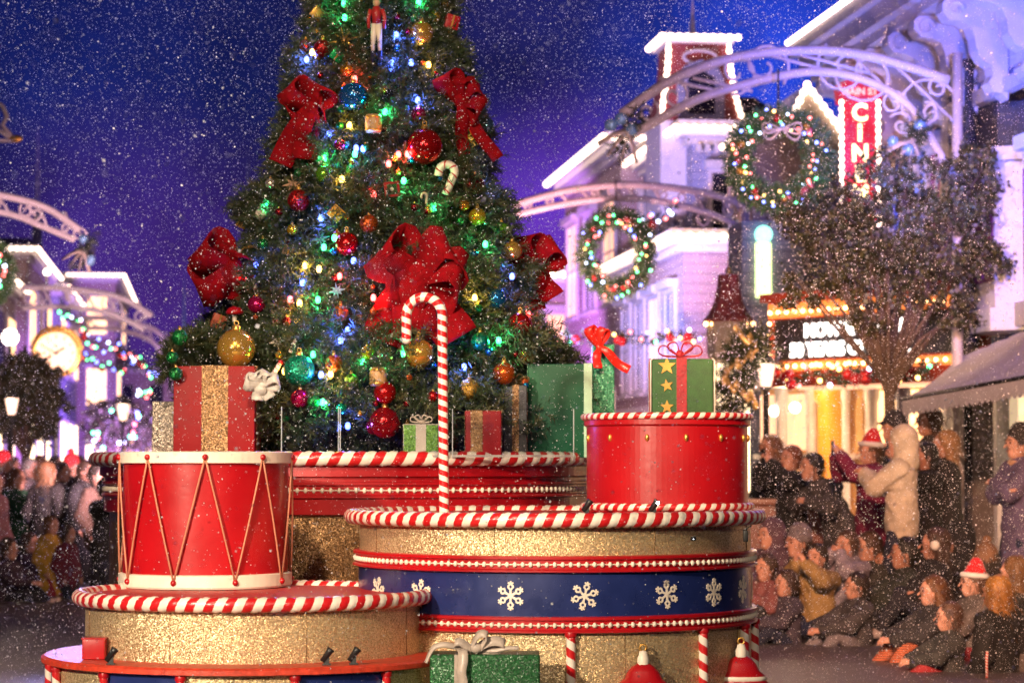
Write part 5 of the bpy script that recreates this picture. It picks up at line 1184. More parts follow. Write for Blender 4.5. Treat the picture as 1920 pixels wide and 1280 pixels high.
# cluster at left arch edge (top left)
cc_ = P(4, 232, 30); t = thing('arch_finial', 'pink-lit scroll finial with gold tip cut by the left edge of the picture', 'finial', cc_)
b = MB(); b.tube([(-.25, 0, .28), (-.12, 0, .3), (0, 0, .22), (.06, 0, .08), (0, 0, -.02), (.08, 0, -.12), (.16, 0, -.2)], .03, 8); b.tube([(-.25, 0, -.16), (-.08, 0, -.05), (.04, 0, -.14), (.16, 0, -.21), (-.2, 0, -.22)], .028, 8); b.build('scroll', m_arch, t)
b = MB(); b.ell((.17, 0, -.19), (.09, .05, .05), 12); b.build('tip', m_goldp, t)
# end ornaments on arch A left end
def cluster(c, label, seed):
    t = thing('ribbon_cluster', label, 'decoration', c); rng = random.Random(seed)
    V, Q, mi = garland_needles([(-.12, 0, -.25), (0, 0, 0), (.1, 0, .22)], .14, 130, seed, nl=.05, nw=.007, spray=9); npmesh('fir', V, Q, mfol, t, False, mi)
    for k in range(3):
        b = MB(); b.ell((rng.uniform(-.25, .1), rng.uniform(-.1, 0), rng.uniform(-.2, .2)), .07, 12); b.build('blue_ball', mat('ice_blue_ball', (.25, .5, .8), .25, metal=.4), t)
    for k in range(4):
        a = R(200+k*28); b = MB(); b.ribbon([Vector((0, -.05, 0)), Vector((math.cos(a)*.18, -.12, math.sin(a)*.18)), Vector((math.cos(a)*.36, -.08, math.sin(a)*.34-.04))], Vector((.2, .6, .7)), .08, .006); b.build('ribbon', mat('champagne_ribbon', (.6, .5, .42), .45, var=.2), t)
    return t
cluster(P(1178, 245, 26.3), 'fir sprig with ice blue balls at the left tip of the nearest right arch', 21)
cluster(P(160, 468, 37), 'fir sprig with blue balls at the tip of the nearest left arch', 22)
cluster(P(1712, 262, 26.2), 'fir sprig with blue balls at the post end of the nearest right arch', 23)
# wreaths
m_wr = [mat('wreath_fir', c, .6, var=.35, scale=20) for c in ((.06, .14, .045), (.035, .10, .03), (.11, .15, .05), (.05, .12, .06))]
def wreath(px, py, rx, ry, Y, label, seed, n=48, rb_=.017):
    c = P(px, py, Y); a = rx*Y/F; bb_ = ry*Y/F; t = thing('wreath', label, 'wreath', c, group='lit wreaths hanging from the arches'); m_ = 40
    ring = [Vector((a*math.cos(2*math.pi*i/m_), 0, bb_*math.sin(2*math.pi*i/m_))) for i in range(m_+1)]
    V, Q, mi = garland_needles(ring, .17, 1900, seed, nl=.06, nw=.008, spray=9); npmesh('foliage', V, Q, m_wr, t, False, mi)
    rng = random.Random(seed); ks = ['blue', 'red', 'green', 'white', 'red', 'blue', 'green', 'amber', 'red']
    pts = []
    for i in range(n):
        an = 2*math.pi*i/n+rng.uniform(-.05, .05); q = rng.uniform(.74, 1.26); pts.append(Vector((a*q*math.cos(an), -.10-rng.random()*.04, bb_*q*math.sin(an))))
    rng.shuffle(ks)
    for p in pts:
        b = MB(); b.ell(p, rb_*rng.uniform(.8, 1.1), 8, m=6); b.build('bulb', m_bl[rng.choice(ks)], t)
    for k in range(12):
        an = rng.uniform(0, 6.28); b = MB(); b.ell((a*math.cos(an), -.1, bb_*math.sin(an)), .045, 10); b.build('ball', mat('wreath_ball', rng.choice([(.5, .02, .02), (.6, .3, .05), (.4, .1, .1)]), .25, metal=.5), t)
    b = MB(); b.tube([(0, 0, bb_+.1), (0, 0, bb_+.55)], .012, 6); b.build('hanger', m_black, t)
    return t, c, a, bb_
wA, c, a, bb_ = wreath(1460, 300, 78, 76, 26.1, 'big wreath with coloured bulbs and champagne bow hanging from the nearest arch, top right', 31, 60)
bw = thing('bow', None, None); bw.parent = wA; bw.location = (.02, -.1, bb_*.75)
for deg in (205, 335, 180, 0):
    an = R(deg); ux = Vector((math.cos(an), -.3, math.sin(an))).normalized(); uz = Vector((-math.sin(an), -.4, math.cos(an))).normalized(); b = MB(); b.ribbon(loop_pts(Vector(), ux, uz, .22, .14), Vector((0, 1, .4)), .08, .006); b.build('loop', mat('champagne_ribbon', (.6, .5, .42), .45, var=.2), bw)
wB, c, a, bb_ = wreath(1155, 475, 56, 68, 35.8, 'smaller wreath with coloured bulbs hanging from the second arch, right of the tree', 32, 46, .021)
wC, c, a, bb_ = wreath(-28, 510, 38, 50, 37, 'wreath with coloured bulbs cut by the left edge of the picture', 33, 30, .03)
def garland(label, pts2, Y0, Y1, n, seed, rad=.12, kinds=('blue', 'red', 'green', 'red', 'white', 'amber'), rb_=.028, sag=0, balls=6, needles=45):
    q = [P(x, y, Y0+(Y1-Y0)*i/(len(pts2)-1)) for i, (x, y) in enumerate(pts2)]; base = q[len(q)//2]
    t = thing('lit_garland', label, 'garland', base); Ls = sum((q[i+1]-q[i]).length for i in range(len(q)-1))
    V, Q, mi = garland_needles([p-base for p in q], rad, int(needles*Ls), seed, nl=.07, nw=.010, spray=9); npmesh('foliage', V, Q, mfol, t, False, mi)
    rng = random.Random(seed)
    for i in range(n):
        u = (i+.5)/n*(len(q)-1); k = int(u); p = q[k].lerp(q[k+1], u-k)-base+Vector((rng.uniform(-.04, .04), -rad*.8, rng.uniform(-rad, rad)))
        b = MB(); b.ell(p, rb_, 8, m=6); b.build('bulb', m_bl[rng.choice(kinds)], t)
    for i in range(balls):
        u = rng.random()*(len(q)-1.01); k = int(u); p = q[k].lerp(q[k+1], u-k)-base+Vector((0, -rad*.7, rng.uniform(-rad, 0)))
        b = MB(); b.ell(p, .07, 10); b.build('ball', mat('garland_red_ball', (.5, .015, .02), .3, metal=.4), t)
    return t
garland('fir garland with red balls and bulbs under the marquee, behind the street tree', [(1440, 696), (1500, 704), (1560, 704), (1600, 698), (1680, 694), (1750, 688)], 29.0, 26.8, 20, 41, rad=.13, balls=9)
garland('fir garland with blue and red bulbs between the tree and the ticket booth', [(1060, 630), (1130, 634), (1200, 632), (1270, 628), (1320, 630)], 37, 37, 17, 42, rad=.11)
garland('bulb-lit garland swinging from the smaller wreath up to the second arch', [(1160, 420), (1200, 422), (1240, 405), (1275, 385)], 35.8, 36, 12, 43, rad=.09, balls=2)
garland('upper string of the left side garlands, left of the tree above the hall', [(110, 585), (150, 600), (165, 640), (200, 650), (235, 660), (260, 680), (290, 700)], 56, 62, 30, 44, rad=.16, rb_=.038, balls=5, kinds=('green', 'red', 'white', 'green', 'red', 'blue'), needles=26)
garland('lower string of the left side garlands, beside the clock', [(150, 650), (160, 672), (190, 690), (230, 690), (270, 690), (300, 700)], 60, 64, 18, 45, rad=.15, rb_=.038, balls=3, kinds=('green', 'red', 'blue'), needles=26)
garland('short string of green and white bulbs just left of the bronze gift', [(255, 738), (270, 742), (285, 740)], 55, 55, 8, 46, rad=.12, rb_=.035, balls=0, kinds=('green', 'red', 'white'), needles=26)
# clock
ck = P(106, 662, 50); t = thing('street_clock', 'large round gilt clock with cream face on a post, left side', 'clock', (ck.x, 50, 0))
rK = 38*50/F
def yl(prof, c): # lathe about y axis (facing camera)
    b = MB(); b.xf = Matrix.Translation(c) @ Matrix.Rotation(math.pi/2, 4, 'X'); b.lathe(prof, n=40); return b
yl([(rK*1.02, .05), (rK*1.16, .08), (rK*1.22, 0), (rK*1.22, -.1), (0, -.12)], (0, 0, ck.z)).build('case', m_goldp, t)
yl([(0, .04), (rK*1.02, .04)], (0, 0, ck.z)).build('face', emis('clock_face', (1, .70, .42), .5), t)
b = MB()
for i in range(12):
    a = 2*math.pi*i/12; b.xf = Matrix.Translation((0, -.045, ck.z)) @ Matrix.Rotation(a, 4, 'Y'); b.box((-.014, -.006, rK*.74), (.014, 0, rK*.9))
b.build('hour_marks', m_goldp, t)
for nm, a, l_, w in (('hour_hand', 1.0, .5, .02), ('minute_hand', 5.2, .78, .013)):
    b = MB(); b.xf = Matrix.Translation((0, -.055, ck.z)) @ Matrix.Rotation(a, 4, 'Y'); b.box((-w, -.004, -.05), (w, .004, rK*l_)); b.build(nm, m_black, t)
b = MB()
for i in range(17):
    a = math.pi*(.08+.84*i/16); b.ell((rK*1.24*math.cos(a), .02, ck.z+rK*1.24*math.sin(a)), (.05, .06, .07), 8)
b.build('crest', m_goldp, t)
b = MB(); b.lathe([(.16, 0), (.14, .3), (.06, .5), (.05, ck.z-rK*1.2)], n=12); b.build('post', m_black, t)
# globe lamp & lanterns
def lantern(px, py, Y, label, globe=False, s=1.0):
    c = P(px, py, Y); t = thing('street_lamp', label, 'street lamp', (c.x, Y, 0)); b = MB(); b.lathe([(.12, 0), (.1, .25), (.04, .4), (.035, c.z-.2*s), (.06*s, c.z-.16*s)], n=10); b.build('post', m_black, t)
    if globe: b = MB(); b.ell((0, 0, c.z), .17*s, 16); b.build('globe', emis('globe_light', (1, .86, .72), 7), t)
    else:
        b = MB(); b.lathe([(.055*s, -.15*s), (.10*s, .08*s)], (0, 0, c.z), 6, smooth=False); b.build('glass', emis('lantern_glass', (1, .7, .55), 1.1), t)
        b = MB(); b.lathe([(.12*s, .081*s), (.07*s, .15*s), (.02*s, .2*s), (0, .26*s)], (0, 0, c.z), 6, smooth=False); b.lathe([(.06*s, -.151*s), (.06*s, -.18*s), (0, -.19*s)], (0, 0, c.z), 6, smooth=False); b.build('lantern_cap', m_black, t)
    q = lamp('lamp_glow', 'POINT', (0, 0, 0), None, (1, .66, .42), 45 if globe else 25, rad=.12); q.parent = t; q.location = (0, -.35, c.z)
    return t
lantern(19, 632, 48, 'street lamp with a bright white globe above the clipped tree at the left edge', True)
lantern(22, 757, 42, 'pink lantern in front of the clipped tree at the left edge', s=1.2)
lantern(231, 768, 60, 'warm glowing lantern in front of the far hall, left of the bronze gift', s=1.7)
lantern(1436, 697, 27.5, 'pale pink lantern left of the theatre doors', s=1.1)
lantern(88, 515-5, 62, 'small white globe lamp on a tall post above the clock', True, .5)
# gold ribboned shrub next to the green gift
c = P(1385, 705, 27); t = thing('festive_topiary', 'fir topiary wound with gold ribbon, just right of the green gift', 'topiary', (c.x, 27, .13))
V, Q, mi = garland_needles([(-.05, 0, c.z-.55), (-.06, 0, c.z-.2), (.05, 0, c.z+.15), (.16, 0, c.z+.28), (.28, 0, c.z+.18)], .24, 650, 61, nl=.06, nw=.008, spray=9); npmesh('foliage', V, Q, mfol, t, False, mi)
for k in range(9):
    a = k*.9; b = MB(); b.ribbon([Vector((.18*math.cos(a+u*.5), -.16+.05*math.sin(u*2), c.z-.5+k*.09+u*.1)) for u in (0, .5, 1, 1.5, 2)], Vector((.3, .2, 1)), .07, .006); b.build('ribbon', mat('gold_ribbon', (.75, .5, .18), .35, metal=.4), t)
b = MB(); b.lathe([(.2, 0), (.24, .5), (.03, .52), (.03, c.z-.5)], n=16); b.build('pot_and_stem', mat('terracotta', (.3, .1, .06), .7), t)
# ------------------------------------------------------------------ leafy trees
def leaf_tree(name, label, c, crown, n, trunk_h, leaf, cols, seed, blobs, trunk_r=.07, cat='tree', parts=None, grp=None, hole=.0):
    """crown : list of (cx,cz,rx,rz) blobs (relative to c), leaf-sized faces scattered in their volume"""
    rng = np.random.default_rng(seed); t = thing(name, label, cat, c, group=grp)
    V = []; 
    w = np.array([b_[2]*b_[3] for b_ in blobs]); w = w/w.sum(); cnt = rng.multinomial(n, w); P_ = []
    for (bx, bz, rx, rz), k in zip(blobs, cnt):
        # clumps of leaves inside each blob
        nc = max(3, k//45); cd_ = rng.normal(0, 1, (nc, 3)); cd_ /= np.linalg.norm(cd_, axis=1)[:, None]; rad = rng.random((nc, 1))**.45; cc2 = cd_*rad
        i = rng.integers(0, nc, k); pts = cc2[i]*np.array([rx, rx*.8, rz])+rng.normal(0, 1, (k, 3))*np.array([rx, rx, rz])*.11*rng.random((k, 1))**.5*1.3
        P_.append(pts+np.array([bx, 0, bz]))
    Pn = np.concatenate(P_); N_ = len(Pn)
    d = rng.normal(0, 1, (N_, 3)); d[:, 2] -= .3; d /= np.linalg.norm(d, axis=1)[:, None]; s_ = np.cross(d, rng.normal(0, 1, (N_, 3))); s_ /= np.linalg.norm(s_, axis=1)[:, None]
    L = leaf*(.6+.8*rng.random((N_, 1))); Wd = L*.36
    V = np.stack([Pn, Pn+d*L*.5+s_*Wd, Pn+d*L, Pn+d*L*.5-s_*Wd], 1).reshape(-1, 3); Q = np.arange(len(V)).reshape(-1, 4)
    npmesh('crown', V, Q, cols, t, False, rng.integers(0, len(cols), N_))
    b = MB(); rg = random.Random(seed); top = min(bl[1]-bl[3]*.4 for bl in blobs)
    b.tube([(0, 0, 0), (.03, 0, trunk_h*.5), (0, 0, trunk_h)], [trunk_r*1.3, trunk_r, trunk_r*.8], 10)
    for (bx, bz, rx, rz) in blobs:
        for q in range(3):
            e_ = Vector((bx+rg.uniform(-.5, .5)*rx, rg.uniform(-.4, .4)*rx, bz+rg.uniform(-.2, .6)*rz)); s0 = Vector((0, 0, trunk_h*rg.uniform(.86, 1))); mdp = s0.lerp(e_, .5)+Vector((rg.uniform(-.1, .1), rg.uniform(-.1, .1), .08))
            b.tube([s0, mdp, e_], [trunk_r*.5, trunk_r*.28, .008], 6)
    b.build('trunk', mat('street_bark', (.10, .065, .045), .85, var=.4, scale=20, bump=.6), t)
    return t
YT = 26.1; tb = P(1667, 800, YT); base = Vector((tb.x, YT, .13))
def bl_(px, py, rpx, rpy): q = P(px, py, YT); return (q.x-base.x, q.z-.13, rpx*YT/F, rpy*YT/F)
m_lf = [mat('leaf_dark', (.034, .040, .010), .6, var=.3, scale=8), mat('leaf_olive', (.080, .072, .018), .45, var=.3, scale=8), mat('leaf_brown', (.060, .042, .020), .5, var=.3, scale=8)]
leaf_tree('street_tree', 'slim street tree with sparse dark leafy crown in front of the marquee', base, None, 18500, zat(690, YT)-.13, .054, m_lf, 71,
          [bl_(1660, 400, 130, 95), bl_(1560, 420, 110, 75), bl_(1790, 400, 95, 105), bl_(1700, 330, 100, 55), bl_(1510, 400, 70, 60), bl_(1590, 520, 100, 65), bl_(1740, 530, 110, 75), bl_(1665, 500, 90, 70), bl_(1850, 470, 45, 80), bl_(1640, 610, 60, 40), bl_(1500, 540, 50, 45), bl_(1830, 320, 55, 55), bl_(1800, 580, 55, 40)])
m_lf2 = [mat('box_leaf', (.04, .045, .02), .5, var=.3), mat('box_leaf_light', (.075, .065, .03), .5, var=.3)]
def bl2(px, py, rpx, rpy, b0, Y): q = P(px, py, Y); return (q.x-b0.x, q.z-.13, rpx*Y/F, rpy*Y/F)
b0 = Vector((X_at(50, 46), 46, .13))
leaf_tree('clipped_tree', 'round clipped tree at the left edge in front of the clock', b0, None, 9000, zat(850, 46)-.13, .10, m_lf2, 72, [bl2(x, y, a, c_, b0, 46) for x, y, a, c_ in ((40, 720, 75, 65), (80, 760, 55, 60), (10, 760, 60, 60), (70, 700, 45, 45), (45, 790, 60, 35))], .1)
b0 = Vector((X_at(215, 66), 66, .13))
leaf_tree('clipped_tree', 'wide clipped tree in front of the far hall, left of the bronze gift', b0, None, 6000, zat(870, 66)-.13, .12, m_lf2, 73, [bl2(x, y, a, c_, b0, 66) for x, y, a, c_ in ((190, 800, 40, 45), (250, 800, 50, 48), (220, 770, 50, 25))], .1)
t = thing('tree_lights', 'red, green and blue bulbs strung in the wide clipped tree near the hall', 'light string', P(215, 800, 64)); rg = random.Random(4); pts_ = []
for i in range(16): pts_.append(Vector((rg.uniform(-.75, .75), rg.uniform(-.3, 0), rg.uniform(-.6, .5))))
bulbs_on(t, pts_, .05, ['green', 'green', 'blue', 'red', 'white']); b = MB(); b.tube(sorted(pts_, key=lambda v: v.x), .008, 5); b.build('wire', m_black, t)
# ================================================================== PEOPLE (one continuous smooth-union surface per body)
def surfnets(Fd, org, h):
    nx, ny, nz = Fd.shape
    ins = Fd < 0
    c = ins[:-1, :-1, :-1].astype(np.int8)
    for dx in (0, 1):
        for dy in (0, 1):
            for dz in (0, 1):
                if dx+dy+dz: c = c+ins[dx:nx-1+dx, dy:ny-1+dy, dz:nz-1+dz]
    act = (c > 0) & (c < 8); idx = np.argwhere(act); vid = -np.ones(act.shape, dtype=np.int64); vid[act] = np.arange(len(idx))
    acc = np.zeros((len(idx), 3)); cnt = np.zeros(len(idx))
    i, j, k = idx.T
    for ax in range(3):
        for a in (0, 1):
            for b in (0, 1):
                o0 = [0, 0, 0]; u, w = [q for q in range(3) if q != ax]; o0[u] = a; o0[w] = b; o1 = list(o0); o1[ax] = 1
                f0 = Fd[i+o0[0], j+o0[1], k+o0[2]]; f1 = Fd[i+o1[0], j+o1[1], k+o1[2]]
                m = (f0 < 0) != (f1 < 0); t = np.where(m, f0/np.where(m, f0-f1, 1), 0)
                p = np.zeros((len(idx), 3)); p[:, u] = a; p[:, w] = b; p[:, ax] = t
                acc += p*m[:, None]; cnt += m
    V = (idx+acc/np.maximum(cnt, 1)[:, None])*h+org
    Qs = []
    for ax in range(3):
        u, w = [(1, 2), (2, 0), (0, 1)][ax]
        sl0 = [slice(None)]*3; sl1 = [slice(None)]*3; sl0[ax] = slice(0, -1); sl1[ax] = slice(1, None)
        A = ins[tuple(sl0)]; B_ = ins[tuple(sl1)]; e_ = np.argwhere(A != B_)
        e_ = e_[(e_[:, u] > 0) & (e_[:, w] > 0) & (e_[:, u] < Fd.shape[u]-1) & (e_[:, w] < Fd.shape[w]-1)]
        def g(du, dw): q = e_.copy(); q[:, u] -= du; q[:, w] -= dw; return vid[q[:, 0], q[:, 1], q[:, 2]]
        q = np.stack([g(1, 1), g(0, 1), g(0, 0), g(1, 0)], 1); fl = A[e_[:, 0], e_[:, 1], e_[:, 2]]; q[~fl] = q[~fl][:, ::-1]
        Qs.append(q)
    return V, np.concatenate(Qs)
def sdf(caps, h=.012, k0=.02, wob=0, wf=30, seed=0):
    """caps: (a,b,ra,rb[,scale xyz][,k])  -> V,Q"""
    A = np.array([[min(c[0][q], c[1][q])-max(c[2], c[3])*max(c[4] if len(c) > 4 and c[4] else (1,)) for q in range(3)] for c in caps]).min(0)-.04
    Bm = np.array([[max(c[0][q], c[1][q])+max(c[2], c[3])*max(c[4] if len(c) > 4 and c[4] else (1,)) for q in range(3)] for c in caps]).max(0)+.04
    n = np.ceil((Bm-A)/h).astype(int)+1; Fd = np.full(n, .25)
    for c in caps:
        a = np.array(c[0], float); b = np.array(c[1], float); ra, rb = c[2], c[3]; sc_ = np.array(c[4], float) if len(c) > 4 and c[4] else np.ones(3); k = c[5] if len(c) > 5 else k0
        R_ = max(ra, rb)*sc_.max()+.07; lo = np.clip(((np.minimum(a, b)-R_-A)/h).astype(int), 0, n-1); hi = np.clip(((np.maximum(a, b)+R_-A)/h).astype(int)+2, 1, n)
        g = np.meshgrid(*[A[q]+np.arange(lo[q], hi[q])*h for q in range(3)], indexing='ij'); p = np.stack(g, -1)
        m_ = (a+b)/2; ps = (p-m_)/sc_; as_ = (a-m_)/sc_; bs = (b-m_)/sc_; ba = bs-as_; L = max(ba @ ba, 1e-9)
        t = np.clip(((ps-as_) @ ba)/L, 0, 1); d = (np.linalg.norm(ps-as_-t[..., None]*ba, axis=-1)-(ra+(rb-ra)*t))*sc_.min()
        S_ = (slice(lo[0], hi[0]), slice(lo[1], hi[1]), slice(lo[2], hi[2])); f = Fd[S_]
        hh = np.clip(.5+.5*(f-d)/k, 0, 1); Fd[S_] = f*(1-hh)+d*hh-k*hh*(1-hh)
    if wob:
        g = np.meshgrid(*[A[q]+np.arange(n[q])*h for q in range(3)], indexing='ij'); s = seed
        Fd = Fd+wob*(np.sin(wf*g[2]+6*np.sin(wf*.35*g[0]+s)+3*np.sin(wf*.3*g[1]+2*s))*.6+.5*np.sin(wf*1.3*g[0]+4*np.sin(wf*.5*g[2]+s)))
    return surfnets(Fd, A, h)
def ik(a, t, l1, l2, pole):
    a = Vector(a); t = Vector(t); d = t-a; L = min(d.length, (l1+l2)*.995); d.normalize(); t = a+d*L
    x = (l1*l1-l2*l2+L*L)/(2*L); hgt = math.sqrt(max(0, l1*l1-x*x)); p = Vector(pole); p = (p-d*p.dot(d)).normalized()
    return a+d*x+p*hgt, t
SK = {'light': (.55, .28, .20), 'tan': (.42, .20, .13), 'brown': (.20, .09, .055)}
def fabric(c): return mat('fabric', c, .85, var=.3, scale=9, bump=.5, bscale=70, det=5)
def hairm(c): return mat('hair', c, .5, var=.45, scale=28, bump=.6, bscale=90)
def strands(V, Q, c0, n, L, seed, w=.0022, out=False):
    rng = np.random.default_rng(seed); i = rng.integers(0, len(V), n); p = V[i]; c = np.array(c0); nn_ = p-c; nn_ /= np.linalg.norm(nn_, axis=1)[:, None]
    d = nn_*(1.0 if out else .28)+np.array([0, -.25, -1.0])*(0 if out else 1)+rng.normal(0, .28, (n, 3)); d /= np.linalg.norm(d, axis=1)[:, None]
    s = np.cross(d, nn_+rng.normal(0, .2, (n, 3))); s /= np.linalg.norm(s, axis=1)[:, None]; l = L*(.5+rng.random((n, 1)))
    m = p+d*l*.5+nn_*.004; e = m+(d+np.array([0, 0, -.4]))*l*.5
    W_ = np.stack([p-s*w, p+s*w, m+s*w, m-s*w, e+s*w*.3, e-s*w*.3], 1).reshape(-1, 3); k = len(V)+np.arange(n)[:, None]*6
    q = np.concatenate([k+np.array([[0, 1, 2, 3]]), k+np.array([[3, 2, 4, 5]])]); return np.concatenate([V, W_]), np.concatenate([Q, q])
def person(label, px, ptop, Y, face=(-1, -.35), H=1.7, pose='stand', arms='down', top=(.03, .03, .035), legs=(.02, .02, .03), hair=(.04, .02, .012), hlen=0, hat=None, hatc=(.5, .02, .02), skin='light', shoe=(.35, .3, .3), lean=.0, tilt=.0, z=0.0, group='spectators sitting along the right kerb', hood=None, long=False, res=.0125, stripe=None, seed=None, legp='up', hairtie=False, turn=0, scarf=None, pocket=False, headscale=None):
    seed = seed if seed is not None else int(px*7+ptop) % 97; rng = random.Random(seed)
    kid = H < 1.4; hs = headscale or (1.30 if kid else 1.16)
    hip = .52*H if pose == 'stand' else .085*H
    if pose == 'kneel': hip = .2*H
    sw = .105*H*(.95 if kid else 1)
    ln = math.sin(lean)*.3*H; up = math.cos(lean)
    Pz = Vector((0, 0, hip)); Wa = Pz+Vector((0, ln*.3, .11*H*up)); Ch = Pz+Vector((0, ln*.75, .235*H*up)); Nk = Pz+Vector((0, ln, .315*H*up)); Hd = Nk+Vector((0, .012*H+math.sin(lean+tilt)*.09*H, .092*H*hs*math.cos(lean*.5+tilt)))
    base_z = z
    # scale check : place so that head top lands on ptop
    top_local = Hd.z+.072*H*hs
    zt_ = zat(ptop, Y)
    f = 1.0
    if pose == 'stand': base_z = zt_-top_local
    else: base_z = zt_-top_local
    x = X_at(px, Y)-0
    yaw = math.atan2(-face[0], face[1])
    # the head sits slightly forward of the root : shift the root back
    fx, fy = Vector(face).normalized()
    root = thing('person', label, 'person', (x-fx*Hd.y, Y-fy*Hd.y, base_z), yaw, group=None)
    S_ = {}
    sh = {}
    for sg in (-1, 1): sh[sg] = Ch+Vector((sg*sw, -.005*H, .045*H))
    u1, u2 = .172*H, .15*H
    ta = {}
    fwd = Vector((0, 1, 0))
    if arms == 'down': ta = {s: (sh[s]+Vector((s*.045*H, .05*H, -.29*H)), (s*.6, -1, 0)) for s in (-1, 1)}
    elif arms == 'phone': ta = {s: (Hd+Vector((s*.035*H, .21*H, -.03*H)), (s*1, .2, -1)) for s in (-1, 1)}
    elif arms == 'phone1': ta = {1: (Hd+Vector((.03*H, .22*H, -.02*H)), (1, .2, -1)), -1: (sh[-1]+Vector((.05*H, .16*H, -.16*H)), (-1, -.4, -1))}
    elif arms == 'clap': ta = {s: (Ch+Vector((s*.012*H, .21*H, .01*H)), (s*1, -.2, -1)) for s in (-1, 1)}
    elif arms == 'cross': ta = {s: (Ch+Vector((-s*.06*H, .12*H, -.05*H-.015*s*H)), (s*1, .2, -.6)) for s in (-1, 1)}
    elif arms == 'knees': ta = {s: (Pz+Vector((s*.06*H, .26*H, .16*H)), (s*1, -.2, -.4)) for s in (-1, 1)}
    elif arms == 'face': ta = {s: (Hd+Vector((s*.03*H, .10*H, -.05*H)), (s*1, .4, -1)) for s in (-1, 1)}
    elif arms == 'wave': ta = {1: (Hd+Vector((.18*H, .12*H, .10*H)), (1, -.2, -.6)), -1: (sh[-1]+Vector((-.03*H, .12*H, -.22*H)), (-1, -.5, 0))}
    elif arms == 'up1': ta = {1: (Hd+Vector((.05*H, .16*H, .04*H)), (1, .2, -.6)), -1: (Hd+Vector((-.05*H, .12*H, -.02*H)), (-1, .2, -.6))}
    el = {}; wr = {}
    for s in (-1, 1): el[s], wr[s] = ik(sh[s], ta[s][0], u1, u2, ta[s][1])
    hp = {s: Pz+Vector((s*.052*H, 0, -.01*H)) for s in (-1, 1)}; kn = {}; an = {}; toe = {}
    l1, l2 = .245*H, .235*H
    for s in (-1, 1):
        if pose == 'stand': kn[s], an[s] = ik(hp[s], (s*.07*H, .01*H*s, .045*H), l1, l2, (0, 1, 0)); toe[s] = an[s]+Vector((s*.015*H, .10*H, -.02*H))
        elif legp == 'up': kn[s], an[s] = ik(hp[s], (s*.075*H, (.34+.03*s)*H, .045*H), l1, l2, (s*.15, 0, 1)); toe[s] = an[s]+Vector((s*.01*H, .10*H, -.02*H))
        elif legp == 'cross': kn[s], an[s] = ik(hp[s], (-s*.07*H, .17*H, .04*H), l1, l2, (s*1, .1, .25)); toe[s] = an[s]+Vector((-s*.09*H, .03*H, -.01*H))
        elif legp == 'out': kn[s], an[s] = ik(hp[s], (s*.08*H, (.42+.03*s)*H, .045*H), l1, l2, (s*.1, 0, 1)); toe[s] = an[s]+Vector((s*.01*H, .06*H, .055*H))
    hr = .058*H*hs
    body = [(Pz, Wa, .075*H, .066*H, (1.15, .8, 1)), (Wa, Ch, .066*H, .075*H, (1.2, .8, 1)), (Ch+Vector((-sw*.6, 0, .04*H)), Ch+Vector((sw*.6, 0, .04*H)), .045*H, .045*H), (Ch, Nk, .05*H, .034*H), (Nk, Hd-Vector((0, .01, 0)), .031*H, .03*H)]
    body += [(Hd+Vector((0, -.008*H, .01*H)), Hd+Vector((0, -.008*H, .0101*H)), hr, hr, (.86, 1.05, 1.12)), (Hd+Vector((0, .018*H, -.036*H*hs)), Hd+Vector((0, .028*H, -.044*H*hs)), hr*.55, hr*.45, (1, 1, 1), .03)]
    body += [(Hd+Vector((0, .058*H*hs, .006*H)), Hd+Vector((0, .071*H*hs, -.012*H*hs)), .004*H, .0085*H, None, .008)]
    body += [(Hd+Vector((0, .056*H*hs, -.030*H*hs)), Hd+Vector((0, .0565*H*hs, -.030*H*hs)), .009*H, .009*H, (1.5, .7, .6), .006)]
    for s in (-1, 1):
        body += [(Hd+Vector((s*.050*H*hs, -.006*H, .008*H)), Hd+Vector((s*.052*H*hs, -.010*H, -.012*H)), .011*H, .008*H, (.6, 1, 1.2), .006)]
        body += [(Hd+Vector((s*.022*H*hs, .047*H*hs, .018*H*hs)), Hd+Vector((s*.03*H*hs, .043*H*hs, .019*H*hs)), .009*H, .008*H, None, .01)]
        body += [(sh[s], el[s], .034*H, .027*H), (el[s], wr[s], .027*H, .018*H)]
        body += [(hp[s], kn[s], .058*H, .037*H), (kn[s], an[s], .036*H, .022*H), (an[s], toe[s], .024*H, .016*H)]
        d = (wr[s]-el[s]).normalized()
        if arms in ('phone', 'phone1', 'up1') : d = (d+Vector((0, .2, .9))).normalized()
        pn = Vector((-s, .15, 0)) if arms not in ('cross', 'knees') else Vector((0, -.3, -1)); sd = d.cross(pn).normalized(); pn = sd.cross(d).normalized()
        pc = wr[s]+d*.028*H; body += [(wr[s]+d*.005*H, pc+d*.022*H, .016*H, .020*H, None, .012), (pc-sd*.011*H, pc+sd*.011*H, .015*H, .015*H, None, .01)]
        for q, (off, ll) in enumerate(((-.0175, .040), (-.006, .046), (.006, .043), (.0175, .034))):
            b0 = pc+sd*off*H+d*.022*H; b1 = b0+(d*.9-pn*-.25).normalized()*ll*.55*H; b2 = b1+(d*.75+pn*.6).normalized()*ll*.5*H
            body += [(b0, b1, .0062*H+.001, .0056*H+.001, None, .004), (b1, b2, .0056*H+.001, .0048*H+.001, None, .003)]
        tside = sd*(1 if (sd.z > 0) else -1); tb_ = pc+tside*.018*H-d*.01*H; t1 = tb_+(tside*.8+d*.6).normalized()*.026*H; body += [(tb_, t1, .008*H, .0068*H, None, .006), (t1, t1+(d+tside*.2+pn*.3).normalized()*.02*H, .0066*H, .0055*H, None, .004)]
    V, Q = sdf(body, res, .022)
    m_sk = mat('skin', SK[skin], .55, var=.12, scale=14)
    npmesh('body', V, Q, m_sk, root)
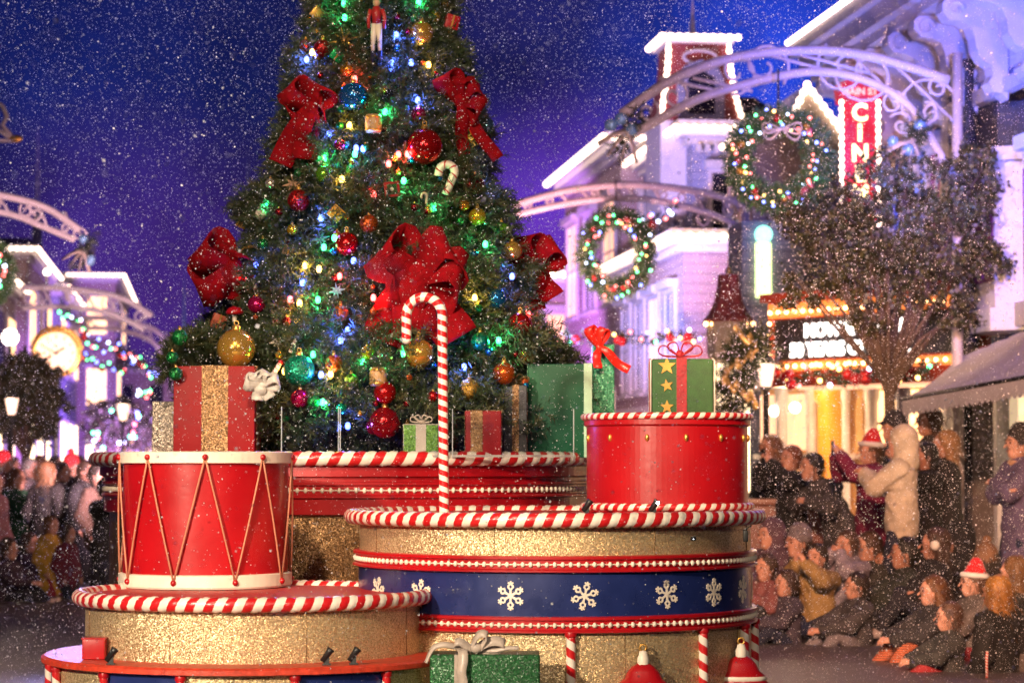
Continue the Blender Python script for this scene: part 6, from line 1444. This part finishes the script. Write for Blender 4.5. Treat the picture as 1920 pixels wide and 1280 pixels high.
    # eyes
    for s in (-1, 1):
        b = MB(); b.ell(Hd+Vector((s*.021*H*hs, .0535*H*hs, .008*H*hs)), (.0085*H, .005*H, .0055*H), 10, m=6); b.build('eye', mat('eye_dark', (.03, .02, .02), .25), root)
    b = MB(); b.ell(Hd+Vector((0, .0595*H*hs, -.031*H*hs)), (.014*H, .004*H, .004*H), 10, m=6); b.build('lips', mat('lip', (.30, .06, .05), .5), root)
    for s in (-1, 1):
        b = MB(); b.tube([Hd+Vector((s*.010*H*hs, .058*H*hs, .021*H*hs)), Hd+Vector((s*.022*H*hs, .056*H*hs, .025*H*hs)), Hd+Vector((s*.034*H*hs, .049*H*hs, .020*H*hs))], [.0022*H, .003*H, .0016*H], 5); b.build('eyebrow', hairm(hair), root)
    # jacket
    g = .012*H+.022 if not kid else .012*H+.018
    jk = [(Pz+Vector((0, 0, .0)), Wa, .082*H+g, .074*H+g, (1.15, .85, 1)), (Wa, Ch, .072*H+g, .078*H+g, (1.18, .85, 1)), (Ch+Vector((-sw*.7, 0, .035*H)), Ch+Vector((sw*.7, 0, .035*H)), .042*H+g, .042*H+g), (Ch, Nk-Vector((0, 0, .012*H)), .055*H+g, .038*H+g)]
    if long: jk += [(Pz, Pz+Vector((0, 0, -.2*H)), .085*H+g, .098*H+g, (1.1, .85, 1))]
    elif pose == 'stand': jk += [(Pz, Pz+Vector((0, 0, -.055*H)), .084*H+g, .084*H+g, (1.15, .85, 1))]
    for s in (-1, 1): jk += [(sh[s], el[s], .040*H+g*.8, .034*H+g*.8), (el[s], wr[s]-(wr[s]-el[s])*.06, .034*H+g*.8, .024*H+g*.8)]
    if hood: jk += [(Nk+Vector((0, -.03*H, 0)), Nk+Vector((0, -.045*H, .02*H)), .045*H, .05*H, (1.2, 1, .8))]
    V, Q = sdf(jk, .02, .03, .0085, 34, seed); jm = fabric(top)
    npmesh('jacket', V, Q, jm, root)
    b = MB(); n = 14; cz = Nk+Vector((0, 0, .0)); b.tube([cz+Vector((math.cos(2*math.pi*i/n)*.044*H, math.sin(2*math.pi*i/n)*.042*H, .006*math.sin(4*math.pi*i/n))) for i in range(n)], .014*H if not scarf else .028*H, 8, closed=True); b.build('scarf' if scarf else 'collar', fabric(scarf) if scarf else jm, root)
    # trousers
    tr = [(Pz+Vector((0, 0, .03*H)), Pz, .078*H, .084*H, (1.12, .85, 1))]
    for s in (-1, 1): tr += [(hp[s], kn[s], .066*H, .046*H), (kn[s], an[s]-(an[s]-kn[s])*.08, .046*H, .036*H)]
    V, Q = sdf(tr, .02, .025, .004, 30, seed+3); npmesh('trousers', V, Q, stripe or fabric(legs), root)
    for s in (-1, 1):
        V, Q = sdf([(an[s]+Vector((0, -.012*H, -.015*H)), toe[s]+Vector((0, 0, -.004*H)), .030*H, .024*H, (1, 1, .9)), (an[s]+Vector((0, 0, .01*H)), an[s]+Vector((0, 0, -.01*H)), .028*H, .03*H)], .012, .02); npmesh('shoe', V, Q, mat('shoe', shoe, .6, var=.2), root)
    # hair / hats
    hm = hairm(hair); c0 = Hd+Vector((0, -.010*H, .016*H))
    hc = [(c0+Vector((0, -.012*H, .008*H)), c0+Vector((0, -.0121*H, .008*H)), hr*1.06, hr*1.06, (.93, 1.02, 1.08))]
    hc += [(c0+Vector((0, -.03*H, -.02*H)), c0+Vector((0, -.032*H, -.04*H)), hr*.75, hr*.6)]
    if hlen:
        for s in (-1, 0, 1): hc += [(c0+Vector((s*.04*H, -.02*H, 0)), Nk+Vector((s*.055*H, -.045*H+abs(s)*.02*H, .05*H-hlen*H)), hr*.5, hr*.32)]
    if hairtie: hc += [(c0+Vector((0, -.07*H, .01*H)), c0+Vector((0, -.11*H, -.08*H)), hr*.35, hr*.22)]
    for s in (-1, 1): hc += [(c0+Vector((s*.03*H, .018*H, .040*H*hs)), c0+Vector((s*.045*H, .015*H, .012*H)), hr*.30, hr*.18)]
    if hat != 'hood':
        V, Q = sdf(hc, .013, .02, .005, 85, seed); V, Q = strands(V, Q, c0, 520, .045+.35*(hlen and .12), seed)
        if hat is None or hlen or hat in ('santa', 'beanie', 'cap', 'pompom'): npmesh('hair', V, Q, hm, root)
    if hat == 'hood':
        V, Q = sdf([(c0+Vector((0, -.02*H, .010*H)), c0+Vector((0, -.021*H, .010*H)), hr*1.24, hr*1.24, (.95, 1.0, 1.08)), (c0+Vector((0, -.03*H, -.03*H)), Nk+Vector((0, -.03*H, -.0*H)), hr*1.05, hr*1.1)], .015, .03, .003, 30, seed); npmesh('hood', V, Q, jm, root)
    if hat in ('beanie', 'pompom'):
        V, Q = sdf([(c0+Vector((0, -.01*H, .028*H)), c0+Vector((0, -.012*H, .045*H)), hr*1.10, hr*.98)], .013, .02, .003, 120, seed); V, Q = strands(V, Q, c0, 350, .012, seed, .0016, True); hh = npmesh('beanie', V, Q, fabric(hatc), root)
        if hat == 'pompom': b = MB(); b.ell(c0+Vector((0, -.015*H, .045*H+hr*1.15)), hr*.42, 12); b.build('pompom', fabric(hatc), hh)
    if hat == 'cap':
        V, Q = sdf([(c0+Vector((0, -.005*H, .03*H)), c0+Vector((0, -.008*H, .035*H)), hr*1.08, hr*1.02), (c0+Vector((0, .05*H, .026*H)), c0+Vector((0, .085*H, .016*H)), hr*.5, hr*.42, (1.1, 1, .25))], .012, .015); npmesh('cap', V, Q, fabric(hatc), root)
    if hat == 'santa':
        tip = c0+Vector((.05*H, -.07*H, .04*H)); V, Q = sdf([(c0+Vector((0, -.008*H, .035*H)), c0+Vector((0, -.012*H, .05*H)), hr*1.03, hr*.9), (c0+Vector((0, -.02*H, .085*H*hs)), tip, hr*.55, hr*.22)], .013, .03, .002, 60, seed); hh = npmesh('santa_hat', V, Q, mat('santa_red', (.55, .01, .015), .8, var=.2, bump=.4, sheen=.4), root)
        b = MB(); n = 20; b.tube([c0+Vector((math.cos(2*math.pi*i/n)*hr*.98, -.008*H+math.sin(2*math.pi*i/n)*hr*1.08, .030*H+.006*H*math.sin(2*math.pi*i/n))) for i in range(n)], .017*H, 8, closed=True); b.build('white_band', mat('white_fur', (.75, .70, .66), .95, bump=.8, bscale=120), hh)
        b = MB(); b.ell(tip, .02*H, 12); b.build('pompom', mat('white_fur', (.75, .70, .66), .95, bump=.8, bscale=120), hh)
    if hat == 'muffs':
        for s in (-1, 1): b = MB(); b.ell(Hd+Vector((s*.062*H*hs, -.01*H, .0)), (.018*H, .026*H, .026*H), 12); b.build('ear_muff', mat('white_fur', (.75, .70, .66), .95, bump=.8, bscale=120), root)
        b = MB(); b.tube([Hd+Vector((math.cos(a)*.06*H*hs, -.01*H, math.sin(a)*.078*H*hs)) for a in [math.pi*i/12 for i in range(13)]], .005*H, 6); b.build('muff_band', m_black, root)
    root['_h'] = 0; del root['_h']
    M_ = Matrix.Translation(root.location) @ Matrix.Rotation(yaw, 4, 'Z')
    return root, M_, {'w': wr, 'hd': Hd, 'H': H, 'yaw': yaw}
def phone(info, label, side=1, glow=(.35, .5, 1), both=False, lit=2.2):
    root, M_, J = info; H = J['H']; w = J['w']
    c = (w[1]+w[-1])/2 if both else w[side]
    p = M_ @ (c+Vector((0, .035*H, .055*H)))
    t = thing('smartphone', label, 'phone', p, J['yaw']); b = MB(); b.rbox((-.037, -.004, -.074), (.037, .004, .074), .0038); b.build('case', m_black, t)
    b = MB(); b.box((-.033, -.0055, -.068), (.033, -.0041, .068)); b.build('screen', emis('phone_screen', glow, lit), t)
    b = MB(); b.box((.010, .0041, .04), (.03, .0062, .066)); b.build('camera_bump', m_black, t)
    return t
if True:
    D = dict
    # ---- right side, standing row
    person('brown-haired person in a dark coat, leftmost of the standing row by the granite wall', 1441, 818, 26.6, (-.9, -.6), 1.66, hair=(.14, .06, .03), hlen=.02, top=(.03, .035, .03), skin='tan')
    i_ = person('red-haired person in a dark coat holding up a phone with blue screen', 1480, 838, 26.0, (-.8, -.6), 1.60, arms='phone', hair=(.15, .045, .02), top=(.012, .012, .014)); phone(i_, 'phone with glowing blue screen held by the red-haired person', -1, both=True)
    person('person in a grey-black coat leaning down, right of the red-haired one', 1518, 852, 25.4, (-.9, -.4), 1.68, lean=.55, hair=(.015, .012, .012), top=(.055, .05, .055), long=True, arms='knees')
    i_ = person('person in santa hat and maroon coat raising a phone toward the parade', 1628, 822, 24.4, (-1, -.25), 1.60, arms='phone', hat='santa', hair=(.08, .04, .02), top=(.16, .012, .05), long=True); phone(i_, 'phone raised by the person in the maroon coat', both=True, lit=3)
    person('person in a dark peaked cap behind the cream hoodie', 1672, 778, 25.8, (-1, -.2), 1.74, hat='cap', hatc=(.03, .025, .03), top=(.03, .03, .035), hair=(.03, .02, .015))
    person('person in a cream fleece hoodie with hood up, arms raised to the chest', 1684, 804, 22.9, (-1, .35), 1.66, arms='clap', hat='hood', top=(.52, .43, .33), legs=(.02, .022, .045), seed=12)
    person('tall person with long brown hair turned left, back of the right crowd', 1738, 765, 25.2, (-1, -.25), 1.78, hlen=.16, hair=(.07, .035, .025), top=(.04, .035, .035), skin='tan', lean=.18)
    i_ = person('person with curly black hair aiming a phone, right of the cream hoodie', 1730, 832, 23.9, (-1, -.3), 1.62, arms='phone', hair=(.012, .01, .01), top=(.010, .010, .012), long=True, skin='tan'); phone(i_, 'phone aimed by the person with curly black hair', both=True, lit=1.5)
    person('blond person in a black coat with pale collar, behind the curly-haired one', 1768, 810, 24.2, (-1, .1), 1.70, hlen=.05, hair=(.28, .15, .07), top=(.016, .014, .016), long=True, scarf=(.5, .42, .34), arms='cross')
    person('person in dark beanie and purple grey coat with crossed arms, right edge', 1906, 805, 22.8, (-1, -.35), 1.70, hat='beanie', hatc=(.03, .025, .025), hair=(.02, .015, .01), top=(.10, .07, .13), arms='cross', legs=(.012, .015, .04), long=True, scarf=(.45, .25, .15))
    # ---- sitting rows
    G = dict(pose='sit')
    person('person in a purple-grey hood sitting beside the drum, leftmost of the seated crowd', 1440, 978, 23.2, (-.8, -.6), 1.62, **G, hat='hood', top=(.10, .055, .08), arms='knees')
    person('seated person with pink sleeves and dark trousers next to the drum', 1432, 1040, 22.0, (-.7, -.7), 1.30, **G, top=(.20, .07, .07), arms='clap', hair=(.05, .03, .02), legs=(.02, .02, .025))
    person('seated person in grey beanie and dark jacket, second in the seated row', 1492, 992, 23.0, (-.8, -.5), 1.62, **G, hat='beanie', hatc=(.18, .15, .17), top=(.04, .03, .035), arms='knees')
    i_ = person('seated child in a mustard sweater raising both arms to hold a phone', 1528, 1022, 22.2, (-.55, -.75), 1.40, **G, arms='phone', top=(.28, .18, .07), legs=(.02, .03, .08), hair=(.03, .02, .015), legp='cross')
    person('seated child with white shoes and legs stretched out in front of the row', 1470, 1070, 21.8, (-.95, -.5), 1.25, **G, legp='out', top=(.05, .04, .06), legs=(.015, .018, .04), shoe=(.55, .45, .42), arms='knees')
    person('seated boy in a grey hoodie with both hands at his face', 1583, 998, 22.6, (-.7, -.7), 1.50, **G, arms='face', top=(.24, .20, .25), legs=(.22, .20, .25), hair=(.07, .035, .02), hood=True, shoe=(.3, .2, .15))
    person('seated person with orange-lit face in dark clothes, right of the boy in grey', 1622, 1000, 22.9, (-1, -.3), 1.66, **G, arms='knees', top=(.03, .028, .025), legs=(.06, .06, .05), hair=(.06, .03, .02))
    person('seated person in grey trousers, knees up, in front of the boy in grey', 1600, 1075, 21.6, (-1, -.35), 1.40, **G, arms='knees', top=(.05, .045, .05), legs=(.17, .15, .17), hair=(.03, .02, .015), shoe=(.45, .38, .33))
    person('seated person in profile with short dark hair and dark green jacket', 1690, 1010, 22.2, (-1, -.05), 1.68, **G, arms='knees', top=(.025, .03, .025), hair=(.012, .01, .008), skin='tan')
    person('seated person with white ear muffs in a black coat', 1748, 992, 21.8, (-1, .25), 1.66, **G, hat='muffs', arms='cross', top=(.014, .013, .016), hair=(.05, .025, .018), hlen=.04)
    m_or = bpy.data.materials.new('striped_trousers'); m_or.use_nodes = True; _b = m_or.node_tree.nodes['Principled BSDF']; _w = m_or.node_tree.nodes.new('ShaderNodeTexWave'); _w.inputs['Scale'].default_value = 17; _w.bands_direction = 'Z'; _w.inputs['Distortion'].default_value = 1.5
    _tc = m_or.node_tree.nodes.new('ShaderNodeTexCoord'); m_or.node_tree.links.new(_tc.outputs['Object'], _w.inputs[0]); _r = m_or.node_tree.nodes.new('ShaderNodeValToRGB'); m_or.node_tree.links.new(_w.outputs[0], _r.inputs[0]); _r.color_ramp.elements[0].color = (.05, .015, .01, 1); _r.color_ramp.elements[1].color = (.55, .14, .06, 1); _r.color_ramp.elements[0].position = .35; _r.color_ramp.elements[1].position = .55; m_or.node_tree.links.new(_r.outputs[0], _b.inputs['Base Color']); _b.inputs['Roughness'].default_value = .85
    person('seated girl with long brown hair in orange striped trousers, knees drawn up', 1742, 1082, 19.8, (-1, -.25), 1.42, **G, stripe=m_or, arms='knees', hlen=.12, hair=(.12, .05, .02), top=(.025, .022, .025), shoe=(.08, .06, .06), seed=5)
    person('seated child in santa hat and grey coat, second from the right edge', 1818, 1066, 20.0, (-1, -.2), 1.40, **G, hat='santa', arms='clap', top=(.10, .08, .075), hair=(.10, .05, .03), legp='cross', legs=(.25, .02, .03), shoe=(.35, .25, .2))
    person('seated person in a brown pompom beanie behind the santa hat child', 1838, 1030, 21.4, (-1, .3), 1.55, **G, hat='pompom', hatc=(.18, .09, .05), top=(.03, .028, .03), hair=(.03, .02, .015))
    person('seated person with long blond-brown hair in a dark coat, right edge', 1895, 1045, 20.0, (-1, .5), 1.60, **G, hlen=.12, hair=(.15, .075, .03), top=(.020, .020, .020))
    person('yellow-blond person in a black coat seen from behind in the front right row', 1862, 1082, 18.8, (-.75, .85), 1.50, **G, hlen=.10, hair=(.28, .13, .03), top=(.012, .012, .012), legp='cross')
    person('seated child in dark red trousers and tan shoes at the crowd front', 1772, 1130, 18.9, (-1, -.15), 1.20, **G, legp='out', arms='knees', top=(.03, .03, .03), legs=(.25, .02, .025), shoe=(.40, .24, .16), hair=(.08, .04, .025))
    person('person crouching between the ear muffs and the beanie, dark hood up', 1790, 985, 23.2, (-1, .1), 1.60, **G, hat='hood', top=(.016, .015, .018), arms='knees')
    person('seated person with dark hair and black jacket just left of the profile one', 1655, 1028, 22.9, (-1, -.5), 1.55, **G, top=(.015, .014, .016), arms='cross', hair=(.015, .012, .01), skin='tan')
    # ---- left side crowd
    person('person in a red beanie and dark coat at the left edge, back row', 12, 852, 36, (1, -.4), 1.72, hat='beanie', hatc=(.55, .02, .03), top=(.07, .02, .03), res=.016)
    person('person in a dark green jacket, left crowd front row', 36, 880, 32.5, (1, -.55), 1.66, top=(.015, .07, .035), hair=(.13, .06, .025), hlen=.05, arms='clap', res=.016)
    person('grey-haired person behind the green jacket', 62, 862, 35, (1, -.5), 1.72, hair=(.2, .18, .17), top=(.12, .10, .11), res=.016)
    person('person with long blond hair in a black coat seen from behind, left crowd', 93, 868, 31.5, (.5, .9), 1.66, hlen=.16, hair=(.16, .08, .035), top=(.015, .014, .014), long=True, res=.015)
    person('dark-haired person with a raised phone behind the long blond hair', 120, 868, 34, (1, -.5), 1.68, arms='phone', top=(.04, .03, .035), hair=(.03, .02, .015), res=.016)
    person('person in a red pompom hat and grey coat, left crowd centre', 140, 858, 35, (1, -.4), 1.74, hat='pompom', hatc=(.55, .03, .04), top=(.10, .085, .08), res=.016)
    i_ = person('person in black holding a phone with a vivid blue screen', 206, 896, 28, (.8, -.6), 1.55, arms='phone1', top=(.02, .02, .022), hair=(.03, .02, .015), res=.015); phone(i_, 'phone with a vivid blue screen beside the toy drum', 1, glow=(.15, .25, 1), lit=5)
    person('person in a charcoal coat, right of the red pompom hat', 166, 866, 33, (.9, -.5), 1.70, top=(.03, .03, .035), hair=(.05, .03, .02), res=.016)
    person('person in a brown jacket with dark hair, just left of the float', 188, 872, 31, (.9, -.45), 1.68, top=(.10, .06, .045), hair=(.02, .015, .012), res=.016)
    person('child in a yellow and red dress standing in the left crowd', 100, 968, 29.5, (.9, -.5), 1.22, top=(.60, .34, .05), legs=(.32, .03, .05), hair=(.10, .05, .02), res=.015, long=True)
    person('child in a maroon coat next to the yellow dress', 132, 985, 29, (1, -.5), 1.15, top=(.16, .02, .04), hair=(.06, .03, .02), res=.015)
    person('seated child with pale shoes at the left kerb', 22, 1010, 28.5, (1, -.4), 1.35, pose='sit', legp='out', arms='knees', top=(.05, .03, .05), shoe=(.6, .45, .42), res=.015)
    person('person in a pink coat cut by the left edge, left crowd', -8, 885, 29.5, (1, -.4), 1.66, top=(.35, .16, .18), hair=(.05, .03, .02), res=.016)
    person('seated person in dark purple clothes in the left front row', 62, 1000, 30.5, (1, -.5), 1.55, pose='sit', arms='knees', top=(.05, .03, .06), shoe=(.5, .38, .36), res=.016)
    # far left crowd
    for k, (px, py, Y, c_, h_, lb) in enumerate(((30, 858, 44, (.10, .08, .08), (.05, .03, .02), 'far spectator in grey between the red beanie and the green jacket'), (80, 855, 46, (.25, .06, .06), (.2, .1, .05), 'far spectator in a red jacket above the long blond hair'), (108, 856, 45, (.05, .06, .12), (.03, .02, .02), 'far spectator in a blue jacket left of the raised phone'), (155, 856, 47, (.05, .04, .04), (.1, .05, .03), 'far spectator in a brown-black jacket behind the pompom hat'), (182, 858, 44, (.14, .12, .11), (.02, .02, .02), 'far spectator in a pale grey jacket near the float'), (222, 862, 48, (.04, .04, .05), (.05, .03, .02), 'far spectator in black right beside the float rope'))):
        person(lb, px, py, Y, (1, -.4), 1.7, top=c_, hair=h_, res=.02)
    # striped stick toy held low on right
    c = P(1850, 1245, 18.2); t = thing('candy_stick', 'thin red and white striped stick leaning at the bottom right corner', 'stick', (c.x, 18.2, .0))
    b = MB(); b.tube([(0, 0, .006), (0, 0, .15), (.005, 0, c.z+.10)], .011, 8); b.build('stick', stripes('stick_stripe', (.7, .6, .55), (.55, .02, .02), 1, 9), t)
# ================================================================== FALLING SNOW
rng = np.random.default_rng(99)
n = 240000
Y = np.where(rng.random(n) < .075, (5.5**3+(13.0**3-5.5**3)*rng.random(n))**(1/3.), (13.0**3+(19.5**3-13.0**3)*rng.random(n))**(1/3.))
nb_ = 260; Y[:nb_] = 1.6+3.4*rng.random(nb_)
u = (rng.random(n)-.5)*1.35*1920/F; v = (rng.random(n)-.5)*1.3*1280/F
Xs = u*Y; Zs = 1.6+(v+math.tan(TH))*Y
ok = (Zs > .02) & (Zs < 6.5)
# keep flakes out of the solid float
ok &= ~((np.hypot(Xs-MC.x, Y-MC.y) < 1.1) & (Zs < 1.35)) & ~((np.hypot(Xs-FC.x, Y-FC.y) < .9) & (Zs < .96)) & ~((np.hypot(Xs-RC.x, Y-RC.y) < 1.62) & (Zs < 1.65))
trr = np.interp(Zs, [p[0] for p in prof], [p[1] for p in prof]); ok &= ~(np.hypot(Xs-TA.x, Y-TA.y) < trr*.9)
Xs, Y, Zs = Xs[ok], Y[ok], Zs[ok]; n = len(Xs)
r = .0015*np.exp(rng.normal(0, .45, n)); r = np.minimum(r, .007)
D_ = np.array([(1, 1, 1), (-1, -1, 1), (-1, 1, -1), (1, -1, -1)], float)*.9
c = np.stack([Xs, Y, Zs], 1); V = c[:, None, :]+D_[None]*r[:, None, None]*(1+.3*rng.normal(0, 1, (n, 4, 1)).clip(-1, 1))
Fq = np.array([(0, 1, 3), (0, 2, 1), (0, 3, 2), (1, 2, 3)]); Q = (np.arange(n)[:, None, None]*4+Fq[None]).reshape(-1, 3)
m_snow = bpy.data.materials.new('snow'); m_snow.use_nodes = True; nn = m_snow.node_tree.nodes; ll = m_snow.node_tree.links; nn.remove(nn['Principled BSDF'])
a_ = nn.new('ShaderNodeBsdfDiffuse'); a_.inputs[0].default_value = (.8, .8, .82, 1); t_ = nn.new('ShaderNodeBsdfTranslucent'); t_.inputs[0].default_value = (.8, .8, .84, 1); x_ = nn.new('ShaderNodeMixShader'); x_.inputs[0].default_value = .5
ll.new(a_.outputs[0], x_.inputs[1]); ll.new(t_.outputs[0], x_.inputs[2]); ll.new(x_.outputs[0], nn['Material Output'].inputs[0])
o = npmesh('falling_snow', V.reshape(-1, 3), Q, m_snow, None, False)
setp(o, 'fine white snowflakes drifting through the air in front of the float, tree and night sky', 'snow', kind='stuff')
